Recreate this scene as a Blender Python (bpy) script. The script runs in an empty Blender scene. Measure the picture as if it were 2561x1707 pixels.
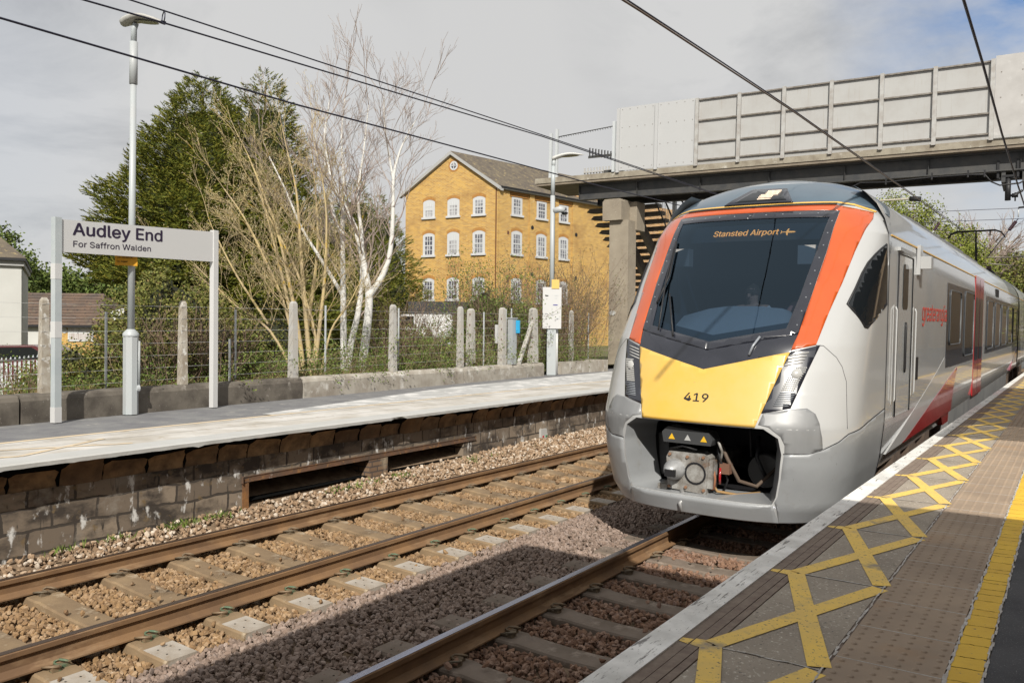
import bpy, bmesh, math, random
import numpy as np
from mathutils import Vector, Matrix
R = math.radians
rnd = random.Random(7)
rng = np.random.default_rng(11)
scene = bpy.context.scene
COL = scene.collection

# ------------------------------------------------------------------ camera
CAM_H = 2.117
PITCH, ROLL, YAW, FPX = R(-0.6828), R(0.5557), R(34.2987), 2061.86
def _cam_axes():
    r = np.array([math.cos(YAW), math.sin(YAW), 0.0]); fw = np.array([-math.sin(YAW), math.cos(YAW), 0.0]); up = np.array([0, 0, 1.0])
    F = fw*math.cos(PITCH)+up*math.sin(PITCH); U = up*math.cos(PITCH)-fw*math.sin(PITCH); D = -U
    return r*math.cos(ROLL)-D*math.sin(ROLL), r*math.sin(ROLL)+D*math.cos(ROLL), F
AX_R, AX_D, AX_F = _cam_axes()
cam_data = bpy.data.cameras.new('camera')
cam = bpy.data.objects.new('camera', cam_data); COL.objects.link(cam)
cam.matrix_world = Matrix(((AX_R[0], -AX_D[0], -AX_F[0], 0), (AX_R[1], -AX_D[1], -AX_F[1], 0), (AX_R[2], -AX_D[2], -AX_F[2], CAM_H), (0, 0, 0, 1)))
cam_data.sensor_width = 36.0
cam_data.lens = 36.0*FPX/2561.0
cam_data.clip_start = 0.05; cam_data.clip_end = 6000
scene.camera = cam

# ------------------------------------------------------------------ light
SUN_TRAVEL = Vector((-0.72, 1.05, -1.0)).normalized()
sun_el = math.asin(-SUN_TRAVEL.z); sun_az = math.atan2(0.72, -1.05)
sd = bpy.data.lights.new('sun', 'SUN'); sd.energy = 4.9; sd.angle = R(0.6); sd.color = (1.0, 0.95, 0.86)
sun = bpy.data.objects.new('sun', sd); COL.objects.link(sun)
sun.rotation_euler = SUN_TRAVEL.to_track_quat('-Z', 'Y').to_euler()
world = bpy.data.worlds.new('World'); scene.world = world; world.use_nodes = True
scene.view_settings.view_transform = 'Standard'; scene.view_settings.look = 'None'
scene.view_settings.exposure = 0.18; scene.view_settings.gamma = 1.0

def build_world():
    nt = world.node_tree; nt.nodes.clear(); N = nt.nodes.new; L = nt.links.new
    out = N('ShaderNodeOutputWorld'); bg = N('ShaderNodeBackground'); bg.inputs[1].default_value = 0.1
    sky = N('ShaderNodeTexSky'); sky.sky_type = 'NISHITA'; sky.sun_disc = False
    sky.sun_elevation = sun_el; sky.sun_rotation = sun_az; sky.air_density = 1.0; sky.dust_density = 1.0
    tc = N('ShaderNodeTexCoord')
    sep = N('ShaderNodeSeparateXYZ'); L(tc.outputs['Generated'], sep.inputs[0])
    add = N('ShaderNodeMath'); add.operation = 'ADD'; add.inputs[1].default_value = 0.22; L(sep.outputs[2], add.inputs[0])
    mx = N('ShaderNodeMath'); mx.operation = 'MAXIMUM'; mx.inputs[1].default_value = 0.05; L(add.outputs[0], mx.inputs[0])
    dx = N('ShaderNodeMath'); dx.operation = 'DIVIDE'; L(sep.outputs[0], dx.inputs[0]); L(mx.outputs[0], dx.inputs[1])
    dy = N('ShaderNodeMath'); dy.operation = 'DIVIDE'; L(sep.outputs[1], dy.inputs[0]); L(mx.outputs[0], dy.inputs[1])
    cb = N('ShaderNodeCombineXYZ'); L(dx.outputs[0], cb.inputs[0]); L(dy.outputs[0], cb.inputs[1])
    def noise(scale, det, rough, dist=0.0, off=(0, 0, 0), sc=(1, 1, 1)):
        mp = N('ShaderNodeMapping'); mp.inputs[1].default_value = off; mp.inputs[3].default_value = sc; L(cb.outputs[0], mp.inputs[0])
        n = N('ShaderNodeTexNoise'); n.inputs['Scale'].default_value = scale; n.inputs['Detail'].default_value = det
        n.inputs['Roughness'].default_value = rough; n.inputs['Distortion'].default_value = dist; L(mp.outputs[0], n.inputs[0]); return n
    def ramp(src, stops):
        r = N('ShaderNodeValToRGB'); e = r.color_ramp.elements
        e[0].position, e[0].color = stops[0][0], (*stops[0][1], 1); e[1].position, e[1].color = stops[1][0], (*stops[1][1], 1)
        for p, c in stops[2:]: q = e.new(p); q.color = (*c, 1)
        L(src, r.inputs[0]); return r
    def dirmask(v, lo, hi):
        d = N('ShaderNodeVectorMath'); d.operation = 'DOT_PRODUCT'; v = Vector(v).normalized(); d.inputs[1].default_value = v
        nrm = N('ShaderNodeVectorMath'); nrm.operation = 'NORMALIZE'; L(tc.outputs['Generated'], nrm.inputs[0]); L(nrm.outputs[0], d.inputs[0])
        m = N('ShaderNodeMapRange'); m.inputs[1].default_value = lo; m.inputs[2].default_value = hi; L(d.outputs['Value'], m.inputs[0]); return m
    # grey bellies of the cloud sheet
    n1 = noise(1.9, 10, 0.62, 0.5, (3.1, 0.4, 0), (1, 0.7, 1))
    body = ramp(n1.outputs[0], [(0.34, (4.3, 4.36, 4.44)), (0.56, (5.8, 5.8, 5.78)), (0.45, (5.1, 5.14, 5.18))])
    lf = dirmask((-0.90, 0.33, 0.30), 0.88, 0.985)     # more broken to the west
    rt = dirmask((-0.20, 0.90, 0.38), 0.95, 0.988)
    msk = N('ShaderNodeMath'); msk.operation = 'MAXIMUM'; L(lf.outputs[0], msk.inputs[0]); L(rt.outputs[0], msk.inputs[1])
    c1 = N('ShaderNodeMixRGB'); c1.inputs[1].default_value = (5.65, 5.64, 5.62, 1); L(msk.outputs[0], c1.inputs[0]); L(body.outputs[0], c1.inputs[2])
    # blue gaps
    hole = dirmask((0.06, 0.93, 0.36), 0.955, 0.993)
    n2 = noise(2.2, 6, 0.6, 0.2, (7, 2, 0))
    n2r = N('ShaderNodeMapRange'); n2r.inputs[1].default_value = 0.30; n2r.inputs[2].default_value = 0.62; L(n2.outputs[0], n2r.inputs[0])
    hm = N('ShaderNodeMath'); hm.operation = 'MULTIPLY'; L(hole.outputs[0], hm.inputs[0]); L(n2r.outputs[0], hm.inputs[1])
    hole2 = dirmask((-0.93, 0.27, 0.24), 0.965, 1.0)
    h2 = N('ShaderNodeMath'); h2.operation = 'MULTIPLY'; h2.inputs[1].default_value = 0.12; L(hole2.outputs[0], h2.inputs[0])
    h3 = N('ShaderNodeMath'); h3.operation = 'MAXIMUM'; L(hm.outputs[0], h3.inputs[0]); L(h2.outputs[0], h3.inputs[1])
    skyb = N('ShaderNodeMixRGB'); skyb.blend_type = 'MULTIPLY'; skyb.inputs[0].default_value = 1; skyb.inputs[2].default_value = (0.50, 0.80, 1.10, 1); L(sky.outputs[0], skyb.inputs[1])
    fin = N('ShaderNodeMixRGB'); L(h3.outputs[0], fin.inputs[0]); L(c1.outputs[0], fin.inputs[1]); L(skyb.outputs[0], fin.inputs[2])
    L(fin.outputs[0], bg.inputs[0]); L(bg.outputs[0], out.inputs[0])
build_world()

# ------------------------------------------------------------------ materials
MATS = {}
def pm(name, col, rough=0.7, metal=0.0, col2=None, scale=6.0, lo=0.35, hi=0.65, det=6, bump=0.0, bscale=40.0, coat=0.0,
       spots=None, emis=None, island=None, spec=0.5, stretch=(1, 1, 1), space='Object', streak=None, trans=None):
    if name in MATS: return MATS[name]
    m = bpy.data.materials.new(name); m.use_nodes = True; nt = m.node_tree; N = nt.nodes.new; L = nt.links.new
    b = nt.nodes['Principled BSDF']
    b.inputs['Base Color'].default_value = (*col, 1); b.inputs['Roughness'].default_value = rough; b.inputs['Metallic'].default_value = metal
    b.inputs['Coat Weight'].default_value = coat; b.inputs['Coat Roughness'].default_value = 0.05; b.inputs['Specular IOR Level'].default_value = spec
    tc = N('ShaderNodeTexCoord'); mp = N('ShaderNodeMapping'); mp.inputs[3].default_value = stretch; L(tc.outputs[space], mp.inputs[0])
    cur = None
    def noise(sc, d=det, r=0.6, vec=None):
        n = N('ShaderNodeTexNoise'); n.inputs['Scale'].default_value = sc; n.inputs['Detail'].default_value = d; n.inputs['Roughness'].default_value = r
        L(vec or mp.outputs[0], n.inputs[0]); return n
    def mrange(src, a, c):
        q = N('ShaderNodeMapRange'); q.inputs[1].default_value = a; q.inputs[2].default_value = c; L(src, q.inputs[0]); return q
    if island:
        g = N('ShaderNodeNewGeometry'); r = N('ShaderNodeValToRGB'); e = r.color_ramp.elements
        for i, c in enumerate(island):
            if i < 2: e[i].position = i/(len(island)-1); e[i].color = (*c, 1)
            else: q = e.new(i/(len(island)-1)); q.color = (*c, 1)
        if len(island) > 2: e[1].position = 1/(len(island)-1)
        L(g.outputs['Random Per Island'], r.inputs[0]); cur = r.outputs[0]
    if col2:
        n = noise(scale); q = mrange(n.outputs[0], lo, hi)
        mix = N('ShaderNodeMixRGB'); L(q.outputs[0], mix.inputs[0])
        if cur: L(cur, mix.inputs[1])
        else: mix.inputs[1].default_value = (*col, 1)
        mix.inputs[2].default_value = (*col2, 1); cur = mix.outputs[0]
    for sp in (spots or []):   # (color, scale, lo, hi[, stretch])
        if len(sp) > 4:
            mp2 = N('ShaderNodeMapping'); mp2.inputs[3].default_value = sp[4]; L(tc.outputs[space], mp2.inputs[0]); n = noise(sp[1], 5, 0.65, mp2.outputs[0])
        else: n = noise(sp[1], 5, 0.65)
        q = mrange(n.outputs[0], sp[2], sp[3]); mix = N('ShaderNodeMixRGB'); L(q.outputs[0], mix.inputs[0])
        if cur: L(cur, mix.inputs[1])
        else: mix.inputs[1].default_value = (*col, 1)
        mix.inputs[2].default_value = (*sp[0], 1); cur = mix.outputs[0]
    if cur: L(cur, b.inputs['Base Color'])
    if bump:
        n = noise(bscale, 4, 0.6); bp = N('ShaderNodeBump'); bp.inputs['Strength'].default_value = min(1, bump); bp.inputs['Distance'].default_value = min(0.010, 0.28/bscale)*(1 if bscale > 12 else 2.5)
        L(n.outputs[0], bp.inputs['Height']); L(bp.outputs[0], b.inputs['Normal'])
    if emis: b.inputs['Emission Color'].default_value = (*emis[0], 1); b.inputs['Emission Strength'].default_value = emis[1]
    if trans:   # thin tinted glass: mix of clear tint and gloss
        tr = N('ShaderNodeBsdfTransparent'); tr.inputs[0].default_value = (*trans, 1); gl = N('ShaderNodeBsdfGlossy'); gl.inputs['Roughness'].default_value = 0.02
        gl.inputs[0].default_value = (*col, 1)
        fr = N('ShaderNodeFresnel'); fr.inputs[0].default_value = 1.75; mxs = N('ShaderNodeMixShader'); L(fr.outputs[0], mxs.inputs[0]); L(tr.outputs[0], mxs.inputs[1]); L(gl.outputs[0], mxs.inputs[2])
        L(mxs.outputs[0], nt.nodes['Material Output'].inputs[0])
    MATS[name] = m; return m

def brick_mat(name, c1, c2, mort, bw=0.225, rh=0.075, ms=0.012, var=None, rough=0.85, bumpd=0.004, offset=0.5, warp=0.0):
    m = bpy.data.materials.new(name); m.use_nodes = True; nt = m.node_tree; N = nt.nodes.new; L = nt.links.new
    b = nt.nodes['Principled BSDF']; b.inputs['Roughness'].default_value = rough
    uv = N('ShaderNodeUVMap'); br = N('ShaderNodeTexBrick'); L(uv.outputs[0], br.inputs[0])
    if warp:
        nz = N('ShaderNodeTexNoise'); nz.inputs['Scale'].default_value = 3.5; nz.inputs['Detail'].default_value = 5; L(uv.outputs[0], nz.inputs[0])
        sb = N('ShaderNodeVectorMath'); sb.operation = 'MULTIPLY_ADD'; sb.inputs[1].default_value = (warp*2.5, warp*2.5, 0); L(nz.outputs['Color'], sb.inputs[0]); L(uv.outputs[0], sb.inputs[2]); L(sb.outputs[0], br.inputs[0])
    br.inputs['Scale'].default_value = 1; br.inputs['Brick Width'].default_value = bw; br.inputs['Row Height'].default_value = rh; br.inputs['Mortar Size'].default_value = ms
    br.inputs['Color1'].default_value = (*c1, 1); br.inputs['Color2'].default_value = (*c2, 1); br.inputs['Mortar'].default_value = (*mort, 1); br.offset = offset
    cur = br.outputs[0]
    for (c, sc, lo, hi, st) in (var or []):
        mp = N('ShaderNodeMapping'); mp.inputs[3].default_value = st; L(uv.outputs[0], mp.inputs[0])
        n = N('ShaderNodeTexNoise'); n.inputs['Scale'].default_value = sc; n.inputs['Detail'].default_value = 6; n.inputs['Roughness'].default_value = 0.62; L(mp.outputs[0], n.inputs[0])
        q = N('ShaderNodeMapRange'); q.inputs[1].default_value = lo; q.inputs[2].default_value = hi; L(n.outputs[0], q.inputs[0])
        mix = N('ShaderNodeMixRGB'); L(q.outputs[0], mix.inputs[0]); L(cur, mix.inputs[1]); mix.inputs[2].default_value = (*c, 1); cur = mix.outputs[0]
    L(cur, b.inputs['Base Color'])
    bp = N('ShaderNodeBump'); bp.invert = True; bp.inputs['Strength'].default_value = 0.6; bp.inputs['Distance'].default_value = bumpd*3; L(br.outputs['Fac'], bp.inputs['Height']); L(bp.outputs[0], b.inputs['Normal'])
    MATS[name] = m; return m

# ------------------------------------------------------------------ object helpers
def tag(o, label=None, cat=None, group=None, kind=None):
    if label: o['label'] = label
    if cat: o['category'] = cat
    if group: o['group'] = group
    if kind: o['kind'] = kind
    return o
def thing(name, label, cat, loc=(0, 0, 0), rz=0.0, group=None):
    o = bpy.data.objects.new(name, None); COL.objects.link(o); o.location = loc; o.rotation_euler = (0, 0, rz); o.empty_display_size = 0.1
    return tag(o, label, cat, group)
class MB:
    """collects shapes into one mesh"""
    def __init__(s): s.v = []; s.f = []; s.uv = []; s.sm = []
    def poly(s, pts, uv=None, smooth=False):
        n = len(s.v); s.v += [tuple(p) for p in pts]; s.f.append(tuple(range(n, n+len(pts)))); s.uv.append(uv); s.sm.append(smooth); return s
    def faces(s, vs, fs, smooth=False):
        n = len(s.v); s.v += [tuple(p) for p in vs]
        for f in fs: s.f.append(tuple(n+i for i in f)); s.uv.append(None); s.sm.append(smooth)
        return s
    def box(s, x0, x1, y0, y1, z0, z1):
        if x0 > x1: x0, x1 = x1, x0
        if y0 > y1: y0, y1 = y1, y0
        if z0 > z1: z0, z1 = z1, z0
        P = [(x0,y0,z0),(x1,y0,z0),(x1,y1,z0),(x0,y1,z0),(x0,y0,z1),(x1,y0,z1),(x1,y1,z1),(x0,y1,z1)]
        for f, ax in (((0,3,2,1),2), ((4,5,6,7),2), ((0,1,5,4),1), ((2,3,7,6),1), ((1,2,6,5),0), ((3,0,4,7),0)):
            q = [P[i] for i in f]
            uv = [(p[1], p[2]) if ax == 0 else ((p[0], p[2]) if ax == 1 else (p[0], p[1])) for p in q]
            s.poly(q, uv)
        return s
    def obox(s, c, ax, ay, az, hx, hy, hz):
        c, ax, ay, az = map(Vector, (c, ax, ay, az)); P = []
        for k in (-1, 1):
            for (i, j) in ((-1,-1),(1,-1),(1,1),(-1,1)): P.append(c+ax*hx*i+ay*hy*j+az*hz*k)
        return s.faces(P, [(0,3,2,1),(4,5,6,7),(0,1,5,4),(1,2,6,5),(2,3,7,6),(3,0,4,7)])
    def tube(s, pts, rad, n=6, caps=True, smooth=True):
        pts = [Vector(p) for p in pts]; rr = rad if isinstance(rad, (list, tuple)) else [rad]*len(pts); base = len(s.v); prev = None
        for i, p in enumerate(pts):
            d = (pts[min(i+1, len(pts)-1)]-pts[max(i-1, 0)]); d = d.normalized() if d.length > 1e-9 else Vector((0, 0, 1))
            if prev is None: a = d.orthogonal().normalized()
            else:
                a = prev-d*prev.dot(d); a = a.normalized() if a.length > 1e-6 else d.orthogonal().normalized()
            prev = a; b = d.cross(a)
            for k in range(n): t = 2*math.pi*k/n; s.v.append(tuple(p+(a*math.cos(t)+b*math.sin(t))*rr[i]))
        for i in range(len(pts)-1):
            for k in range(n):
                q = (k+1) % n; s.f.append((base+i*n+k, base+i*n+q, base+(i+1)*n+q, base+(i+1)*n+k)); s.uv.append(None); s.sm.append(smooth)
        if caps:
            s.f.append(tuple(base+k for k in reversed(range(n)))); s.uv.append(None); s.sm.append(False)
            s.f.append(tuple(base+(len(pts)-1)*n+k for k in range(n))); s.uv.append(None); s.sm.append(False)
        return s
    def prism(s, poly, a0, a1, axis='x'):
        """extrude a closed 2D polygon along an axis (2D coordinates are the two other axes in order)"""
        def P(q, a): return (a, q[0], q[1]) if axis == 'x' else ((q[0], a, q[1]) if axis == 'y' else (q[0], q[1], a))
        n = len(poly); base = len(s.v); s.v += [P(q, a0) for q in poly]+[P(q, a1) for q in poly]
        s.f.append(tuple(range(base, base+n))); s.f.append(tuple(range(base+2*n-1, base+n-1, -1))); s.uv += [[tuple(q) for q in poly], [tuple(q) for q in reversed(poly)]]; s.sm += [False, False]
        for i in range(n):
            j = (i+1) % n; s.f.append((base+i, base+n+i, base+n+j, base+j)); s.uv.append(None); s.sm.append(False)
        return s
    def build(s, name, m, parent=None, fix=True):
        me = bpy.data.meshes.new(name); me.from_pydata(s.v, [], s.f)
        if any(u for u in s.uv):
            ul = me.uv_layers.new(name='UVMap')
            for p, u in zip(me.polygons, s.uv):
                if u:
                    for li, c in zip(p.loop_indices, u): ul.data[li].uv = c
        me.polygons.foreach_set('use_smooth', s.sm)
        if fix:
            bm = bmesh.new(); bm.from_mesh(me); bmesh.ops.recalc_face_normals(bm, faces=bm.faces); bm.to_mesh(me); bm.free()
        if m: me.materials.append(m)
        o = bpy.data.objects.new(name, me); COL.objects.link(o); o.parent = parent; return o
def npobj(name, V, F, m, parent=None, smooth=False):
    V = np.asarray(V, np.float32); F = np.asarray(F, np.int32); k = F.shape[1]
    me = bpy.data.meshes.new(name); me.vertices.add(len(V)); me.vertices.foreach_set('co', V.ravel())
    me.loops.add(F.size); me.loops.foreach_set('vertex_index', F.ravel()); me.polygons.add(len(F))
    me.polygons.foreach_set('loop_start', np.arange(0, F.size, k, dtype=np.int32))
    try: me.polygons.foreach_set('loop_total', np.full(len(F), k, np.int32))
    except Exception: pass
    me.polygons.foreach_set('use_smooth', np.full(len(F), smooth)); me.update(calc_edges=True); me.validate()
    me.materials.append(m); o = bpy.data.objects.new(name, me); COL.objects.link(o); o.parent = parent; return o
def copy_tree(o, parent=None):
    c = o.copy(); COL.objects.link(c); c.parent = parent
    for ch in list(o.children): copy_tree(ch, c)
    return c
def rrect(y0, y1, z0, z1, r, n=4):
    P = []
    for (cy, cz, a0) in ((y1-r, z1-r, 0), (y0+r, z1-r, 90), (y0+r, z0+r, 180), (y1-r, z0+r, 270)):
        for k in range(n+1): a = R(a0+90*k/n); P.append((cy+r*math.cos(a), cz+r*math.sin(a)))
    return P
FONT = None
try:
    import os
    _fp = os.path.join(bpy.utils.system_resource('DATAFILES'), 'fonts', 'Inter.woff2')
    if os.path.exists(_fp): FONT = bpy.data.fonts.load(_fp)
except Exception: FONT = None
def text_geo(s, bold=0.0, res=3):
    cu = bpy.data.curves.new('t', 'FONT'); cu.body = s; cu.offset = bold; cu.resolution_u = res; cu.size = 1.0
    if FONT: cu.font = FONT
    o = bpy.data.objects.new('t', cu); COL.objects.link(o); dg = bpy.context.evaluated_depsgraph_get(); dg.update()
    me = o.evaluated_get(dg).to_mesh(); V = [tuple(v.co[:2]) for v in me.vertices]; Fs = [tuple(p.vertices) for p in me.polygons]
    o.evaluated_get(dg).to_mesh_clear(); bpy.data.objects.remove(o); bpy.data.curves.remove(cu)
    x0 = min(v[0] for v in V); x1 = max(v[0] for v in V)
    return V, Fs, x0, x1
CAPH = max(v[1] for v in text_geo('E')[0])
def text_on(name, s, mapf, width, cap, m, parent, bold=0.0):
    """lettering: mapf(a, b) gives the 3D point for a along, b up; cap = capital height"""
    V, Fs, x0, x1 = text_geo(s, 0.0 if FONT else bold); ch = CAPH
    W = []; F2 = []; reps = ((0, 0), (1, 0), (-1, 0), (0, 1), (0, -1)) if bold > 0 and FONT else ((0, 0),)
    for (i, j) in reps:
        base = len(W); W += [mapf((v[0]-x0)/(x1-x0)*width+i*bold*cap, v[1]/ch*cap+j*bold*cap*.6) for v in V]; F2 += [tuple(base+q for q in f) for f in Fs]
    if len(reps) > 1:     # keep the copies a hair apart in depth
        a, b = Vector(mapf(.0, 0)), Vector(mapf(.01, 0)); c = Vector(mapf(0, .01)); nv = (b-a).cross(c-a).normalized(); nV = len(V)
        W = [tuple(Vector(w)+nv*(.0002*(q//nV))) for q, w in enumerate(W)]
    Fs = F2
    me = bpy.data.meshes.new(name); me.from_pydata([tuple(w) for w in W], [], Fs); me.materials.append(m)
    o = bpy.data.objects.new(name, me); COL.objects.link(o); o.parent = parent; return o
def in_view(P, margin=0.12):
    d = P-np.array([0, 0, CAM_H]); z = d@AX_F; z = np.where(z < 0.2, 0.2, z); u = FPX*(d@AX_R)/z; v = FPX*(d@AX_D)/z
    return (np.abs(u) < 1280*(1+margin)) & (np.abs(v) < 853*(1+margin)) & ((d@AX_F) > 0.3)

# shared materials
M_WHITE = pm('white_paint', (0.426, 0.426, 0.420), .45, col2=(0.440, 0.440, 0.424), scale=3)
M_GALV = pm('galvanised_steel', (.46, .49, .51), .5, .1, col2=(.52, .54, .55), scale=20)
M_DARK = pm('dark_void', (.008, .008, .008), 1.0, spec=0.0)
M_BLACK = pm('black_gloss', (.012, .014, .02), .12, coat=1.0)
M_STEEL = pm('dark_grey_steel', (.035, .037, .04), .55, col2=(.06, .058, .055), scale=4)
M_CONC = pm('weathered_concrete', (.33, .30, .26), .9, col2=(.20, .17, .14), scale=3.5, bump=.6, bscale=60, spots=[((.5, .48, .43), 9, .58, .72)])
exec_parts = []

# ================================================================== SETTING
def xwall(y): return -10.65-0.092*y      # foot of the low wall at the back of the far platform
def xedge(y): return -7.76-0.034*y       # edge of the far platform
HF, HN = 0.88, 0.9275                    # platform heights
XL = (-7.26, -5.7587); XR = (-3.594, -2.089)

# land behind the far platform and to the horizon
def build_ground():
    xs = [-2500, -900, -400, -200, -120, -80, -60, -45, -34, -28, -24, -21, -18, -16, -14.5, -13.4, -12.6]
    ys = list(range(-40, 0, 8))+[0, 4, 8, 12, 16, 20, 25, 30, 36, 44, 54, 66, 80, 110, 160, 260, 500, 1200, 3000]
    V = []
    for y in ys:
        for x in xs:
            b = xwall(y)-0.15 if x == -12.6 else x
            if x > -19 and x != -12.6: b = min(x, xwall(y)-0.15-(abs(x)-12.6)*0.8)
            z = 1.0 if x >= -14.5 else (0.9 if (x >= -40 and y > 19) else (0.7 if x >= -16 else (0.3 if x >= -18 else (0.1 if x > -30 else -0.2))))
            z += 0.08*math.sin(x*1.3+y*.7)*(1 if x < -14 else .3); V.append((b, y, z))
    n = len(xs); F = [(j*n+i, j*n+i+1, (j+1)*n+i+1, (j+1)*n+i) for j in range(len(ys)-1) for i in range(n-1)]
    m = pm('grassy_soil', (.09, .10, .03), .95, col2=(.13, .10, .055), scale=.8, bump=1, bscale=20, spots=[((.05, .07, .015), 4, .5, .65)])
    o = MB().faces(V, F).build('ground', m); tag(o, kind='structure')
    o = MB().faces([(-9, -30, -.55), (1.4, -30, -.55), (1.4, 36, -.55), (2500, 36, -.6), (2500, 3000, -.6), (-9, 3000, -.6), (-9, 36, -.55)], [(0, 1, 2, 3, 4, 5, 6)]).build('land_beyond', m); tag(o, kind='structure')
build_ground()

M_BAL = [pm('ballast_rusty', (.3, .2, .1), .95, island=[(.15, .09, .045), (.30, .19, .095), (.21, .125, .06), (.36, .25, .15), (.19, .115, .06)], spots=[((.46, .38, .28), 14, .64, .76)], bump=.5, bscale=120),
         pm('ballast_grey_brown', (.25, .18, .15), .95, island=[(.145, .105, .08), (.25, .185, .15), (.19, .135, .105), (.30, .23, .19), (.22, .17, .145)], spots=[((.40, .35, .32), 14, .62, .76)], bump=.5, bscale=120),
         pm('ballast_pale', (.3, .22, .16), .95, island=[(.20, .13, .08), (.34, .235, .15), (.25, .165, .10), (.40, .30, .21), (.55, .48, .40)], bump=.5, bscale=120),
         pm('ballast_dark_rust', (.2, .12, .08), .95, island=[(.13, .07, .045), (.24, .14, .09), (.17, .095, .06), (.28, .18, .13), (.20, .13, .10)], bump=.5, bscale=120)]
def bed_z(x, y):
    z = -0.213
    if x < -7.7: z = -0.235+(-7.7-x)*0.36
    elif x < -7.33: z = -0.20
    elif -5.80 < x < -5.10: z = -0.262
    elif -5.10 <= x < -4.2: z = -0.262+min(1, (x+5.10)/.35)*.055
    return z
def build_bed():
    xs = [-9.2, -8.4, -8.1, -7.7, -7.3, -6.5, -5.9, -5.75, -5.12, -4.75, -4.3, -3.6, -2.8, -2.1, -1.3]
    ys = list(np.linspace(-12, 30, 30))+[45, 80, 200, 600]
    V = [(x, y, bed_z(x, y)-.03) for y in ys for x in xs]; n = len(xs)
    F = [(j*n+i, j*n+i+1, (j+1)*n+i+1, (j+1)*n+i) for j in range(len(ys)-1) for i in range(n-1)]
    m = pm('trackbed_soil', (.13, .085, .05), 1, col2=(.24, .17, .11), scale=9, bump=1, bscale=45)
    tag(MB().faces(V, F).build('trackbed', m), kind='structure')
build_bed()

SP = 0.6612
slL = [2.888-0.03+i*SP for i in range(-3, 36)]      # sleeper positions, far track
slR = [4.487-0.03+i*SP for i in range(-6, 10)]      # near track
def stones(name, x0, x1, y0, y1, dens, size, mat, sleepers, half, cx, seed):
    g = np.random.default_rng(seed); t = (1+5**.5)/2
    ico = np.array([(-1,t,0),(1,t,0),(-1,-t,0),(1,-t,0),(0,-1,t),(0,1,t),(0,-1,-t),(0,1,-t),(t,0,-1),(t,0,1),(-t,0,-1),(-t,0,1)], float)/math.hypot(1, t)
    fc = np.array([(0,11,5),(0,5,1),(0,1,7),(0,7,10),(0,10,11),(1,5,9),(5,11,4),(11,10,2),(10,7,6),(7,1,8),(3,9,4),(3,4,2),(3,2,6),(3,6,8),(3,8,9),(4,9,5),(2,4,11),(6,2,10),(8,6,7),(9,8,1)])
    n = int((x1-x0)*(y1-y0)*dens); P = np.stack([g.uniform(x0, x1, n), g.uniform(y0, y1, n), np.zeros(n)], 1)
    P[:, 2] = np.array([bed_z(a, b) for a, b in P[:, :2]])+g.uniform(-.012, .022, n)
    ok = in_view(P, .18); ok &= P[:, 0] > -7.76-.034*P[:, 1]-.31+.03
    S = np.array(sleepers); d = np.abs(P[:, 1][:, None]-S[None]).min(1)
    ok &= ~((d < 0.155) & (np.abs(P[:, 0]-cx) < half+.03) & (g.random(n) > .012))
    P[(d < .155) & (np.abs(P[:, 0]-cx) < half+.03), 2] += .062
    P = P[ok]; n = len(P)
    sz = size*g.uniform(.62, 1.25, n)
    var = [ico*np.array([1, .78, .6])*(1+g.uniform(-.30, .30, (12, 1)))+g.uniform(-.13, .13, (12, 3)) for _ in range(24)]
    vi = g.integers(0, 24, n); B = np.array(var)[vi]
    q = g.normal(size=(n, 4)); q /= np.linalg.norm(q, axis=1)[:, None]; w, x, y, z = q.T
    M = np.stack([np.stack([1-2*(y*y+z*z), 2*(x*y-z*w), 2*(x*z+y*w)], 1), np.stack([2*(x*y+z*w), 1-2*(x*x+z*z), 2*(y*z-x*w)], 1), np.stack([2*(x*z-y*w), 2*(y*z+x*w), 1-2*(x*x+y*y)], 1)], 1)
    V = np.einsum('nij,nkj->nki', M, B)*sz[:, None, None]+P[:, None, :]
    F = (fc[None]+np.arange(n)[:, None, None]*12).reshape(-1, 3)
    o = npobj(name, V.reshape(-1, 3), F, mat); tag(o, kind='stuff'); return o
o = stones('ballast', -7.72, -5.25, 1.6, 10, 1150, .027, M_BAL[0], slL, 1.30, -6.51, 1); tag(o, 'rusty orange brown ballast stones around the sleepers of the far track', 'gravel')
o = stones('ballast', -7.72, -5.25, 10, 27, 500, .036, M_BAL[0], slL, 1.30, -6.51, 2); tag(o, 'distant rusty ballast stones of the far track running behind the train', 'gravel')
o = stones('ballast', -8.5, -7.70, 1.6, 27, 620, .030, M_BAL[2], slL, 1.30, -6.51, 3); tag(o, 'pale sunlit ballast stones heaped against the foot of the far platform wall', 'gravel')
o = stones('ballast', -5.25, -3.70, 1.2, 17, 1050, .027, M_BAL[1], slL+slR, 0, 50, 4); tag(o, 'grey brown ballast stones in the gap between the two tracks', 'gravel')
o = stones('ballast', -3.70, -1.5, 0.9, 11, 1100, .027, M_BAL[3], slR, 1.30, -2.842, 5); tag(o, 'dark red brown ballast stones between the rails of the near track', 'gravel')

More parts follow.
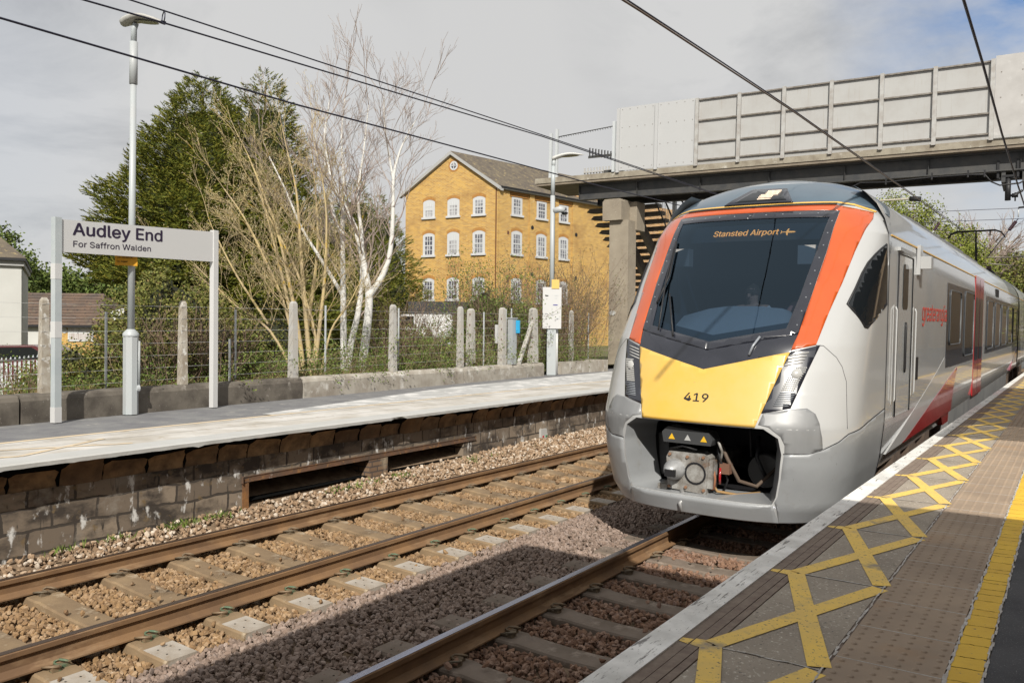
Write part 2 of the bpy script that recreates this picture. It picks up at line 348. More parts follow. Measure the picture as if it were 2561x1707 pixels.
# ---- rails
def rail_profile(x, z):
    P = [(-.07, -.159), (.07, -.159), (.07, -.148), (.02, -.130), (.009, -.118), (.009, -.052), (.0345, -.038), (.0365, -.006), (.030, 0), (-.030, 0), (-.0365, -.006), (-.0345, -.038), (-.009, -.052), (-.009, -.118), (-.02, -.130), (-.07, -.148)]
    return [(x+a, z+b) for a, b in P]
M_RAIL = pm('rusty_rail_side', (.22, .125, .058), .8, col2=(.14, .08, .042), scale=2.5, spots=[((.28, .18, .10), 6, .55, .7, (1, .3, 1))], bump=.3, bscale=90)
M_RAILTOP = pm('polished_rail_head', (.34, .37, .48), .2, .9, col2=(.15, .14, .16), scale=1.2, stretch=(8, .3, 1))
M_RAILTOP2 = pm('dull_rail_head', (.16, .11, .08), .35, .7, col2=(.09, .065, .05), scale=2, stretch=(8, .4, 1))
for x, z, lab, top in ((XL[0], .034, 'rusty rail of the far track nearest the far platform', M_RAILTOP2), (XL[1], -.019, 'rusty rail of the far track next to the gap between the tracks', M_RAILTOP2),
                       (XR[0], 0, 'shiny topped rail of the near track running under the train nose', M_RAILTOP), (XR[1], 0, 'rail of the near track hidden close below the near platform edge', M_RAILTOP)):
    o = MB().prism(rail_profile(x, z), -8, 60, 'y').build('rail', M_RAIL); tag(o, lab, 'rail')
    MB().box(x-.029, x+.029, -8, 60, z+.0006, z+.003).build('running_surface', top, o)

# ---- sleepers with their clips
M_SLA = pm('sleeper_rust_stained', (0.250, 0.175, 0.100), .9, col2=(0.165, 0.112, 0.065), scale=3, bump=.5, bscale=70, spots=[((.38, .31, .22), 5, .58, .72), ((.12, .075, .04), 3, .60, .74)])
M_SLB = pm('sleeper_dark_concrete', (.19, .15, .12), .9, col2=(.13, .10, .075), scale=4, bump=.4, bscale=70, spots=[((.27, .22, .18), 7, .56, .7)])
M_SLE = pm('sleeper_clean_end', (.40, .365, .32), .9, col2=(.28, .24, .195), scale=4, bump=.5, bscale=70, spots=[((.24, .18, .12), 5, .58, .70)])
M_CLIP = pm('rail_clip_steel', (.20, .14, .085), .7, .1, col2=(.12, .10, .07), scale=8)
M_CLIPG = pm('green_rail_clip', (.09, .14, .085), .6, .1, col2=(.20, .14, .085), scale=10, lo=.45, hi=.55)
def sleeper_mesh():
    b = MB(); n = 26; L = 2.6
    def top(u):     # u from -1.25..1.25 ; flat ends, raised rail seats, dipped middle
        a = abs(u)
        if a > 1.02: return -.178
        if a > .92: return -.178+(1.02-a)/.10*.008
        if a > .55: return -.170
        return -.170-.022*(1-(a/.55)**2)
    us = sorted(set([-1.30+L*i/n for i in range(n+1)]+[-1.02, -.92, .92, 1.02, -.55, .55])); V = []
    for u in us:
        z = top(u); w = .13 if abs(u) > .5 else .115
        V += [(u, -w-.02, -.42), (u, -w, z-.015), (u, -w+.012, z), (u, w-.012, z), (u, w, z-.015), (u, w+.02, -.42)]
    F = [(i*6+k, i*6+k+1, (i+1)*6+k+1, (i+1)*6+k) for i in range(len(us)-1) for k in range(5)]
    F += [tuple(range(6)), tuple(range((len(us)-1)*6+5, (len(us)-1)*6-1, -1))]
    b.faces(V, F); return b
def clip_mesh(s):
    b = MB(); P = []
    for (x, y, z) in ((.02, -.075, .012), (.07, -.07, .028), (.105, -.045, .030), (.115, -.015, .024), (.09, .005, .018), (.03, .0, .02), (.005, .012, .022), (.02, .035, .035), (.075, .045, .042), (.10, .07, .03), (.06, .085, .012)):
        P.append((s*x, y, z))
    b.tube(P, .0085, 6); b.box(s*.0, s*.07, -.05, .09, -.012, .006); b.obox((s*.085, -.02, .0), (1, 0, 0), (0, 1, 0), (0, 0, 1), .02, .03, .025); return b
def make_sleeper(mat, endmat, green):
    root = sleeper_mesh().build('sleeper', mat)
    holes = MB()
    for (x, y) in ((1.08, -.05), (1.08, .05), (1.19, -.05), (1.19, .05)):
        for s in (-1, 1): holes.faces([(s*x+.008*math.cos(k*math.pi/4), y+.008*math.sin(k*math.pi/4), -.1755) for k in range(8)], [tuple(range(8))])
    holes.build('bolt_hole', M_DARK, root)
    for s in (-1, 1): MB().box(s*.93, s*1.302, -.1175, .1175, -.30, -.1765).build('sleeper_end', endmat, root)
    for rx in (-.7505, .7505):
        for s in (-1, 1):
            c = clip_mesh(s).build('rail_clip', M_CLIPG if (green and s > 0 and rx > 0) else M_CLIP, root); c.location = (rx+s*.055, 0, -.158)
    return root
s0 = make_sleeper(M_SLA, M_SLE, True)
ORD = 'first second third fourth fifth sixth seventh eighth ninth tenth eleventh twelfth thirteenth fourteenth fifteenth sixteenth seventeenth eighteenth nineteenth twentieth'.split()
def ordn(i): return ORD[i] if i < len(ORD) else ('twenty-' if i < 29 else 'thirty-')+ORD[(i-20) % 10] if i != 29 else 'thirtieth'
cnt = 0
for i, y in enumerate(slL):
    o = s0 if i == 0 else copy_tree(s0); o.location = (-6.5094, y, .008); o.rotation_euler = (0, R(2.0), 0)
    tag(o, f'rust stained concrete sleeper of the far track, {ordn(cnt)} from the bottom left corner', 'sleeper', 'sleepers under the far track'); cnt += 1
s1 = make_sleeper(M_SLB, M_SLB, False)
for i, y in enumerate(slR):
    o = s1 if i == 0 else copy_tree(s1); o.location = (-2.8415, y, 0)
    tag(o, f'dark concrete sleeper of the near track, {ordn(i)} from the bottom of the photo', 'sleeper', 'sleepers under the near track')

# ---- near platform
M_SLAB = pm('platform_slab', (.36, .31, .25), .9, col2=(.27, .23, .185), scale=2.2, bump=.8, bscale=160, spots=[((.58, .53, .45), 55, .58, .66), ((.10, .09, .08), 70, .60, .68)])
M_TACT = pm('tactile_paving', (.35, .265, .19), .85, col2=(.27, .205, .15), scale=2.5, bump=.25, bscale=90, spots=[((.33, .21, .12), 1.2, .58, .72)])
M_ASPH = pm('asphalt', (.045, .045, .05), .9, col2=(.07, .07, .075), scale=4, bump=.9, bscale=200, spots=[((.22, .22, .22), 160, .60, .68)])
M_YEL = pm('yellow_line_paint', (0.756, 0.486, 0.045), .75, col2=(0.630, 0.387, 0.041), scale=3, bump=.3, bscale=90, spots=[((.16, .13, .10), 26, .64, .70)])
M_YELH = pm('yellow_hatching_paint', (.86, .58, .12), .8, col2=(.72, .50, .15), scale=5, bump=.7, bscale=140, spots=[((.16, .135, .10), 55, .60, .64), ((.30, .25, .18), 4.5, .57, .72)])
M_EDGEW = pm('white_edge_paint', (.88, .87, .84), .6, col2=(.56, .55, .52), scale=4, bump=.4, bscale=60, spots=[((.20, .19, .18), 5, .60, .64, (9, 1, 1)), ((.36, .34, .32), 30, .62, .68, (3, 1, 1))])
M_EFF = pm('efflorescence', (.55, .53, .50), .9, col2=(.35, .32, .29), scale=30)
M_BROWNRIB = pm('edge_rib_concrete', (.17, .125, .10), .9, col2=(.24, .19, .15), scale=20, bump=.6, bscale=120)
plat = MB().box(-1.34, 24, -12, 300, -.5, HN-.09).box(-1.375, 24, -12, 300, HN-.09, HN-.012).build('platform', M_CONC); tag(plat, kind='structure')
y0, y1 = -3.0, 70.0
MB().box(-1.376, -1.257, y0, y1, HN-.14, HN).build('white_edge_strip', M_EDGEW, plat)
rib = MB()
rib.box(-1.257, -1.212, y0, y1, HN-.02, HN-.006); rib.box(-1.207, -1.165, y0, y1, HN-.02, HN-.004); rib.box(-1.160, -1.128, y0, y1, HN-.02, HN-.004)
rib.build('edge_rib', M_BROWNRIB, plat)
sl = MB(); NODE = [3.031-3*1.165+1.165*k for k in range(34)]
for a, b in zip(NODE[:-1], NODE[1:]): sl.box(-1.120, -.735, a+.008, b-.004, HN-.02, HN-.003)
sl.build('paving_slab', M_SLAB, plat)
gap = MB()
gr = random.Random(5)
for yy in NODE:                      # bleached lime in the joints, wavering
    P = [(-1.115+k*.0385, yy+.003+gr.uniform(-.006, .006), HN-.0005) for k in range(11)]
    for (p, q) in zip(P[:-1], P[1:]): w1, w2 = gr.uniform(.001, .006), gr.uniform(.001, .006); gap.poly([(p[0], p[1]-w1, p[2]), (q[0], q[1]-w2, q[2]), (q[0], q[1]+w2, q[2]), (p[0], p[1]+w1, p[2])])
gap.build('joint', M_EFF, plat)
gap2 = MB()
for (xg, wmax, yend, hh) in ((-.724, .0065, 36, .0), (-.356, .008, 36, 0), (-.246, .007, 20, 0)):
    k = 0; yy = -1.0
    while yy < yend:
        st = .05; a = gr.uniform(.15, 1)*wmax; b = gr.uniform(.15, 1)*wmax; cx1 = xg+gr.uniform(-.004, .004)
        gap2.poly([(cx1-a, yy, HN+.0012), (cx1+a, yy, HN+.0012), (cx1+b, yy+st, HN+.0012), (cx1-b, yy+st, HN+.0012)]); yy += st
gap2.build('joint', M_EFF, plat)
tp = MB(); yy = -1.2; TY = []
while yy < y1: tp.box(-.715, -.362, yy+.003, yy+.397, HN-.02, HN); TY.append(yy); yy += .40
tp.build('tactile_slab', M_TACT, plat)
MB().box(-.735, -.715, y0, y1, HN-.03, HN-.006).build('slab_gap', M_BROWNRIB, plat)
js = MB()
for yy in TY: 
    if gr.random() < .75: js.box(-.714, -.364, yy-.0025, yy+.0025, HN-.005, HN+.0006)
js.build('joint', M_EFF, plat)
bl = MB()
for yy in TY:
    if yy > 22: break
    for r in range(6):
        for c in range(6):
            x, y = -.715+.353*(c+.5)/6, yy+.40*(r+.5)/6; n = 8; base = []
            for (rad, z) in ((.0125, HN), (.009, HN+.004)):
                base += [(x+rad*math.cos(k*2*math.pi/n), y+rad*math.sin(k*2*math.pi/n), z) for k in range(n)]
            bl.faces(base, [(k, (k+1) % n, n+(k+1) % n, n+k) for k in range(n)]+[tuple(n+k for k in range(n))], True)
bl.build('tactile_dome', M_TACT, plat)
MB().box(-.352, -.250, y0, y1, HN-.02, HN).build('yellow_line', M_YEL, plat)
ck = MB()
yy = 0.5
while yy < 16:
    P = [(-.351+k*.0167, yy+gr.uniform(-.004, .004)+k*.0016, HN+.0009) for k in range(7)]
    for (p, q) in zip(P[:-1], P[1:]): w = gr.uniform(.0006, .0022); ck.poly([(p[0], p[1]-w, p[2]), (q[0], q[1]-w, q[2]), (q[0], q[1]+w, q[2]), (p[0], p[1]+w, p[2])])
    yy += gr.uniform(.05, .16)
ck.build('crack', M_DARK, plat)
MB().box(-.240, 24, y0, 300, HN-.02, HN-.001).build('asphalt_surface', M_ASPH, plat)
MB().box(-1.12, -.24, y1, 300, HN-.02, HN-.002).build('asphalt_surface', M_ASPH, plat)
hx = MB(); w = .084
for a, b in zip(NODE[:-1], NODE[1:]):
    for (ya, yb, dz) in ((a, b, .0), (b, a, .0006)):
        z = HN+.0008+dz; d = Vector((.385+.11, yb-ya, 0)).normalized(); n = Vector((-d.y, d.x, 0))*w*.5
        p = Vector((-1.128, ya+(yb-ya)*.01, z)); q = Vector((-.737, yb-(yb-ya)*.02, z))
        hx.poly([p-n, q-n, q+n, p+n])
    # splash of paint across the ribs at the node
    hx.poly([(-1.205, b-.035, HN-.002), (-1.13, b-.05, HN-.002), (-1.13, b+.05, HN-.002), (-1.205, b+.035, HN-.002)]); hx.poly([(-1.254, b-.02, HN-.004), (-1.213, b-.03, HN-.004), (-1.213, b+.03, HN-.004), (-1.254, b+.02, HN-.004)])
hx.build('yellow_hatching', M_YELH, plat)

# ---- roofs beyond the frame that shade the near platform
M_ROOFD = pm('canopy_timber', (.12, .12, .12), .8, col2=(.16, .15, .14), scale=2)
can = MB().box(-1.4, 14, -40, 2.4, 4.5, 4.62).box(-1.42, -1.38, -40, 2.4, 4.3, 4.7)
can = can.build('platform_canopy', M_ROOFD); tag(can, 'dark timber canopy roof over the near platform where the photographer stands', 'canopy')
for yy in (-6, -2, 1.5): MB().tube([(2.2, yy, HN), (2.2, yy, 4.5)], .09, 12).build('column', M_STEEL, can)
c2 = MB().box(1.15, 7, 9.0, 18.5, 4.4, 4.52)
for k in range(9): c2.box(1.15, 7, 7.35+k*.18, 7.42+k*.18, 4.4, 4.46)
c2.box(1.15, 1.25, 7.3, 9.1, 4.34, 4.40)
c2 = c2.build('station_awning', M_ROOFD); tag(c2, 'slatted station awning farther along the near platform, outside the frame', 'awning')
for yy in (9.5, 14, 18): MB().tube([(3.2, yy, HN), (3.2, yy, 4.4)], .09, 12).build('column', M_STEEL, c2)
stb = MB().box(3.4, 9, -40, 20, HN, 4.38).build('station_building', brick_mat('station_brick', (.35, .22, .10), (.30, .18, .08), (.4, .36, .3))); tag(stb, 'brick station building behind the awning of the near platform', 'building')

rb = MB().box(4.0, 9, 24, 170, HN, 6.2).build('reflection_block', MATS['station_brick']); tag(rb, 'unseen brick block added to darken reflections in the train side windows', 'building')  # unseen block added so the train windows reflect something dark
MB().box(3.8, 9.2, 23.8, 170.2, 6.2, 6.5).build('roof', M_ROOFD, rb)
# ---- far platform
M_FASPH = pm('far_platform_asphalt', (.13, .13, .14), .9, col2=(.19, .19, .19), scale=3, bump=.6, bscale=120, spots=[((.34, .32, .29), 4, .60, .75), ((.4, .4, .4), 90, .62, .70)])
M_FHATCH = pm('worn_tan_paving', (0.375, 0.346, 0.301), .9, col2=(0.559, 0.542, 0.516), scale=1.6, bump=.5, bscale=90, spots=[((.33, .27, .20), 5, .60, .72)])
M_FWHITE = pm('far_white_edge_paint', (0.470, 0.470, 0.462), .6, col2=(0.430, 0.430, 0.414), scale=3, bump=.3, bscale=40, spots=[((.30, .24, .18), 8, .70, .74)])
M_FYEL = pm('faded_yellow_paint', (.60, .47, .30), .85, col2=(.52, .45, .36), scale=6)
M_CORB = pm('corbel_brick', (.27, .17, .085), .9, island=[(.20, .12, .06), (.36, .24, .13), (.14, .085, .05), (.30, .19, .10), (.24, .17, .11)], col2=(.10, .065, .04), scale=5, bump=.8, bscale=50, spots=[((.17, .12, .07), 7, .55, .7)])
def strip(b, fa, fb, ya, yb, z, n=40, jit=0):
    ys = np.linspace(ya, yb, n); V = []
    for y in ys: V += [(fa(y)+(gr.uniform(-jit, jit) if jit else 0), y, z), (fb(y), y, z)]
    b.faces(V, [(2*i, 2*i+1, 2*i+3, 2*i+2) for i in range(n-1)]); return b
fp = MB(); strip(fp, lambda y: xedge(y), lambda y: xwall(y)-1.2, -12, 120, HF-.012, 60)
fp = fp.build('platform', M_FASPH); tag(fp, kind='structure')
# white coping slab: top and nosing with a chipped lower lip
cp = MB(); ys = np.arange(-6, 60, .07); V = []
for y in ys:
    e = xedge(y); j = gr.uniform(-.004, .004); lip = HF-.050-abs(gr.gauss(0, .003))-(0.015 if gr.random() < .04 else 0)
    if abs(y-8.95) < .12: e -= .02*gr.random(); lip += .02
    V += [(e-.36, y, HF), (e-.01, y, HF), (e+.004, y, HF-.012), (e+j*.5, y, lip), (e-.05, y, lip+.004)]
cp.faces(V, [(5*i+k, 5*i+k+1, 5*i+5+k+1, 5*i+5+k) for i in range(len(ys)-1) for k in range(4)])
cp.build('white_edge_strip', M_FWHITE, fp)
strip(MB(), lambda y: xedge(y)-.362, lambda y: xedge(y)-1.45, -6, 60, HF-.002, 60).build('paving_slab', M_FHATCH, fp)
b = MB(); strip(b, lambda y: xedge(y)-1.45, lambda y: xedge(y)-1.55, -6, 60, HF+.001, 60)
for k in range(6):
    ya = -2+1.17*k
    for s in (0, 1):
        p, q = (ya, ya+1.17) if s else (ya+1.17, ya); z = HF+.0022+.0006*s
        a = Vector((xedge(p)-.42, p, z)); c = Vector((xedge(q)-1.0, q, z)); d = (c-a).normalized(); n = Vector((-d.y, d.x, 0))*.035; b.poly([a-n, c-n, c+n, a+n])
b.build('yellow_hatching', M_FYEL, fp)
wb = MB(); strip(wb, lambda y: xedge(y)-1.56, lambda y: xwall(y)+.62+.95*max(0, min(1, (14-y)/6)), 7.9, 60, HF+.0005, 50); wb.build('glare_white_surface', pm('glare_white_asphalt', (0.428, 0.428, 0.420), .9, col2=(0.298, 0.298, 0.298), scale=1.3, lo=.42, hi=.66, bump=.5, bscale=90, spots=[((.62, .61, .60), 3, .5, .62)]), fp)  # asphalt whitened to paint in the overexposed glare farther along
# soffit and corbelled brackets
sf = MB(); strip(sf, lambda y: xedge(y)-.03, lambda y: xedge(y)-.42, -6, 60, HF-.052, 60)
sf.build('coping_underside', M_CORB, fp)
cb = MB(); y = -6.0
while y < 40:
    w = .47*gr.uniform(.9, 1.1); pts = []
    for k in range(7):
        t = k/6; xx = -.30+.235*math.sin(t*math.pi/2)*0+(.20*(1-math.cos(t*math.pi/2))); zz = .555+.265*math.sin(t*math.pi/2)
        pts.append((xx, zz))
    a0, a1 = y+.008, y+w-.004; V = []; q_ = gr.uniform(-.012, .012)
    for (yy, ins) in ((a0, .022+q_), (a0+.05, q_), (a1-.06, q_+gr.uniform(-.01, .01)), (a1, .022+q_)):
        for (xx, zz) in pts: V.append((xedge(yy)+xx-ins, yy, zz))
    cb.faces(V, [(i*7+k, i*7+k+1, (i+1)*7+k+1, (i+1)*7+k) for i in range(3) for k in range(6)], True); y += w
cb.build('corbel_course', M_CORB, fp)
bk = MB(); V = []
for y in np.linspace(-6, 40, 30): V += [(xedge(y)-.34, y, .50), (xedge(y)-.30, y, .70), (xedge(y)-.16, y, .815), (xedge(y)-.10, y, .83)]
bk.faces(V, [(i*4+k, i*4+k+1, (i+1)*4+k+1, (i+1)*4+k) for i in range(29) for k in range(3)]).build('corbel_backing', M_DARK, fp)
# platform wall of concrete blocks with two dark openings
M_BLOCK = brick_mat('block_wall', (.27, .215, .16), (.13, .10, .075), (.05, .04, .032), bw=.46, rh=.215, ms=.014,
    var=[((.045, .035, .028), 1.6, .46, .60, (1, 1.6, 1)), ((.23, .20, .165), 2.6, .56, .68, (1, 1, 1)), ((.58, .57, .55), 4.5, .58, .66, (1.6, .8, 1)), ((.03, .025, .02), 5, .60, .68, (4, .6, 1)), ((.16, .11, .055), 7, .60, .70, (1, 1, 1))], bumpd=.012, warp=.035)
def wx(y): return xedge(y)-.30
def wall_piece(b, ya, yb, za, zb, dx=0.0, thick=.5, n=None):
    n = n or max(2, int((yb-ya)/1.5)+1); ys = np.linspace(ya, yb, n)
    for p, q in zip(ys[:-1], ys[1:]):
        b.poly([(wx(p)+dx, p, za), (wx(q)+dx, q, za), (wx(q)+dx, q, zb), (wx(p)+dx, p, zb)], [(p, za), (q, za), (q, zb), (p, zb)])
    for y in (ya, yb): b.poly([(wx(y)+dx, y, za), (wx(y)+dx-thick, y, za), (wx(y)+dx-thick, y, zb), (wx(y)+dx, y, zb)], [(0, za), (thick, za), (thick, zb), (0, zb)])
    b.poly([(wx(ya)+dx, ya, za), (wx(yb)+dx, yb, za), (wx(yb)+dx-thick, yb, za), (wx(ya)+dx-thick, ya, za)], [(0, 0), (1, 0), (1, 1), (0, 1)])
w = MB(); wall_piece(w, -8, 6.42, -.5, .56); wall_piece(w, 6.42, 10.95, .335, .56, .002); wall_piece(w, 10.95, 60, -.5, .56)
pw = w.build('platform_wall', M_BLOCK, None, False); tag(pw, 'stained concrete block wall under the far platform edge with two dark openings', 'wall')
pr = MB(); wall_piece(pr, 8.62, 9.0, -.4, .255, .03)
pr.build('brick_pier', brick_mat('old_brick', (.20, .13, .08), (.15, .09, .055), (.08, .06, .05), var=[((.30, .24, .17), 3, .55, .7, (1, 1, 1))]), pw)
b = MB()
ys = np.linspace(6.40, 11.0, 8); V = []
for y in ys: V += [(wx(y)-.02, y, .022), (wx(y)-1.5, y, .03)]
b.faces(V, [(2*i, 2*i+1, 2*i+3, 2*i+2) for i in range(7)]).build('void_shade_floor', M_DARK, pw)  # black sheet paints in the deep shade inside the openings
MB().box(wx(6)-1.6, wx(6)-1.55, 6.0, 11.5, -.5, .5).box(wx(6)-1.6, wx(6)-.3, 6.0, 6.42, -.5, .5).box(wx(6)-1.6, wx(10.9)-.52, 6, 11.5, .5, .51).build('void_back', M_DARK, pw)
MB().box(wx(6.4)+.012, wx(6.4)-.05, 6.38, 6.47, -.4, .30).build('iron_upright', pm('orange_rust', (.28, .13, .04), .95, col2=(.12, .06, .03), scale=8, bump=.8, bscale=60), pw)
bm_ = MB()
for (dx, za, zb) in ((.022, .262, .274), (.012, .274, .325), (.020, .325, .334)):
    bm_.poly([(wx(6.36)+dx, 6.36, za), (wx(11.3)+dx, 11.3, za), (wx(11.3)+dx, 11.3, zb), (wx(6.36)+dx, 6.36, zb)])
    for z in (za, zb): bm_.poly([(wx(6.36)+dx, 6.36, z), (wx(11.3)+dx, 11.3, z), (wx(11.3)-.1, 11.3, z), (wx(6.36)-.1, 6.36, z)])
bm_.poly([(wx(6.36)+.05, 6.36, .255), (wx(6.36)-.1, 6.36, .255), (wx(6.36)-.1, 6.36, .348), (wx(6.36)+.05, 6.36, .348)])
o = bm_.build('steel_beam', pm('rusty_lintel', (.15, .075, .04), .95, col2=(.08, .055, .04), scale=4, bump=1, bscale=50, spots=[((.45, .42, .38), 5, .64, .70), ((.30, .15, .05), 9, .58, .68)]), None, False); tag(o, 'rusty steel beam across the dark openings in the far platform wall', 'beam')
o = MB().box(wx(13.6)+.004, wx(13.6)+.05, 13.45, 13.66, -.02, .24).build('marker_plate', M_WHITE); tag(o, 'small white marker plate on the far platform wall near the train', 'marker')
for (yy, c) in ((13.52, (.4, .02, .02)), (13.63, (.03, .22, .08))): MB().box(wx(13.6)+.05, wx(13.6)+.062, yy-.02, yy+.02, .08, .11).build('marker_dot', pm('dot%d' % int(c[0]*9), c, .5), o)

# low concrete wall along the back of the far platform
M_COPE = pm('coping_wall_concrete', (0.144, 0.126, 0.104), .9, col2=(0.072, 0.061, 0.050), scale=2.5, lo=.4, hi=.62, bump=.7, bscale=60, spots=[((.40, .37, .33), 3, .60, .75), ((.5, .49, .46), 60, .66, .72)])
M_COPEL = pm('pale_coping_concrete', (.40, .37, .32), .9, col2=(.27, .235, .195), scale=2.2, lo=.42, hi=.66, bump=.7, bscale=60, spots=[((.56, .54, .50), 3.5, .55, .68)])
lw = thing('low_wall', 'low rounded concrete wall of long blocks behind the far platform', 'wall', (0, 0, 0))
cuts = [-6, -1.2, 1.9, 5.16, 8.2+2.05, 15.7, 19.95]; wi = 0
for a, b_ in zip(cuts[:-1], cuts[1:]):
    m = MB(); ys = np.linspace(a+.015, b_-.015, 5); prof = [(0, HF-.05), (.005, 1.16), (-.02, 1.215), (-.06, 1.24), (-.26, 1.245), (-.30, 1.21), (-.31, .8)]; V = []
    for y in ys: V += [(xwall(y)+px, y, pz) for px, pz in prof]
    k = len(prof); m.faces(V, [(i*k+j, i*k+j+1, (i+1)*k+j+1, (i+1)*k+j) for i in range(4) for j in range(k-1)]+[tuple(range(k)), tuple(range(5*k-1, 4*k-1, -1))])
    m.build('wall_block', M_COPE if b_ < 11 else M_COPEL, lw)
MB().box(-14.3, -12.52, 23.6, 23.9, .8, 1.24).box(-12.9, -12.55, 21.0, 23.6, .8, 1.22).build('wall_block', M_COPEL, lw)
MB().box(-14.2, -12.75, 16.6, 16.9, .9, 1.33).box(-13.6, -12.80, 18.7, 19.0, .9, 1.36).build('wall_block', M_COPEL, lw)

# ================================================================== TRAIN
ZP = [(.34,7.88),(.5,7.82),(.9,7.76),(1.28,7.76),(1.81,7.97),(2.06,8.09),(2.7,8.6),(3.3,9.12),(3.5,9.3),(3.66,9.48),(3.8,9.72),(3.93,10.0),(4.02,10.4),(4.06,10.8),(4.07,11.3)]
HW = [(.34,1.17),(.5,1.26),(.8,1.32),(1.2,1.36),(3.0,1.36),(3.27,1.35),(3.45,1.30),(3.62,1.21),(3.76,1.08),(3.87,.90),(3.98,.62),(4.045,.33),(4.07,.02)]
def itp(t, z): return float(np.interp(z, [a[0] for a in t], [a[1] for a in t]))
def NN(z): return itp([(0, 2.7), (2, 2.7), (3.3, 2.8), (3.7, 2.3), (4, 2)], z)
def DD(z): return itp([(0, 1.1), (3, 1.1), (3.6, .9), (4, .6)], z)
def YE(z): return 9.88 if z < 3.30 else itp([(3.30, 9.88), (3.5, 10.3), (3.8, 11.2), (4.07, 12.2)], z)
def F_y(x, z):
    q = min(.9995, abs(x)/itp(HW, z)); n = NN(z); return itp(ZP, z)+DD(z)*(1-(1-q**n)**(1/n))
def mapF(x, z, off=0.0):
    e = .004; y = F_y(x, z); dx = (F_y(x+e, z)-F_y(x-e, z))/(2*e); dz = (F_y(x, z+e)-F_y(x, z-e))/(2*e)
    n = Vector((dx, -1, dz)).normalized(); return Vector((x, y, z))+n*off
def G_x(y, z):
    q = 1-(y-itp(ZP, z))/DD(z); q = min(1, max(0, q)); n = NN(z); return itp(HW, z)*(1-q**n)**(1/n)
def mapG(s):
    def f(y, z, off=0.0):
        e = .004; x = G_x(y, z); dy = (G_x(y+e, z)-G_x(y-e, z))/(2*e); dz = (G_x(y, z+e)-G_x(y, z-e))/(2*e)
        n = Vector((1, -dy, -dz)).normalized(); return Vector((s*(x+n.x*off), y+n.y*off, z+n.z*off))
    return f
def mapU(u, z, off=0.0):   # u in -2..2 right round the nose
    def P(u, z):
        a = min(abs(u), 1.0)*math.pi/2; n = NN(z); s = 1 if u >= 0 else -1; hw = itp(HW, z)
        x = hw*math.sin(a)**(2/n); y = itp(ZP, z)+DD(z)*(1-max(0, math.cos(a))**(2/n))
        if abs(u) > 1: y += (abs(u)-1)*(YE(z)-y)
        return Vector((s*x, y, z))
    p = P(u, z)
    if off:
        e = .004; du = P(u+e, z)-P(u-e, z); dz = P(u, z+e)-P(u, z-e); n = du.cross(dz)
        if n.length > 1e-9: p = p+n.normalized()*off
    return p
def patch(name, poly, mapf, off, m, parent, step=.05, rim=.008, smooth=True):
    bm = bmesh.new(); vs = [bm.verts.new((a, b, 0)) for a, b in poly]; bm.faces.new(vs); bm.normal_update()
    bmesh.ops.triangulate(bm, faces=bm.faces)
    for ax in (0, 1):
        lo = min(p[ax] for p in poly); hi = max(p[ax] for p in poly); k = math.floor(lo/step)+1
        while k*step < hi:
            no = (1, 0, 0) if ax == 0 else (0, 1, 0); co = (k*step, 0, 0) if ax == 0 else (0, k*step, 0)
            bmesh.ops.bisect_plane(bm, geom=bm.verts[:]+bm.edges[:]+bm.faces[:], plane_co=co, plane_no=no, dist=1e-5); k += 1
    bmesh.ops.remove_doubles(bm, verts=bm.verts, dist=1e-5)
    for f in bm.faces: f.smooth = smooth
    be = [e for e in bm.edges if e.is_boundary]; low = {}
    flat = {v: (v.co.x, v.co.y) for v in bm.verts}
    if rim:
        for e in be:
            for v in e.verts:
                if v not in low: low[v] = bm.verts.new(mapf(*flat[v], off-rim))
        for e in be:
            a, b = e.verts
            try: f = bm.faces.new((a, b, low[b], low[a])); f.smooth = False
            except ValueError: pass
    for v, (a, b) in flat.items(): v.co = mapf(a, b, off)
    bmesh.ops.recalc_face_normals(bm, faces=bm.faces); bm.normal_update(); bm.faces.ensure_lookup_table()
    ca, cb = poly[0][0]*.5+poly[1][0]*.25+poly[2][0]*.25, poly[0][1]*.5+poly[1][1]*.25+poly[2][1]*.25
    out = mapf(ca, cb, .02)-mapf(ca, cb, 0); best = min((f for f in bm.faces if f.smooth == smooth), key=lambda f: (f.calc_center_median()-mapf(ca, cb, off)).length)
    if best.normal.dot(out) < 0: bmesh.ops.reverse_faces(bm, faces=bm.faces)
    me = bpy.data.meshes.new(name); bm.to_mesh(me); bm.free(); me.materials.append(m)
    o = bpy.data.objects.new(name, me); COL.objects.link(o); o.parent = parent; return o
def mirror(p): return [(-a, b) for a, b in reversed(p)]
def sym(half): return half+mirror([q for q in half if abs(q[0]) > 1e-6])
def surf_tube(name, pts, mapf, off, rad, m, parent, n=5, seg=6):
    P = []
    for (a, b), (c, d) in zip(pts[:-1], pts[1:]):
        for k in range(seg): t = k/seg; P.append(mapf(a+(c-a)*t, b+(d-b)*t, off))
    P.append(mapf(*pts[-1], off)); return MB().tube(P, rad, n).build(name, m, parent)

lean = R(1.0265)
train = thing('train', 'white and silver electric passenger train with yellow nose panel and orange windscreen surround', 'train')
train.location = (-3.1122, 0, -.0134-.12*.9); train.rotation_euler = (R(.62), lean, 0)
train.rotation_mode = 'YXZ' if False else 'XYZ'

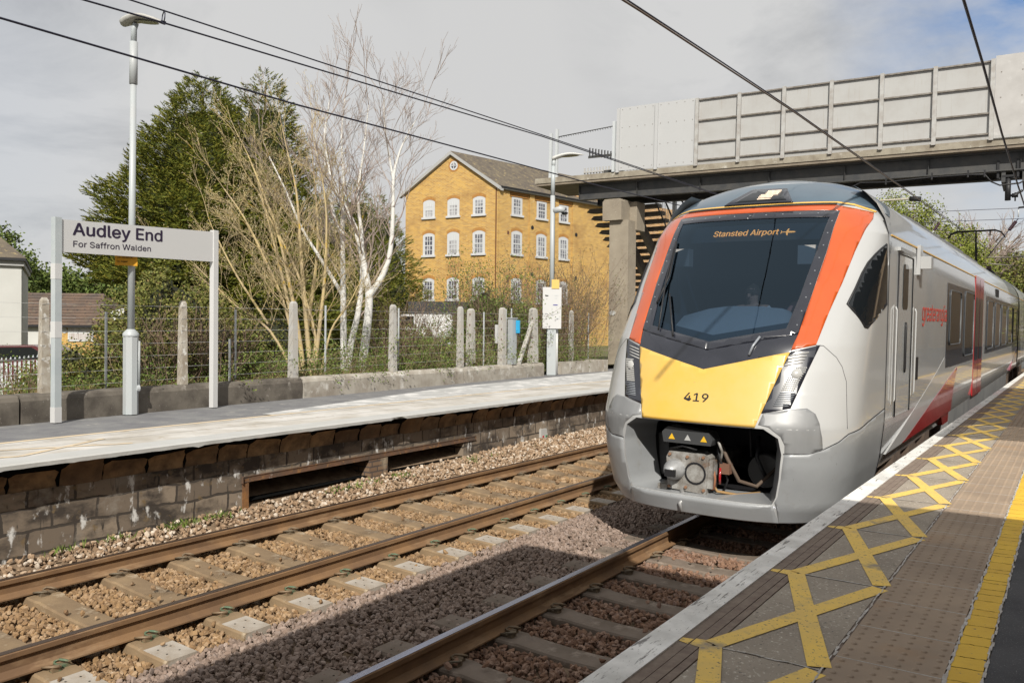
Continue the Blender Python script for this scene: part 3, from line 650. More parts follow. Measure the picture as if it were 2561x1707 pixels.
P_WHITE = pm('train_white_paint', (0.431, 0.435, 0.435), .28, coat=.6, col2=(0.409, 0.414, 0.414), scale=1.2)
P_GREY = pm('train_silver_grey_paint', (.52, .53, .535), .26, .15, coat=.8, col2=(.48, .49, .495), scale=1.0)
P_SILV = pm('train_nose_silver', (.30, .31, .32), .40, .1, coat=.3, col2=(.27, .28, .29), scale=2.0, spots=[((.16, .15, .14), 45, .66, .74, (1, 1, .3)), ((.22, .21, .19), 3, .60, .80)])
P_SILVC = pm('train_corner_shaded_silver', (0.200, 0.205, 0.210), .40, .05, coat=.3, col2=(0.270, 0.275, 0.280), scale=1.1, lo=.40, hi=.72, stretch=(2.2, 1, .4))  # silver paint darkened to put shade on the nose corner
P_ORNG = pm('train_orange_paint', (0.520, 0.090, 0.016), .25, coat=.8, col2=(0.460, 0.075, 0.013), scale=2)
P_YEL = pm('train_yellow_paint', (0.660, 0.400, 0.050), .32, coat=1.0, col2=(0.640, 0.430, 0.120), scale=1.6, spots=[((.35, .25, .12), 28, .70, .74, (.3, 1, 1))])
P_RED = pm('train_red_paint', (.36, .015, .018), .25, coat=.8, col2=(.32, .012, .016), scale=2)
P_NAVY = pm('train_black_mask', (.016, .018, .026), .22, coat=.7, col2=(.024, .026, .036), scale=3)
P_BLK = pm('train_rubber_black', (.010, .010, .012), .55)
P_ROOF = pm('train_roof_grey', (0.085, 0.130, 0.170), .30, .1, coat=.5, col2=(0.070, 0.105, 0.140), scale=2)
P_ROOFT = pm('train_roof_top', (.10, .105, .11), .7, col2=(.16, .16, .16), scale=5)
P_GLASS = pm('tinted_window_glass', (.008, .010, .012), .04, coat=.3, spec=.5)
P_WSCR = pm('windscreen_glass', (.55, .78, 1.0), .02, trans=(.27, .34, .42))
P_BOG = pm('brake_dust_brown', (.12, .085, .06), .9, col2=(.07, .05, .04), scale=5, bump=.4, bscale=40)
P_CAST = pm('oily_cast_metal', (.36, .355, .34), .6, .2, col2=(.15, .13, .11), scale=9, bump=.8, bscale=60, spots=[((.16, .09, .05), 7, .60, .70)])
P_LED = pm('amber_led', (.9, .4, .08), .5, emis=((1.0, .42, .10), 1.6))
P_LAMP = pm('lamp_white', (0.372, 0.372, 0.360), .2, emis=((1, .95, .88), .06))
P_LAMPG = pm('lamp_grey', (.25, .27, .30), .3)
P_FRM = pm('window_frame_grey', (.07, .075, .08), .4)
P_YLINE = pm('train_yellow_stripe', (.75, .45, .10), .35)

# base of the nose with the coupler opening left out
OP_Z0, OP_Z1 = .535, 1.265
def ow(z): return float(np.interp(z, [.535, .60, .8, 1.03, 1.18, 1.265], [.73, .765, .80, .82, .79, .66]))
GLASS_IN = [(0, 2.045), (.74, 2.19), (.87, 3.44), (-.87, 3.44), (-.74, 2.19)]
def inpoly(x, y, P):
    c = False; j = len(P)-1
    for i in range(len(P)):
        if ((P[i][1] > y) != (P[j][1] > y)) and (x < (P[j][0]-P[i][0])*(y-P[i][1])/(P[j][1]-P[i][1])+P[i][0]): c = not c
        j = i
    return c
def nose():
    zs = sorted(set([round(.34+.03*i, 4) for i in range(125) if .34+.03*i < 4.06]+[OP_Z0, OP_Z1, 3.27, 4.07])); nin, nout, nside = 14, 22, 12
    rows = []
    for z in zs:
        hw = itp(HW, z); o = ow(min(max(z, OP_Z0), OP_Z1)) if z < 1.6 else .82
        if z > 3.6: o = min(o, hw*.62)
        uo = (2/math.pi)*math.asin(min(1, (o/hw))**(NN(z)/2)); us = [uo*k/nin for k in range(nin+1)]+[uo+(1-uo)*k/nout for k in range(1, nout+1)]+[1+k/nside for k in range(1, nside+1)]
        rows.append([-u for u in reversed(us[1:])]+us)
    n = len(rows[0]); V = [mapU(u, z) for z, r in zip(zs, rows) for u in r]; parts = {'w': [], 's': []}; c0 = n//2
    for j in range(len(zs)-1):
        for i in range(n-1):
            if OP_Z0 <= zs[j] and zs[j+1] <= OP_Z1+1e-6 and abs(i+.5-c0) < nin: continue
            a, b, c, d = j*n+i, j*n+i+1, (j+1)*n+i+1, (j+1)*n+i; ctr = (V[a]+V[b]+V[c]+V[d])/4
            if ctr.y < 9.9 and abs(ctr.x) < 1 and inpoly(ctr.x, ctr.z, GLASS_IN) and abs(rows[j][i]) < 1: continue
            parts['w'].append((a, b, c, d))
    o = MB().faces(V, parts['w'], True).build('nose_shell', P_WHITE, train); return zs, rows, V, n, c0, nin
zs, rows, NV, nn, c0, nin = nose()
o['label'] = o.get('label', '') if False else o.get('label', '')
# silver lower front (painted over the white, corner patch darkened as shade)
def uz(x, z): return (2/math.pi)*math.asin(min(1, abs(x)/itp(HW, z))**(NN(z)/2))*(1 if x >= 0 else -1)
for s in (-1, 1):
    inner = [(s*uz(.775, .36), .345), (s*uz(.755, .56), .56), (s*uz(.785, .62), .62), (s*uz(.822, .85), .85), (s*uz(.842, 1.04), 1.04)]
    lowq = inner+[(s*uz(1.03, 1.045), 1.045), (s*uz(1.14, 1.085), 1.085), (s*uz(1.25, 1.15), 1.15), (s*uz(1.31, 1.22), 1.22), (s*1.30, 1.285), (s*2, 1.335), (s*2, .345)]
    patch('silver_skirt', lowq if s > 0 else list(reversed(lowq)), mapU, .003, P_SILV, train, .05, .004)
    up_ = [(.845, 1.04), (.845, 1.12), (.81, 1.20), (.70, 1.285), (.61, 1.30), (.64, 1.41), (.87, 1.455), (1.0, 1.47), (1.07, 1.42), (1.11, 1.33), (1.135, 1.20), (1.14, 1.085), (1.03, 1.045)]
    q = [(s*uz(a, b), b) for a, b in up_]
    patch('shaded_silver_corner', q if s > 0 else list(reversed(q)), mapU, .003, P_SILVC, train, .05, .004)
    rec = [(s*1.10, .50), (s*1.9, .55), (s*1.9, .95), (s*1.75, 1.10), (s*1.2, 1.0), (s*1.06, .86)]
patch('bumper_bar', sym([(0, .350), (.77, .350), (.74, .525), (0, .525)]), mapF, .016, P_SILV, train, .06, .03)
# reveal of the coupler opening
rv = MB(); L_ = []
for z in zs:
    if OP_Z0-1e-6 <= z <= OP_Z1+1e-6: L_.append(z)
loop = [(ow(z), z) for z in L_]+[(ow(OP_Z1)*(1-2*k/8), OP_Z1) for k in range(1, 8)]+[(-ow(z), z) for z in reversed(L_)]+[(-ow(OP_Z0)*(1-2*k/8), OP_Z0) for k in range(1, 8)]
P0 = [Vector((x, F_y(x, z), z)) for x, z in loop]; P1 = [Vector((x*.80, F_y(x, z)+.42, OP_Z0+.02+(z-OP_Z0)*.96)) for x, z in loop]; k = len(loop)
rv.faces(P0+P1, [(i, (i+1) % k, k+(i+1) % k, k+i) for i in range(k)], True); rv.build('opening_reveal', P_SILV, train)
P2 = [Vector((p.x*1.0, 9.6, p.z)) for p in P1]
MB().faces(P1+P2, [(i, (i+1) % k, k+(i+1) % k, k+i) for i in range(k)]+[tuple(range(k, 2*k))]).build('coupler_bay', P_BLK, train)

# front colour panels
YTOP = [(0, 1.80), (.80, 2.0)]
patch('yellow_panel', sym([(0, 1.275), (.585, 1.275), (.795, 1.99), (0, 1.79)]), mapF, .010, P_YEL, train, .05, .012)
o = [c for c in train.children if c.name.startswith('yellow_panel')][0]
text_on('number', '419', lambda a, b: mapF(-.15+a, 1.475+b, .0125), .25, .078, P_BLK, o, .03)
bl_ = MB(); 
patch('lower_mask', sym([(0, 1.775), (.80, 1.965), (.86, 2.19), (0, 2.0)]), mapF, .0045, P_NAVY, train, .05, .012)
sr = [(0, 1.985), (.832, 2.165), (.875, 2.67), (.90, 3.02), (.915, 3.50), (0, 3.50), (0, 3.425), (.84, 3.42), (.765, 2.55), (.715, 2.215), (0, 2.065)]
sr_o = patch('windscreen_surround', sr, mapF, .009, P_NAVY, train, .05, .012)
patch('windscreen_surround', mirror(sr), mapF, .009, P_NAVY, train, .05, .012)
ws = patch('windscreen', sym([(0, 2.05), (.73, 2.20), (.78, 2.55), (.855, 3.43), (0, 3.435)]), mapF, .003, P_WSCR, train, .06, .0)
# bolts round the windscreen
bt = MB()
for k in range(9):
    for s in (-1, 1):
        z = 2.25+k*.14; p = mapF(s*(.80+.08*(z-2.2)/1.25), z, .012); bt.obox(p, (1, 0, 0), (0, 1, 0), (0, 0, 1), .006, .004, .006)
for k in range(9): p = mapF(-.72+k*.18, 3.465, .012); bt.obox(p, (1, 0, 0), (0, 1, 0), (0, 0, 1), .007, .004, .005)
bt.build('bolt', P_LAMPG, sr_o)
sill = patch('windscreen_sill', sym([(0, 2.06), (.70, 2.19), (.735, 2.30), (0, 2.155)]), mapF, -.030, pm('cab_sill_blue', (.05, .07, .09), .4), train, .06, .0)
# orange side flashes and red orange band over the windscreen
orr = [(.80, 2.01), (1.0, 2.065), (1.045, 2.39), (1.10, 2.70), (1.14, 3.03), (1.185, 3.28), (1.215, 3.42), (1.20, 3.50), (.86, 3.575), (.86, 3.505), (.917, 3.50), (.902, 3.02), (.877, 2.67), (.832, 2.165)]
patch('orange_flash', orr, mapF, .006, P_ORNG, train, .04, .008)
patch('orange_flash', mirror(orr), mapF, .006, P_ORNG, train, .04, .008)
patch('orange_band', sym([(0, 3.505), (.858, 3.505), (.858, 3.575), (0, 3.565)]), mapF, .008, P_ORNG, train, .05, .010)
patch('roof_gasket', sym([(0, 3.568), (.86, 3.578), (.86, 3.600), (0, 3.592)]), mapF, .012, P_BLK, train, .05, .014)
patch('yellow_stripe', sym([(0, 3.594), (.86, 3.602), (1.02, 3.575), (1.21, 3.505), (1.215, 3.52), (1.02, 3.592), (.86, 3.618), (0, 3.61)]), mapF, .009, P_YLINE, train, .05, .008)
fair = [(-2, 3.50)]; 
rf = [(u, 3.50+.09*max(0, 1-(abs(u)/1.0)**3)) for u in np.linspace(-2, 2, 33)]+[(u, 4.045) for u in np.linspace(2, -2, 17)]
patch('roof_fairing', rf, mapU, .005, P_ROOF, train, .06, .006)
# indicator box on the roof front
bx_ = [(-.36, 3.605), (.42, 3.605), (.27, 3.80), (-.13, 3.82)]
ib = patch('roof_indicator', bx_, mapF, .030, P_NAVY, train, .05, .03)
patch('indicator_glass', [(-.24, 3.63), (.34, 3.63), (.23, 3.78), (-.09, 3.795)], mapF, .034, P_GLASS, ib, .05, .004)
ld = MB()
for r in range(7):
    for c in range(14):
        if (r < 3 and c > 10) or (r > 3 and c < 3): continue
        p = mapF(.02+c*.014+r*.004, 3.65+r*.018, .042); ld.obox(p, (1, 0, 0), (0, 1, 0), (0, 0, 1), .0045, .003, .005)
ld.build('indicator_dots', pm('warm_lamp_dots', (.9, .75, .6), .4, emis=((1, .75, .55), .6)), ib)
# destination display behind the glass
dd = patch('destination_display', sym([(0, 3.20), (.80, 3.20), (.83, 3.395), (0, 3.40)]), mapF, -.045, pm('display_dark', (.035, .045, .055), .35), train, .06, .0)
text_on('lettering', 'Stansted Airport', lambda a, b: mapF(-.38+a, 3.262+b, -.038), .74, .066, P_LED, dd, .03)
pp = [(0, .030), (.04, .030), (.055, .066), (.07, .066), (.066, .036), (.13, .034), (.15, .026), (.13, .018), (.066, .016), (.07, -.014), (.055, -.014), (.04, .022), (0, .022), (-.012, .045), (-.02, .045), (-.014, .026), (-.02, .007), (-.012, .007)]
patch('aeroplane_symbol', [(.40+a*.95, 3.262+b) for a, b in pp], mapF, -.038, P_LED, dd, .05, .0)
# cab inside
cab = MB(); cab.box(-1.05, 1.05, 10.3, 10.34, 1.7, 3.5).box(-1.02, -.98, 9.55, 10.3, 1.7, 3.4).box(.98, 1.02, 9.55, 10.3, 1.7, 3.4); cab.build('cab_interior', pm('cab_wall_dark', (.03, .05, .08), .9), train)
MB().box(-.9, .9, 8.6, 10.2, 1.46, 1.50).build('cab_floor', pm('cab_floor_dark', (.02, .02, .02), .9), train)
ds = MB(); prof = [(-.50, 2.20), (-.42, 2.33), (-.15, 2.41), (.05, 2.44), (.35, 2.44), (.60, 2.42), (.70, 2.33), (.72, 2.18)]
V = [(x, F_y(x, 2.2)+.12+(z-2.2)*.75, z) for x, z in prof]+[(x, F_y(x, 2.2)+.55, z-.02) for x, z in prof]
V += [(x, F_y(x, 2.2)+.07, 2.05) for x, z in prof]
n8 = len(prof); ds.faces(V, [(i, i+1, n8+i+1, n8+i) for i in range(n8-1)]+[(2*n8+i, 2*n8+i+1, i+1, i) for i in range(n8-1)], True)
ds.build('driving_desk', pm('desk_grey', (.40, .43, .45), .6), train)
for s in (-1, 1): MB().box(s*.70-.09, s*.70+.09, 9.00, 9.12, 2.90, 3.10).build('cab_camera', pm('cab_camera_grey', (.30, .30, .30), .5), train)

# headlights
for s in (-1, 1):
    hp = [(.625, 1.405), (.87, 1.465), (1.035, 2.065), (.775, 1.985)]; hp = hp if s > 0 else mirror(hp)
    h = patch('headlight', hp, mapF, .006, P_NAVY, train, .05, .010)
    b = MB()
    for k in range(4):
        z = 1.955-k*.032; x0 = .80-.012*k; P = [mapF(s*(x0+t*.15), z+t*.035, .012) for t in (0, .33, .66, 1)]; b.tube(P, .0065, 5)
    b.build('lamp_bars', P_LAMP, h)
    c = mapF(s*.865, 1.795, .012); lens = MB(); V = []
    for (rr, d) in ((.046, 0), (.040, .008), (.02, .016)):
        for q in range(14): a = q*2*math.pi/14; V.append(mapF(s*(.875)+rr*1.05*math.cos(a), 1.79+rr*math.sin(a), .010+d))
    lens.faces(V, [(r*14+q, r*14+(q+1) % 14, (r+1)*14+(q+1) % 14, (r+1)*14+q) for r in range(2) for q in range(14)]+[tuple(28+q for q in range(14))], True).build('lamp_lens', P_LAMP, h)
    dts = MB()
    for r in range(12):
        for cc in range(7):
            z = 1.63+r*.0195; x = .775+cc*.016+(z-1.63)*.36
            if (x-.875)**2+(z-1.79)**2 < .0022: continue
            p = mapF(s*x, z, .0105); dts.obox(p, (1, 0, 0), (0, 1, 0), (0, 0, 1), .0068, .003, .0065)
    dts.build('lamp_dots', P_LAMP, h)
    lo = MB()
    for r in range(8):
        z = 1.485+r*.017; P = [mapF(s*(.715+t*.13+(z-1.48)*.36), z, .010) for t in (0, .5, 1)]; lo.tube(P, .0055, 4)
    lo.build('reflector_ribs', P_LAMPG, h)

# cab side windows, seams, access covers
sw = [(9.755, 3.145), (9.60, 3.09), (9.45, 3.02), (9.28, 2.92), (9.13, 2.80), (8.95, 2.63), (8.78, 2.47), (8.80, 2.42), (8.90, 2.25), (8.96, 2.245), (9.75, 2.49)]
for s in (-1, 1):
    q = sw if s > 0 else sw
    o = patch('cab_side_window', q, mapG(s), .011, P_GLASS, train, .05, .010)
    fr = [mapG(s)(a, b, .007) for a, b in sw]; MB().tube(fr+[fr[0]], .012, 5).build('window_seal', P_BLK, o)
    surf_tube('panel_seam', [(9.88, .45), (9.88, 1.3), (9.88, 3.3), (9.88, 3.42)], mapG(s), 0, .009, P_BLK, train)
    surf_tube('panel_seam', [(8.39, 1.22), (9.0, 1.28), (9.86, 1.345)], mapG(s), -.002, .007, P_BLK, train)
    surf_tube('panel_seam', [(s*.835, 1.035), (s*1.03, 1.04), (s*1.14, 1.08), (s*1.25, 1.15), (s*1.31, 1.22)], mapF, -.002, .007, P_BLK, train)
    surf_tube('panel_seam', [(s*1.0, 2.063), (s*1.06, 2.06), (s*1.17, 1.95), (s*1.22, 1.86), (s*1.26, 1.72), (s*1.30, 1.27)], mapF, -.003, .0055, pm('seam_grey', (.10, .10, .10), .7), train)
# wipers
MB().tube([mapF(-.60, 2.16, .03), mapF(-.66, 2.45, .045), mapF(-.72, 2.7, .045), mapF(-.79, 3.1, .035)], .010, 6).tube([mapF(-.74, 2.45, .03), mapF(-.71, 2.75, .03), mapF(-.80, 3.18, .025)], .014, 5).build('wiper', P_BLK, train)
MB().tube([mapF(-.40, 2.10, .03), mapF(-.52, 2.35, .04), mapF(-.62, 2.55, .03)], .011, 6).build('wiper', P_BLK, train)
MB().tube([mapF(.43, 1.945, .02), mapF(.455, 2.03, .03), mapF(.50, 2.115, .03)], .012, 6).build('wiper_spindle', P_LAMPG, train)

# coupler
cp_ = thing('coupler', None, None); cp_.parent = train; cp_.location = (-.13, 8.02, .80)
hd = MB(); hp = [(-.21, -.24), (.20, -.26), (.22, .10), (.16, .14), (-.20, .14), (-.23, .08)]; hd.prism(hp, -.10, .12, 'y'); hd.build('coupler_head', P_CAST, cp_)
cone = MB(); V = []
for (r, y) in ((.11, -.10), (.10, -.17), (.055, -.25), (.03, -.27)): V += [(-.13+r*math.cos(a), y, -.04+r*math.sin(a)) for a in [k*2*math.pi/16 for k in range(16)]]
cone.faces(V, [(j*16+k, j*16+(k+1) % 16, (j+1)*16+(k+1) % 16, (j+1)*16+k) for j in range(3) for k in range(16)]+[tuple(48+k for k in range(16))], True).build('coupler_cone', pm('pale_cast_metal', (.45, .46, .47), .45, .4, col2=(.30, .30, .30), scale=12), cp_)
MB().box(-.17, -.06, -.285, -.25, -.09, -.02).build('coupler_tongue', P_BLK, cp_)
V = [(.085+r*math.cos(a), y, -.06+r*math.sin(a)) for (r, y) in ((.115, -.104), (.095, -.104), (.09, .06)) for a in [k*2*math.pi/18 for k in range(18)]]
MB().faces(V, [(j*18+k, j*18+(k+1) % 18, (j+1)*18+(k+1) % 18, (j+1)*18+k) for j in range(2) for k in range(18)]+[tuple(36+k for k in range(18))]).build('coupler_cup', P_BLK, cp_)
eb = MB(); eb.prism([(-.24, .24), (.26, .24), (.28, .30), (.24, .37), (-.20, .40), (-.26, .34)], -.16, .05, 'y'); ebo = eb.build('electrical_cover', pm('cover_black', (.045, .047, .05), .5), cp_)
for k, xx in enumerate((-.15, .02, .19)):
    MB().faces([(xx-.035, -.164, .275), (xx+.035, -.164, .275), (xx, -.164, .335)], [(0, 1, 2)]).build('warning_triangle', pm('warning_yellow', (.7, .42, .02), .5) if k != 1 else P_WHITE, ebo)
MB().tube([(.30, -.05, .28), (.33, -.02, .18), (.30, .02, .05)], .014, 6).build('hose', P_CAST, cp_)
MB().tube([(.26, .1, .26), (.36, .05, .1), (.46, .12, -.12), (.60, .25, -.18), (.75, .4, .0)], .020, 7).build('hose', pm('brown_hose', (.10, .07, .05), .7), cp_)
MB().tube([(.24, .0, .0), (.28, -.06, -.1), (.27, -.05, -.2), (.22, 0, -.22)], .012, 6).build('hose', pm('rusty_link', (.25, .10, .05), .8), cp_)
MB().tube([(.33, -.06, .02), (.335, -.08, -.08), (.33, -.06, -.14)], .012, 6).build('red_handle', P_RED, cp_)
MB().box(-.18, .12, .1, 1.2, -.12, .06).build('coupler_bar', P_CAST, cp_)
for (bx, bz) in ((-.19, .11), (.17, .11), (-.19, -.22), (.18, -.22), (.0, .10), (-.01, -.21)): MB().tube([(bx, -.12, bz), (bx, -.095, bz)], .016, 6).build('coupler_bolt', pm('rusty_bolt', (.22, .12, .07), .7), cp_)
MB().tube([(-.20, -.08, .16), (-.05, -.12, .21), (.10, -.10, .18)], .013, 6).build('hose', P_BLK, cp_)
MB().tube([(.24, .05, .30), (.30, .0, .1), (.36, .08, -.12), (.30, .1, -.28)], .012, 6).build('hose', P_BLK, cp_)
MB().tube([(.22, .0, -.14), (.30, -.05, -.22), (.45, .1, -.26), (.62, .3, -.25)], .014, 6).build('hose', pm('ochre_hose', (.30, .18, .07), .7), cp_)
MB().tube([(.55, .45, .30), (.58, .30, .1), (.66, .35, -.1)], .022, 6).build('hose', P_BLK, cp_)
MB().box(.30, .40, .0, .1, -.05, .05).build('valve_block', pm('rusty_valve', (.16, .08, .05), .8), cp_)
MB().box(-.56, -.40, .35, .6, -.2, .25).build('buffer_box', pm('bay_grey_box', (.07, .07, .07), .7), cp_)
MB().tube([(.62, .42, -.05), (.62, .75, -.05)], .17, 16).build('air_drum', pm('bay_grey_box', (.07, .07, .07), .7), cp_)
for xx in (-.30, .05, .5): MB().tube([(xx, .30, .44), (xx, .36, .1)], .012, 5).build('hose', P_BLK, cp_)
MB().tube([(-.05, -.12, -.24), (.0, -.16, -.30), (-.03, -.20, -.36), (.0, -.21, -.44)], [.022, .024, .024, .012], 8).build('drain_cock', pm('bright_cast', (.35, .35, .35), .5, .5), cp_)
MB().box(-.32, -.22, -.1, .1, -.26, -.21).build('coupler_bracket', P_CAST, cp_); MB().box(.20, .26, -.08, .05, -.2, .08).build('coupler_bracket', P_CAST, cp_)

# car bodies
def body_section(dx=0):
    return [(1.24, .50), (1.33, .80), (1.36, 1.15), (1.36, 3.0), (1.35, 3.27)], [(1.35, 3.27), (1.30, 3.45), (1.21, 3.62), (1.08, 3.76), (.96, 3.83)], [(.96, 3.83), (.80, 3.90), (.55, 3.97), (.3, 4.0), (0, 4.0)]
def extr(prof, ya, yb, name, m, parent):
    full = prof+[(-x, z) for x, z in reversed(prof)] if abs(prof[-1][0]) < 1e-6 else None; b = MB()
    for P in ([full] if full else [prof, [(-x, z) for x, z in prof]]):
        k = len(P); V = [(x, ya, z) for x, z in P]+[(x, yb, z) for x, z in P]; b.faces(V, [(i, i+1, k+i+1, k+i) for i in range(k-1)], True)
    return b.build(name, m, parent)
def end_wall(y, name, parent):
    a, b, c = body_section(); P = a+b[1:]+c[1:]; P = P+[(-x, z) for x, z in reversed(P[:-1])]; return MB().faces([(x, y, z) for x, z in P], [tuple(range(len(P)))]).build(name, P_BLK, parent)
sa, sb_, sc_ = body_section()
CARS = ((9.885, 35.0), (35.75, 62.0))
for (ya, yb) in CARS:
    yr = ya if ya > 20 else 10.3
    extr([(1.24, .62), (1.33, .80), (1.36, 1.15), (1.36, 3.0), (1.35, 3.27)], ya, yb, 'body_side', P_GREY, train); extr(sb_, ya, yb, 'cantrail', P_WHITE, train); extr(sc_, yr+.9*(ya < 20), yb, 'roof', P_ROOFT, train)
    if ya > 20: end_wall(ya, 'car_end', train)
    end_wall(yb, 'car_end', train)
    MB().box(-1.15, 1.15, ya+.3, yb-.3, .58, .62).build('underframe', P_BLK, train)
def plate(name, poly, s, m, parent, x=1.36, t=.006, out=.004):
    return MB().prism([(a, b) for a, b in poly], s*(x-.02), s*(x+out), 'x').build(name, m, parent)
gang = MB().box(-1.1, 1.1, 35.0, 35.75, .7, 3.7); gang.build('gangway_bellows', P_BLK, train)
for s in (-1, 1):
    for off in (0.0, 25.9):
        ys_ = lambda v: v+off
        far = off > 0
        if not far:
            # cab door with window, handles and step light
            d = plate('cab_door', rrect(10.45, 11.45, 1.20, 3.10, .06), s, P_GREY, train, out=.006)
            plate('door_window', rrect(10.76, 11.12, 2.46, 3.0, .07), s, P_GLASS, d, out=.012)
            MB().tube([(s*1.368, 10.45, 1.2), (s*1.368, 10.45, 3.1), (s*1.368, 11.45, 3.1), (s*1.368, 11.45, 1.2)], .010, 4).build('door_seal', P_BLK, d)
            MB().box(s*1.355, s*1.39, 10.4, 11.5, 3.13, 3.17).build('rain_strip', P_GREY, d)
            MB().tube([(s*1.372, 11.0, 1.7), (s*1.38, 10.98, 1.75), (s*1.38, 10.98, 2.25), (s*1.372, 11.0, 2.3)], .016, 6).build('door_handle', P_BLK, d)
            for yy in (10.28, 11.66):
                plate('grab_recess', rrect(yy-.04, yy+.04, 1.35, 2.5, .03), s, P_GREY, train, out=.003)
                MB().tube([(s*1.375, yy, 1.38), (s*1.39, yy, 1.42), (s*1.39, yy, 2.44), (s*1.375, yy, 2.48)], .009, 6).build('grab_rail', P_WHITE, train)
            plate('emergency_plate', rrect(11.95, 12.15, 1.55, 1.85, .01), s, P_BLK, train, out=.003)
            c = MB().box(s*1.36, s*1.40, 11.78, 11.98, 2.92, 3.30); c = c.build('side_camera', P_WHITE, train); MB().box(s*1.40, s*1.52, 11.84, 12.02, 3.0, 3.16).build('camera_housing', P_WHITE, c)
            plate('white_flash', [(9.9, .70), (11.15, 1.02), (12.0, 1.20), (12.7, 1.31), (14.1, 1.585), (14.85, 1.76), (15.0, 1.50), (15.2, 1.33), (11.3, .82), (9.9, .64)] if False else [(10.0, .82), (11.15, 1.02), (12.7, 1.31), (14.1, 1.585), (14.85, 1.76), (15.55, 1.56), (16.5, 1.56), (11.6, .86), (11.0, .82)], s, P_WHITE, train, out=.003)
            plate('red_flash', [(11.15, .82), (16.62, 1.53), (16.15, 1.18), (15.85, .82)], s, P_RED, train, out=.005)
            MB().prism([(11.15, .82), (15.85, .82), (15.80, .64), (15.1, .64), (14.9, .80), (11.5, .80)], s*1.20, s*1.335, 'x').build('red_skirt', P_RED, train)
            text_on('operator_name', 'greateranglia', (lambda a, b: Vector((s*1.3665, (12.36+a) if s > 0 else (14.95-a), 2.33+b))), 2.55, .25, P_ORNG if False else pm('lettering_red', (.62, .05, .03), .4), train, .0)
            plate('door_stripe', rrect(16.4, 16.5, 1.6, 1.62, .005), s, P_BLK, train, out=.003)
        band1 = (14.95, 19.32) if not far else (16.2, 19.32)
        b1 = plate('window_band', rrect(ys_(band1[0]), ys_(band1[1]), 1.58, 2.96, .02), s, P_NAVY, train, out=.004)
        w_list = [(15.3, 16.85, 1.95, 2.85), (17.5, 19.15, 1.70, 2.90)] if not far else [(17.5, 19.15, 1.70, 2.90)]
        for (a, b, c, d) in w_list:
            wn = plate('window', rrect(ys_(a), ys_(b), c, d, .10), s, P_GLASS, b1, out=.010)
            P = [(s*1.372, ys_(p[0]), p[1]) for p in rrect(a, b, c, d, .10)]; MB().tube(P+[P[0]], .011, 5).build('window_frame', P_FRM, wn)
        dr = plate('passenger_door', rrect(ys_(19.42), ys_(21.25), .80, 3.30, .05), s, P_RED, train, out=.006)
        for (a, b) in ((19.55, 20.25), (20.42, 21.12)): plate('door_window', rrect(ys_(a), ys_(b), 1.55, 2.85, .08), s, P_GLASS, dr, out=.011)
        MB().box(s*1.362, s*1.368, ys_(20.325), ys_(20.345), .85, 3.25).build('door_gap', P_BLK, dr)
        b2 = plate('window_band', rrect(ys_(21.95), ys_(34.75), 1.62, 2.96, .02), s, P_NAVY, train, out=.004)
        for (a, b) in ((22.3, 24.0), (24.6, 26.3), (26.9, 28.9), (29.6, 31.6), (32.2, 34.2)):
            if far and a > 26: break
            wn = plate('window', rrect(ys_(a), ys_(b), 1.72, 2.86, .10), s, P_GLASS, b2, out=.010)
            P = [(s*1.372, ys_(p[0]), p[1]) for p in rrect(a, b, 1.72, 2.86, .10)]; MB().tube(P+[P[0]], .011, 5).build('window_frame', P_FRM, wn)
        plate('side_display', rrect(ys_(24.6), ys_(25.6), 3.02, 3.22, .02), s, P_BLK, train, out=.008)
        plate('grey_skirt', [(ys_(16.3), .78), (ys_(33.5), .78), (ys_(33.5), 1.25), (ys_(16.6), 1.25)], s, pm('skirt_dark_grey', (.16, .17, .18), .5), train, x=1.345, out=.018) if False else None
        MB().box(s*1.10, s*1.32, ys_(16.0), ys_(30.5), .42, .80).build('equipment_skirt', pm('skirt_grey', (.13, .135, .14), .5, col2=(.2, .2, .2), scale=2), train)
        plate('red_flash', [(ys_(31.2), .82), (ys_(34.9), 1.5), (ys_(34.9), .82)], s, P_RED, train, out=.004)
        MB().box(s*1.352, s*1.362, ys_(10.0 if not far else 9.95), ys_(34.9), 3.262, 3.277).build('yellow_stripe', P_YLINE, train)
    if s > 0:
        text_on('maker_name', 'STADLER', (lambda a, b: Vector((1.3565-(1.2-(.96+b))*.10, 9.95+a, .96+b))), .55, .07, pm('maker_blue', (.03, .22, .55), .4), train, .06)
# bogies
for yb in (11.2, 32.2, 38.0):
    bg = thing('bogie', None, None); bg.parent = train; bg.location = (0, yb, 0)
    for s in (-1, 1):
        b = MB(); b.prism([(-.2, .55), (3.2, .55), (3.4, .45), (3.4, .30), (2.4, .28), (2.2, .42), (.8, .42), (.6, .28), (-.4, .30), (-.4, .45)], s*1.0, s*1.16, 'x')
        for yy in (.2, 2.75): b.prism(rrect(yy-.24, yy+.24, .20, .78, .08), s*1.12, s*1.26, 'x')
        b.prism(rrect(1.25, 1.75, .40, .82, .04), s*1.10, s*1.24, 'x'); b.build('bogie_frame', P_BOG, bg)
    for yy in (.2, 2.75):
        V = []
        for xx in (-.78, -.65, .65, .78): V += [(xx, yy+.42*math.cos(a), .42+.42*math.sin(a)) for a in [k*2*math.pi/24 for k in range(24)]]
        w_ = MB().faces(V, [(j*24+k, j*24+(k+1) % 24, (j+1)*24+(k+1) % 24, (j+1)*24+k) for j in (0, 2) for k in range(24)]+[tuple(q*24+k for k in range(24)) for q in range(4)]).build('wheelset', P_BOG, bg)
        MB().tube([(-.65, yy, .42), (.65, yy, .42)], .09, 10).build('axle', P_BOG, bg)
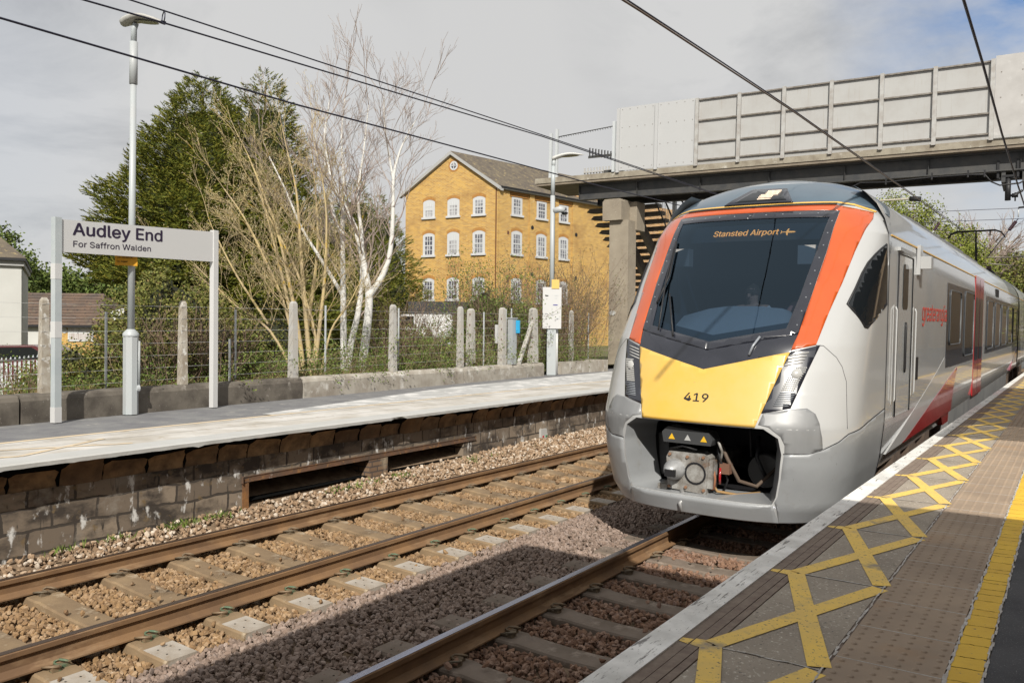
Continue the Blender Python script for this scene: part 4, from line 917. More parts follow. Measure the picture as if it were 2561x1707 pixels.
# roof equipment and pantograph
rq = MB()
for (a, b, h) in ((14.8, 18.5, 4.06), (19.2, 22.5, 4.08), (23.2, 26.0, 4.06), (31.6, 34.2, 4.06), (37, 45, 4.06)): MB().prism([(-.85, 3.82), (.85, 3.82), (.80, h-.05), (.70, h), (-.70, h), (-.80, h-.05)], a, b, 'y').build('roof_equipment', P_ROOFT, train)
pg = thing('pantograph', None, None); pg.parent = train; pg.location = (.30, 30.9, 4.0)
MB().box(-.5, .5, -.8, .9, 0, .06).tube([(0, .55, .08), (-.05, .95, .35), (-.02, .35, .95)], .035, 6).build('pantograph_arm', P_BLK, pg)
MB().tube([(-.02, .35, .95), (.0, .0, 1.30)], .025, 6).build('pantograph_link', P_BLK, pg)
for yy in (-.12, .12): MB().tube([(-.80, yy, 1.13), (-.72, yy, 1.26), (-.55, yy, 1.33), (.55, yy, 1.35), (.72, yy, 1.28), (.82, yy, 1.12)], .020, 5).build('collector_strip', P_BLK, pg)
for xx in (-.4, .4): MB().tube([(xx, -.12, 1.33), (xx, .12, 1.33)], .02, 5).tube([(xx, 0, 1.33), (xx, 0, 1.18)], .02, 5).build('pantograph_spring', P_BLK, pg)
for yy, xx in ((-.6, .45), (.5, -.45), (-.6, -.45)): MB().tube([(xx, yy, -.02), (xx, yy, .16)], .07, 8).build('insulator', pm('insulator_brown', (.08, .04, .03), .4), pg)

# ================================================================== FOOTBRIDGE
M_BCON = pm('bridge_edge_concrete', (.33, .30, .24), .9, col2=(.20, .17, .13), scale=2.5, bump=.9, bscale=40, spots=[((.55, .53, .48), 3, .58, .72), ((.10, .08, .06), 12, .60, .72)])
M_BSOF = pm('bridge_soffit', (.24, .20, .15), .9, col2=(.17, .14, .11), scale=2)
M_PANEL = pm('bridge_white_panel', (0.382, 0.382, 0.375), .6, col2=(0.344, 0.335, 0.323), scale=1.5, lo=.45, hi=.75, spots=[((.30, .27, .23), 3, .58, .80, (5, 1, .22)), ((.24, .18, .12), 7, .68, .78, (4, 1, .5))])
M_PANELP = pm('bridge_plain_panel', (.42, .425, .43), .6, col2=(.41, .415, .42), scale=1.5)
M_FRAME = pm('bridge_frame_grey', (.40, .40, .39), .6, col2=(.30, .28, .26), scale=5)
M_FRAMED = pm('bridge_rail_brown', (.13, .11, .09), .7, col2=(.24, .22, .20), scale=7)
BR = thing('footbridge', 'long concrete and steel footbridge with white panelled parapet crossing above the tracks', 'bridge', (-13.5, 26.1, 0), R(1.72))
BR.rotation_euler = (0, R(.95), R(1.72))
# local: u along the bridge (towards the near platform), v away from the camera, z up; falls gently to the right
MB().box(-3.4, 26, 0, 2.6, 7.585, 7.775).build('deck_edge', M_BCON, BR)
MB().box(-3.35, 26, .03, 2.57, 7.50, 7.585).build('deck_soffit', M_BSOF, BR)
for v0 in (.42, 1.95):
    b = MB(); b.box(-1.7, 26, v0-.10, v0+.10, 7.44, 7.50).box(-1.7, 26, v0-.012, v0+.012, 6.96, 7.44).box(-1.7, 26, v0-.12, v0+.12, 6.93, 6.96)
    for k in range(12): b.box(-1.7+k*2.3, -1.69+k*2.3, v0-.10, v0+.10, 6.96, 7.44)
    b.build('main_girder', M_STEEL, BR)
for k in range(7): MB().box(-1.5+k*3.6, -1.4+k*3.6, .42, 1.95, 7.1, 7.4).build('cross_girder', M_STEEL, BR)
PST = [0, 1.43, 2.86, 4.28, 5.70, 7.12, 8.54, 9.95, 11.38]
for k, u in enumerate(PST):
    MB().box(u-.055, u+.055, -.07, .03, 7.74, 9.98-.0*k).build('parapet_post', M_FRAME if k > 1 else M_PANELP, BR)
for k in range(2): MB().box(PST[k]+.057, PST[k+1]-.057, -.02, .0, 7.80, 10.0).build('parapet_panel', M_PANELP, BR)
for k in range(2, 8):
    a, c = PST[k]+.057, PST[k+1]-.057
    MB().box(a, c, .03, .05, 7.86, 9.96).build('parapet_panel', M_PANEL, BR)
    for z in (7.93, 8.50, 9.24, 9.93): MB().box(a, c, -.035, .029, z-.022, z+.022).build('parapet_rail', M_FRAMED, BR)
MB().box(PST[8]+.06, 26, -.02, .01, 7.86, 10.06).build('parapet_panel', pm('bridge_grey_panel', (.42, .41, .40), .6, col2=(.36, .35, .34), scale=2, spots=[((.5, .5, .49), 3, .6, .75)]), BR)
MB().box(PST[8]+.06, 26, -.06, .0, 7.78, 7.86).build('parapet_panel', M_PANEL, BR)
MB().box(-.1, 26, 2.5, 2.54, 7.80, 9.9).build('parapet_panel', M_PANEL, BR)
rv_ = MB()
for k in (0, 1):
    for j in range(5):
        for z in (7.9, 8.6, 9.3, 9.92): rv_.obox((PST[k]+.14+j*.285, -.023, z), (1, 0, 0), (0, 1, 0), (0, 0, 1), .012, .004, .012)
for j in range(20):
    for z in (8.1, 8.9, 9.6): rv_.obox((PST[8]+.2+j*.5, -.023, z), (1, 0, 0), (0, 1, 0), (0, 0, 1), .014, .004, .014)
rv_.build('rivet', M_FRAMED, BR)
# palisade gate and stairhead at the far end
for (u, v, z1) in ((-.17, 0, 9.55), (-2.85, .2, 9.45), (-2.60, .2, 9.58)):
    MB().box(u-.05, u+.05, v-.05, v+.05, 7.78, z1).build('gate_post', M_GALV if u > -2.7 else M_STEEL if False else M_GALV, BR)
b = MB(); b.box(-2.6, -.2, 2.35, 2.39, 7.95, 8.0).box(-2.6, -.2, 2.35, 2.39, 8.32, 8.38)
for k in range(19): b.box(-2.6+k*.13, -2.54+k*.13, 2.39, 2.41, 7.80, 8.52)
b.build('palisade_railing', M_PANEL, BR)
MB().tube([(-2.7, .25, 9.30), (-.17, 0, 9.40)], .018, 5).build('spiked_rail', M_STEEL, BR)
sp_ = MB()
for k in range(24): u = -2.65+k*.104; sp_.tube([(u, .25-.01*k, 9.30+.004*k), (u+.03, .25-.01*k, 9.25+.004*k)], .009, 4)
sp_.build('spiked_rail', M_STEEL, BR)
b = MB()
for k in range(9): b.box(-2.3+k*.13, -2.25+k*.13, 2.2, 2.22, 8.95-.03*k, 9.25-.03*k)
b.box(-2.35, -1.15, 2.23, 2.25, 8.85, 8.95); b.build('sign_bracket', M_STEEL, BR)
MB().box(-1.0, -.22, .9, .95, 7.78, 8.06).build('dark_step_panel', M_STEEL, BR)
# OLE brackets under the deck
for u in (4.55, 5.05, 11.7, 12.2):
    MB().box(u-.05, u+.05, .35, 2.1, 6.62, 6.93).build('hanger_bracket', M_STEEL, BR)
# concrete pier with T shaped head, on the far platform
M_PIER = pm('pier_exposed_aggregate', (.30, .26, .20), .95, col2=(.23, .195, .15), scale=1.5, bump=1, bscale=55, spots=[((.45, .42, .36), 24, .60, .70), ((.14, .11, .08), 30, .62, .72)])
P_ = thing('bridge_pier', 'rough concrete bridge pier with a T shaped head standing on the far platform', 'pier', (-13.72, 26.2, HF))
MB().prism([(0, 0), (.74, 0), (.74, 5.2), (0, 5.2)], 0.0, .62, 'y').build('shaft', M_PIER, P_)
MB().prism([(-.20, 5.2), (.54, 5.2), (.54, 5.86), (.46, 5.95), (-.12, 5.95), (-.20, 5.86)], -.16, .10, 'y').box(.0, .53, .10, 1.25, 5.15, 5.93).box(.50, .80, .55, 1.2, 4.9, 5.90).build('pier_head', M_PIER, P_)
V = [(.16+.125*math.cos(a), -.004, 1.93+.085*math.sin(a)) for a in [k*2*math.pi/20 for k in range(20)]]; V2 = [(x, -.018, z) for x, y, z in V]
MB().faces(V+V2, [tuple(range(20, 40))]+[(k, (k+1) % 20, 20+(k+1) % 20, 20+k) for k in range(20)]).build('number_plate', M_WHITE, P_)
# stairs behind the pier
M_TREAD = pm('stair_tread_dark', (.10, .08, .065), .9, col2=(.16, .14, .115), scale=3, bump=.6, bscale=40)
ST = thing('stairs', 'open stair flight of thick dark treads coming down behind the bridge pier', 'stairs', (0, 0, 0))
for k in range(18):
    x0 = -16.0+.02*k; y0_ = 28.6+.30*k; z = 6.97-.245*k
    b = MB().prism([(x0, z-.13), (x0+.12, z-.02), (x0+.12, z), (x0+3.05, z), (x0+3.05, z-.13), (x0+.25, z-.16)], y0_, y0_+.36, 'y'); b.build('tread', M_TREAD, ST)
for x in (-14.7, -13.9): MB().prism([(28.5, 6.85), (34.0, 2.35), (34.0, 1.9), (28.5, 6.4)], x, x+.18, 'x').build('stringer', M_TREAD, ST)
for x in (-12.95,):
    MB().tube([(x, 28.3, 7.9), (x, 34.0, 3.3)], .035, 6).tube([(x, 28.3, 7.05), (x, 34.0, 2.4)], .03, 6).build('handrail', M_STEEL, ST)
    for k in range(38): yy = 28.4+k*.15; zz = 7.0-.80*(yy-28.3); MB().tube([(x, yy, zz), (x, yy, zz+.80)], .010, 4).build('baluster', M_GALV, ST)
MB().box(-12.25, -12.13, 28.3, 28.45, 1, 8.2).build('stair_post', M_GALV, ST)
MB().tube([(-12.1, 28.2, 7.6), (-11.6, 29.4, 6.3)], .03, 5).tube([(-12.1, 28.2, 7.3), (-11.6, 29.4, 6.0)], .03, 5).build('handrail', M_STEEL, ST)
MB().box(-14.9, -12.1, 31.6, 31.8, 1.0, 1.3).box(-15, -12.5, 33.9, 35.5, 1.0, 3.0).build('stair_base', M_BCON, ST)

# ================================================================== PLATFORM FURNITURE
NB = thing('station_nameboard', 'white station nameboard on two white posts reading Audley End', 'sign', (-10.919, 5.506, HF))
ang = math.atan2(8.074-5.506, -11.194+10.919)
NB.rotation_euler = (0, 0, ang)
M_SIGNW = pm('sign_white', (0.52, 0.52, 0.52), .4); M_SIGNT = pm('sign_dark_purple', (.018, .009, .032), .6)
M_REFL = pm('post_light_grey', (.34, .38, .40), .5, col2=(.42, .45, .46), scale=2)
for u, z1 in ((0, 2.66), (2.585, 2.78)):
    MB().box(u-.045, u+.045, -.045, .045, 0, z1).build('post', M_REFL if u == 0 else M_SIGNW, NB)
MB().box(-.048, .048, -.048, .048, 0, .20).build('post_band', M_SIGNW, NB); MB().box(-.048, .048, -.048, .048, 1.10, 1.31).build('post_band', M_SIGNW, NB); MB().box(-.048, .048, -.048, .048, 1.86, 2.06).build('post_band', M_SIGNW, NB)
V = [(.045, -.025, 2.215), (2.54, -.025, 2.285), (2.54, -.025, 2.752), (.045, -.025, 2.640), (.045, .0, 2.215), (2.54, .0, 2.285), (2.54, .0, 2.752), (.045, .0, 2.640)]
bd = MB().faces(V, [(0, 1, 2, 3), (7, 6, 5, 4), (0, 4, 5, 1), (1, 5, 6, 2), (2, 6, 7, 3), (3, 7, 4, 0)]).build('board', M_SIGNW, NB)
def nb_map(u0, z0): 
    return lambda a, b: Vector((u0+a, -.0275, z0+b+.036*(a+u0)))
text_on('lettering', 'Audley End', nb_map(.210, 2.448), 1.385, .158, M_SIGNT, bd, .045)
text_on('lettering', 'For Saffron Walden', nb_map(.214, 2.292), 1.19, .077, M_SIGNT, bd, .02)

LP = thing('platform_lamp_post', 'tall white lamp post with a wide base behind the nameboard', 'lamp post', (-11.19, 6.694, HF))
M_LAMPW = pm('lamp_post_white', (0.387, 0.400, 0.407), .45, col2=(0.375, 0.413, 0.427), scale=1.5, spots=[((.25, .25, .24), 8, .70, .76)])
MB().prism([(.104*math.cos(a), .104*math.sin(a)) for a in [k*math.pi/4+math.pi/8 for k in range(8)]], 0, 1.12, 'z').build('base', M_LAMPW, LP)
V = []
for (r, z) in ((.110, 1.12), (.110, 1.16), (.052, 1.22)): V += [(r*math.cos(a), r*math.sin(a), z) for a in [k*math.pi/8 for k in range(16)]]
MB().faces(V, [(j*16+k, j*16+(k+1) % 16, (j+1)*16+(k+1) % 16, (j+1)*16+k) for j in range(2) for k in range(16)], True).build('collar', M_LAMPW, LP)
MB().tube([(0, 0, 1.18), (.02, .01, 4.75)], [.050, .042], 14).build('pole', M_LAMPW, LP)
MB().tube([(.02, .01, 4.72), (.022, .012, 5.32)], .056, 14).build('sleeve', M_LAMPW, LP)
MB().tube([(.022, .012, 5.30), (.025, .012, 5.50), (.06, .02, 5.58)], .042, 12).build('spigot', M_REFL, LP)
MB().tube([(.06, .085, .35), (.06, .085, 1.05)], .022, 8).build('cable_duct', M_LAMPW, LP)
V = [(.075+.035*math.cos(a), .085, .37+.05*math.sin(a)) for a in [k*math.pi/5 for k in range(10)]]; MB().faces(V+[(x, y-.05, z) for x, y, z in V], [tuple(range(10, 20))]+[(k, (k+1) % 10, 10+(k+1) % 10, 10+k) for k in range(10)]).build('lock_cover', M_GALV, LP)
def lamp_head(parent, o, d, L, m1, m2, name='lamp_head'):
    """leaf shaped LED lantern: o = back, d = direction"""
    o = Vector(o); d = Vector(d).normalized(); s_ = Vector((-d.y, d.x, 0)).normalized(); up = Vector((0, 0, 1)); V = []; n = 14
    for i in range(n+1):
        t = i/n; w = .145*math.sin(math.pi*min(1, t*.9+.12))**.7*(1 if t < .95 else .5)+.006; arch = .055*math.sin(math.pi*min(1, t*1.05))-.10*t*t*.55; th = .075*(1-t)**.6+.012
        c = o+d*L*t+up*arch
        for (a, b) in ((-1, 0), (-.7, .55), (0, .8), (.7, .55), (1, 0), (.6, -.5), (0, -.62), (-.6, -.5)): V.append(c+s_*w*a+up*th*b)
    b = MB().faces(V, [(i*8+k, i*8+(k+1) % 8, (i+1)*8+(k+1) % 8, (i+1)*8+k) for i in range(n) for k in range(8)]+[tuple(range(8)), tuple(range(n*8+7, n*8-1, -1))], True).build(name, m1, parent)
    c = o+d*L*.55+up*(-.02); V = [c+d*L*.3*math.cos(a)+s_*.085*math.sin(a)-up*(.005+.03*math.cos(a)) for a in [k*math.pi/8 for k in range(16)]]
    MB().faces(V, [tuple(range(16))]).build('lamp_glass', m2, b); return b
lamp_head(LP, (-.13, -.06, 5.60), (.93, .30, -.02), .72, pm('lantern_grey', (.42, .42, .40), .5, col2=(.33, .32, .30), scale=6), pm('lantern_glass', (.30, .31, .26), .2))
t_ = thing('warning_notice', 'small yellow notice with black text strapped to the lamp post under the nameboard', 'notice', (-11.19+.06, 6.694-.11, 3.0)); t_.rotation_euler = (0, 0, R(62))
MB().box(-.145, .145, 0, .012, .0, .30).build('plate', pm('notice_amber', (.55, .27, .01), .5), t_)
for i, l in enumerate(('Please stand behind', 'the yellow line until', 'your intended train', 'has stopped')):
    text_on('lettering', l, (lambda a, b, z=.225-i*.060: Vector((-.115+a, -.002, z+b))), .20 if i < 3 else .13, .026, M_BLACK, t_, .004)

# second lamp post / passenger information post nearer the bridge
IP = thing('information_post', 'white lamp post with notice boards, camera dome and yellow plate left of the bridge pier', 'lamp post', (-12.45, 20.256, HF))
IP.rotation_euler = (0, 0, R(40))
MB().box(-.13, .13, -.06, .06, 0, 2.0).build('base', M_LAMPW, IP)
MB().tube([(0, 0, 2.0), (0, 0, 5.15)], .065, 12).tube([(0, 0, 5.15), (.01, 0, 6.0)], .060, 12).build('pole', M_LAMPW, IP)
MB().tube([(.07, .05, 2.0), (.07, .05, 5.15)], .014, 6).build('conduit', M_STEEL, IP)
MB().box(-.27, .27, -.10, -.06, 1.335, 2.52).build('notice_board', M_SIGNW, IP)
MB().box(-.002, .002, -.106, -.10, 1.38, 2.3).build('board_joint', M_GALV, IP)
for (x, z, w_, h_, m) in ((-.20, 2.26, .09, .03, M_STEEL), (.07, 2.28, .10, .02, M_GALV), (.07, 2.20, .08, .015, M_GALV), (.03, 2.0, .13, .025, pm('print_blue', (.05, .05, .25), .6)), (.10, 1.62, .12, .02, M_GALV)):
    MB().box(x, x+w_, -.108, -.102, z, z+h_).build('printed_text', m, IP)
MB().box(-.02, .20, -.12, -.10, 2.48, 2.74).build('yellow_plate', pm('plate_pale_amber', (.62, .42, .12), .5), IP)
MB().tube([(.18, .10, 0), (.18, .10, 1.4)], .035, 8).build('back_post', M_SIGNW, IP)
lamp_head(IP, (-.02, .0, 6.20), (.95, -.3, .16), .92, pm('lantern_white', (.55, .55, .53), .5), pm('lantern_glass2', (.25, .23, .15), .2))
MB().tube([(.01, 0, 5.95), (.03, 0, 6.22)], .055, 10).build('spigot', M_LAMPW, IP)
cm_ = MB().tube([(.02, 0, 4.72), (.22, -.05, 4.76), (.34, -.08, 4.72)], [.08, .10, .07], 10).build('camera_bracket', M_LAMPW, IP)
V = []
for j in range(4):
    a0 = j/4*math.pi/2
    for k in range(12): a = k*math.pi/6; V.append((.34+.10*math.cos(a0)*math.cos(a), -.08+.10*math.cos(a0)*math.sin(a), 4.66-.07*math.sin(a0)))
MB().faces(V, [(j*12+k, j*12+(k+1) % 12, (j+1)*12+(k+1) % 12, (j+1)*12+k) for j in range(3) for k in range(12)]+[tuple(36+k for k in range(12))], True).build('camera_dome', P_GLASS, IP)

# ---- concrete fence posts and strained wires
M_POST = pm('old_concrete_post', (.40, .37, .32), .95, col2=(.27, .23, .18), scale=6, bump=.9, bscale=55, spots=[((.58, .57, .54), 9, .56, .66), ((.20, .10, .05), 5, .70, .74)])
M_POSTW = pm('lichened_white_post', (0.399, 0.392, 0.378), .95, col2=(0.376, 0.352, 0.312), scale=7, bump=.9, bscale=55, spots=[((.28, .23, .16), 11, .64, .70)])
def post(x, y, z0, z1, w, lab, m, strut=None, holes=False, grp=None):
    b = MB(); s = []
    for (z, k) in ((z0, 1.12), (z1-.10, .86), (z1-.04, .80), (z1, .45)):
        s += [(x-w*k, y-w*k, z), (x+w*k, y-w*k, z), (x+w*k, y+w*k, z), (x-w*k, y+w*k, z)]
    b.faces(s, [(i*4+k, i*4+(k+1) % 4, (i+1)*4+(k+1) % 4, (i+1)*4+k) for i in range(3) for k in range(4)]+[(12, 13, 14, 15)])
    o = b.build('fence_post', m); tag(o, lab, 'fence post', grp)
    if holes:
        h = MB()
        for k in range(5): h.box(x+w*.3, x+w*.5, y-w*1.14, y-w*.9, z0+.15+k*.27, z0+.19+k*.27)
        h.build('bolt_hole', pm('rust_stain', (.14, .05, .03), .9), o)
    if strut: 
        MB().obox(((x+strut[0])/2, (y+strut[1])/2, (z0+.1+z1-.4)/2), (Vector((strut[0]-x, strut[1]-y, z0-(z1-.35)))).normalized(), (0, 0, 1), Vector((strut[0]-x, strut[1]-y, 0)).normalized().cross(Vector((0, 0, 1))), math.dist((x, y, z1-.35), (strut[0], strut[1], z0))/2, .055, .05).build('strut', m, o)
    return o
fy = [(5.55, 1.2, 2.51, 'weathered fence post with an orange rust mark left of the nameboard', M_POST), (7.75, 1.24, 2.55, 'mossy grey fence post between the lamp post and the right nameboard post', M_POST),
      (10.15, 1.24, 2.63, 'lichen whitened fence post just right of the nameboard', M_POSTW), (13.1, 1.24, 2.67, 'tall slim white fence post right of the birch trunks', M_POSTW), (15.75, 1.24, 2.71, 'white fence post above the joint in the pale wall', M_POSTW)]
for y, a, b, lab, m in fy: post(xwall(y)-.16, y, 1.2, b, .052 if m is M_POST else .062, lab, m)
post(-12.85, 16.95, 1.3, 2.70, .085, 'whitish gate post with rows of rusty bolts, left of the cabinet', M_POSTW, None, True)
post(-12.42, 17.75, 1.2, 2.745, .080, 'flat topped white gate post directly left of the grey cabinet', M_POSTW, None, True)
post(-12.62, 19.55, 1.25, 2.79, .105, 'thick gate post braced by a slanting strut beside the information post', M_POSTW, (-12.42, 18.55), True)
post(-13.15, 22.6, 1.2, 2.81, .062, 'slender pale fence post between the information post and the bridge pier', M_POSTW)
M_WIRE = pm('fence_wire', (.50, .50, .50), .6)
for k in range(7):
    z = 1.33+.185*k; P = [(-10.9+.10, 2.0, z-.02)]+[(xwall(y)-.11, y, z+(.012*y-.08)) for y, a, b, l, m in fy]+[(-12.36, 17.7, z+.14), (-12.55, 19.5, z+.15), (-13.08, 22.6, z+.18), (-13.4, 25.9, z+.2)]
    o = MB().tube(P, .0024, 4).build('fence_wire', M_WIRE); tag(o, f'thin strained fence wire, {ordn(k)} strand up from the low wall', 'wire', 'wires strung between the concrete fence posts')
k = 0
for (y, dx, z1) in ((4.6, -.9, 2.2), (6.65, -.35, 2.35), (7.0, -.2, 1.95), (9.0, -.25, 2.45), (8.8, -.15, 1.95), (11.4, -.4, 2.6), (13.9, -.5, 2.62), (13.4, -.2, 2.0), (17.3, -.3, 2.62), (18.6, -.2, 2.75), (18.3, -.2, 2.72), (24.0, -.3, 2.75)):
    x = xwall(y)+dx-.15
    o = MB().box(x-.014, x+.014, y-.012, y+.012, 1.0, z1).build('metal_stake', M_GALV); tag(o, f'thin grey metal stake of the wire fence, {ordn(k)} from the left', 'stake', 'metal stakes along the wire fence'); k += 1
cbx = MB().box(-12.49, -12.33, 18.1, 18.3, 1.25, 2.46).box(-12.51, -12.31, 18.08, 18.32, 2.46, 2.49).build('cabinet', pm('cabinet_grey', (.33, .35, .36), .5)); tag(cbx, 'narrow grey electrical cabinet between the concrete gate posts', 'cabinet')
MB().box(-12.31, -12.20, 18.22, 18.26, 2.08, 2.42).build('blue_label', pm('cabinet_blue', (.03, .33, .60), .5), cbx)
o = MB().box(-12.80, -12.72, 17.95, 18.05, 1.8, 2.3).build('meter_box', pm('meter_grey', (.5, .5, .5), .5)); tag(o, 'small pale meter box half hidden behind the flat topped gate post', 'box')

# ================================================================== OVERHEAD LINE
M_OHW = pm('overhead_wire', (.035, .035, .055), .4, .6); M_OHB = pm('overhead_wire_bronze', (.16, .12, .09), .5, .6)
def ohw(pts, r, lab, m=M_OHW, parent=None): o = MB().tube(pts, r, 6).build('overhead_wire', m); tag(o, lab, 'wire'); return o
ohw([(-6.35, -2, 4.40), (-6.35, 2.8, 4.312), (-6.35, 5.5, 4.325), (-6.35, 8.533, 4.40), (-6.35, 11.77, 4.474), (-6.35, 15.6, 4.61), (-6.35, 24, 4.92), (-6.35, 45, 5.2)], .0095, 'thick dark contact wire over the far track, lowest of the left wires')
w2 = ohw([(-6.5, -2, 4.44), (-6.5, 3.48, 4.70), (-6.5, 4.16, 4.736), (-6.5, 8.73, 4.919), (-6.5, 10.25, 4.984), (-6.5, 17.1, 5.138), (-6.5, 26, 5.4), (-6.5, 50, 5.9)], .0085, 'lower wire of the close pair above the far track')
w3 = ohw([(-6.5, -2, 4.60), (-6.5, 3.87, 4.83), (-6.5, 4.18, 4.841), (-6.5, 8.73, 4.966), (-6.5, 10.25, 5.005), (-6.5, 17.1, 5.160), (-6.5, 26, 5.44), (-6.5, 50, 5.95)], .0075, 'upper wire of the close pair above the far track')
dl = MB().tube([(-6.49, 4.17, 4.738), (-6.47, 4.165, 4.77), (-6.475, 4.17, 4.81), (-6.50, 4.18, 4.845), (-6.525, 4.18, 4.81), (-6.52, 4.17, 4.76), (-6.49, 4.17, 4.738)], .005, 6).box(-6.512, -6.488, 4.15, 4.19, 4.725, 4.75).build('dropper_loop', M_OHW); tag(dl, 'small loop clip joining the pair of wires near the top left', 'clip')
ohw([(-3.1, -1, 4.5), (-3.1, 6.1, 4.842), (-3.1, 6.43, 4.859), (-3.1, 11.06, 5.046), (-3.1, 21.27, 5.33), (-3.1, 35.2, 5.7), (-3.1, 60, 6)], .0095, 'brown contact wire running over the train roof', M_OHB)
ohw([(-3.13, -1, 4.57), (-3.13, 6.22, 4.895), (-3.12, 8.5, 4.985), (-3.1, 11.06, 5.066), (-3.1, 21.27, 5.36), (-3.1, 35, 5.75)], .0075, 'thin second wire just above the wire over the train')
ohw([(-.9, 4, 5.36), (-.9, 8.74, 5.248), (-.9, 10.65, 5.192), (-.9, 13.72, 5.013), (-.9, 17.8, 4.894), (-.9, 24.5, 4.75)], .016, 'thick black wire in the top right corner')
M_INS = pm('insulator_dark', (.05, .02, .03), .35)
def insulator(name, a, b, n, r, lab):
    a, b = Vector(a), Vector(b); m = MB(); m.tube([a, b], r*.4, 8)
    for k in range(n): c = a+(b-a)*((k+.5)/n); d = (b-a).normalized()*.012; m.tube([c-d, c+d], r, 10)
    o = m.build(name, M_INS); tag(o, lab, 'insulator'); return o
i1 = insulator('insulator', (-3.02, 24.62, 5.126), (-3.14, 24.54, 4.92), 8, .035, 'dark ribbed insulator tilted above the train roof in front of the green tree')
MB().tube([(-3.14, 24.54, 4.92), (-3.22, 24.47, 4.78)], .014, 6).build('insulator_rod', M_GALV, i1)
M_ARM = pm('cantilever_tube', (.22, .20, .17), .6, .5)
hg = thing('wire_support', 'black hanging wire support with drum insulators under the right end of the bridge', 'support', (-1.6, 26.9, 6.1))
MB().box(-.14, .14, -.1, .1, .46, .52).box(-.27, -.21, -.08, .08, .45, .95).box(.21, .27, -.08, .08, .45, .95).box(-.27, .27, -.05, .05, .42, .47).tube([(0, 0, .45), (0, 0, -.18)], .075, 12).build('bracket', M_BLACK if False else P_BLK, hg)
MB().tube([(0, 0, -.05), (.15, -.05, -.06), (.36, -.1, .06)], .035, 6).tube([(.18, -.05, .02), (.18, -.05, -.22)], .02, 6).tube([(.1, -.05, -.06), (.25, -.05, -.06)], .06, 8).build('registration_clamp', P_BLK, hg)
cbp = [(-5.9, 26.0, 6.22), (-5.7, 26.0, 6.45), (-5.3, 26.0, 6.62), (-4.6, 26.0, 6.57), (-3.4, 26.0, 6.60), (-2.5, 26.0, 6.58), (-2.1, 26.0, 6.55), (-1.95, 26.1, 6.35), (-1.75, 26.2, 6.25), (-1.3, 26.4, 6.30), (-1.0, 26.4, 6.45)]
o = MB().tube(cbp, .022, 6).build('cable', P_BLK); tag(o, 'black cable looping along the underside of the bridge girder', 'cable')
for p in cbp[3:7:1]: MB().box(p[0]-.02, p[0]+.02, p[1]-.03, p[1]+.03, p[2]-.07, p[2]+.12).build('cable_clip', P_BLK, o)
a1 = MB().tube([(-5.9, 26.9, 6.20), (-4.1, 26.9, 6.17)], .028, 8).build('registration_arm', pm('pale_tube', (.38, .35, .28), .6)); tag(a1, 'pale horizontal registration arm above the train roof under the bridge', 'support arm')
MB().tube([(-4.1, 26.9, 6.17), (-3.8, 26.9, 6.14)], .075, 10).build('drum_insulator', P_BLK, a1)
sup = thing('overhead_line_mast', 'distant overhead line mast with slanting arms and insulators beyond the train', 'mast', (1.2, 35, 0))
MB().box(-.1, .1, -.1, .1, .9, 8.2).build('mast_post', M_STEEL, sup)
for pa, pb, r, m in (((-2.95, .15, 6.40), (-3.9, -.4, 4.95), .018, M_OHW), ((-3.86, -.45, 4.985), (-3.14, .03, 4.99), .022, M_ARM), ((-3.8, -.5, 4.75), (-3.13, .03, 4.69), .022, M_ARM), ((-2.95, .15, 6.45), (-2.95, .19, 6.80), .02, M_GALV), ((-3.3, 0, 5.8), (-3.9, -.4, 4.95), .02, M_ARM), ((0, 0, 6.9), (-2.95, .15, 6.8), .03, M_STEEL), ((0, 0, 5.2), (-3.1, .03, 4.99), .03, M_ARM)):
    MB().tube([pa, pb], r, 6).build('mast_arm', m, sup)
mm = MB(); a, b_ = Vector((-3.02, .11, 6.30)), Vector((-3.22, -.02, 5.98)); mm.tube([a, b_], .03, 8)
for k in range(9): c = a+(b_-a)*((k+.5)/9); d = (b_-a).normalized()*.014; mm.tube([c-d, c+d], .062, 10)
mm.build('ribbed_insulator', M_INS, sup)
for z, lab in ((6.783, 'thin faint wire crossing the sky beyond the bridge, upper one'), (6.398, 'thin faint wire crossing the sky beyond the bridge, lower one')):
    ohw([(-10, 33.2, z-.15), (-4, 34.5, z-.03), (-1.7, 35.2, z), (0, 35.4, z+.06), (3, 36, z+.1)], .010, lab)

# ================================================================== BRICK MILL
M_MILL = brick_mat('yellow_stock_brick', (.56, .31, .055), (.34, .16, .03), (.50, .38, .18), bw=.30, rh=.105, ms=.020,
    var=[((.30, .17, .06), .35, .52, .72, (1, 1.2, 1)), ((.56, .35, .10), .9, .54, .72, (1, 1, 1)), ((.52, .44, .32), 2.2, .66, .72, (1, 3, 1)), ((.25, .12, .04), 7, .62, .74, (1, 2.5, 1))])
M_MILLR = brick_mat('orange_stock_brick', (.52, .26, .07), (.24, .10, .04), (.55, .42, .26), bw=.30, rh=.105, ms=.020, var=[((.24, .13, .05), .6, .5, .7, (1, 1, 1)), ((.20, .10, .04), 7, .60, .72, (1, 2.5, 1))])
M_ARCH = pm('arch_brick', (.42, .20, .05), .9, col2=(.30, .14, .035), scale=12, stretch=(1, 1, .3))
M_SLATE = pm('mossy_slate', (.085, .07, .058), .9, col2=(.14, .115, .08), scale=1.6, det=10, bump=1, bscale=9, spots=[((.32, .25, .12), 3, .58, .68), ((.07, .06, .055), 4, .58, .68, (1, 1, 2)), ((.45, .42, .36), 9, .68, .74)])
M_BARGE = pm('bargeboard_white', (0.344, 0.344, 0.337), .6)
M_WINW = pm('window_white', (.50, .51, .52), .5)
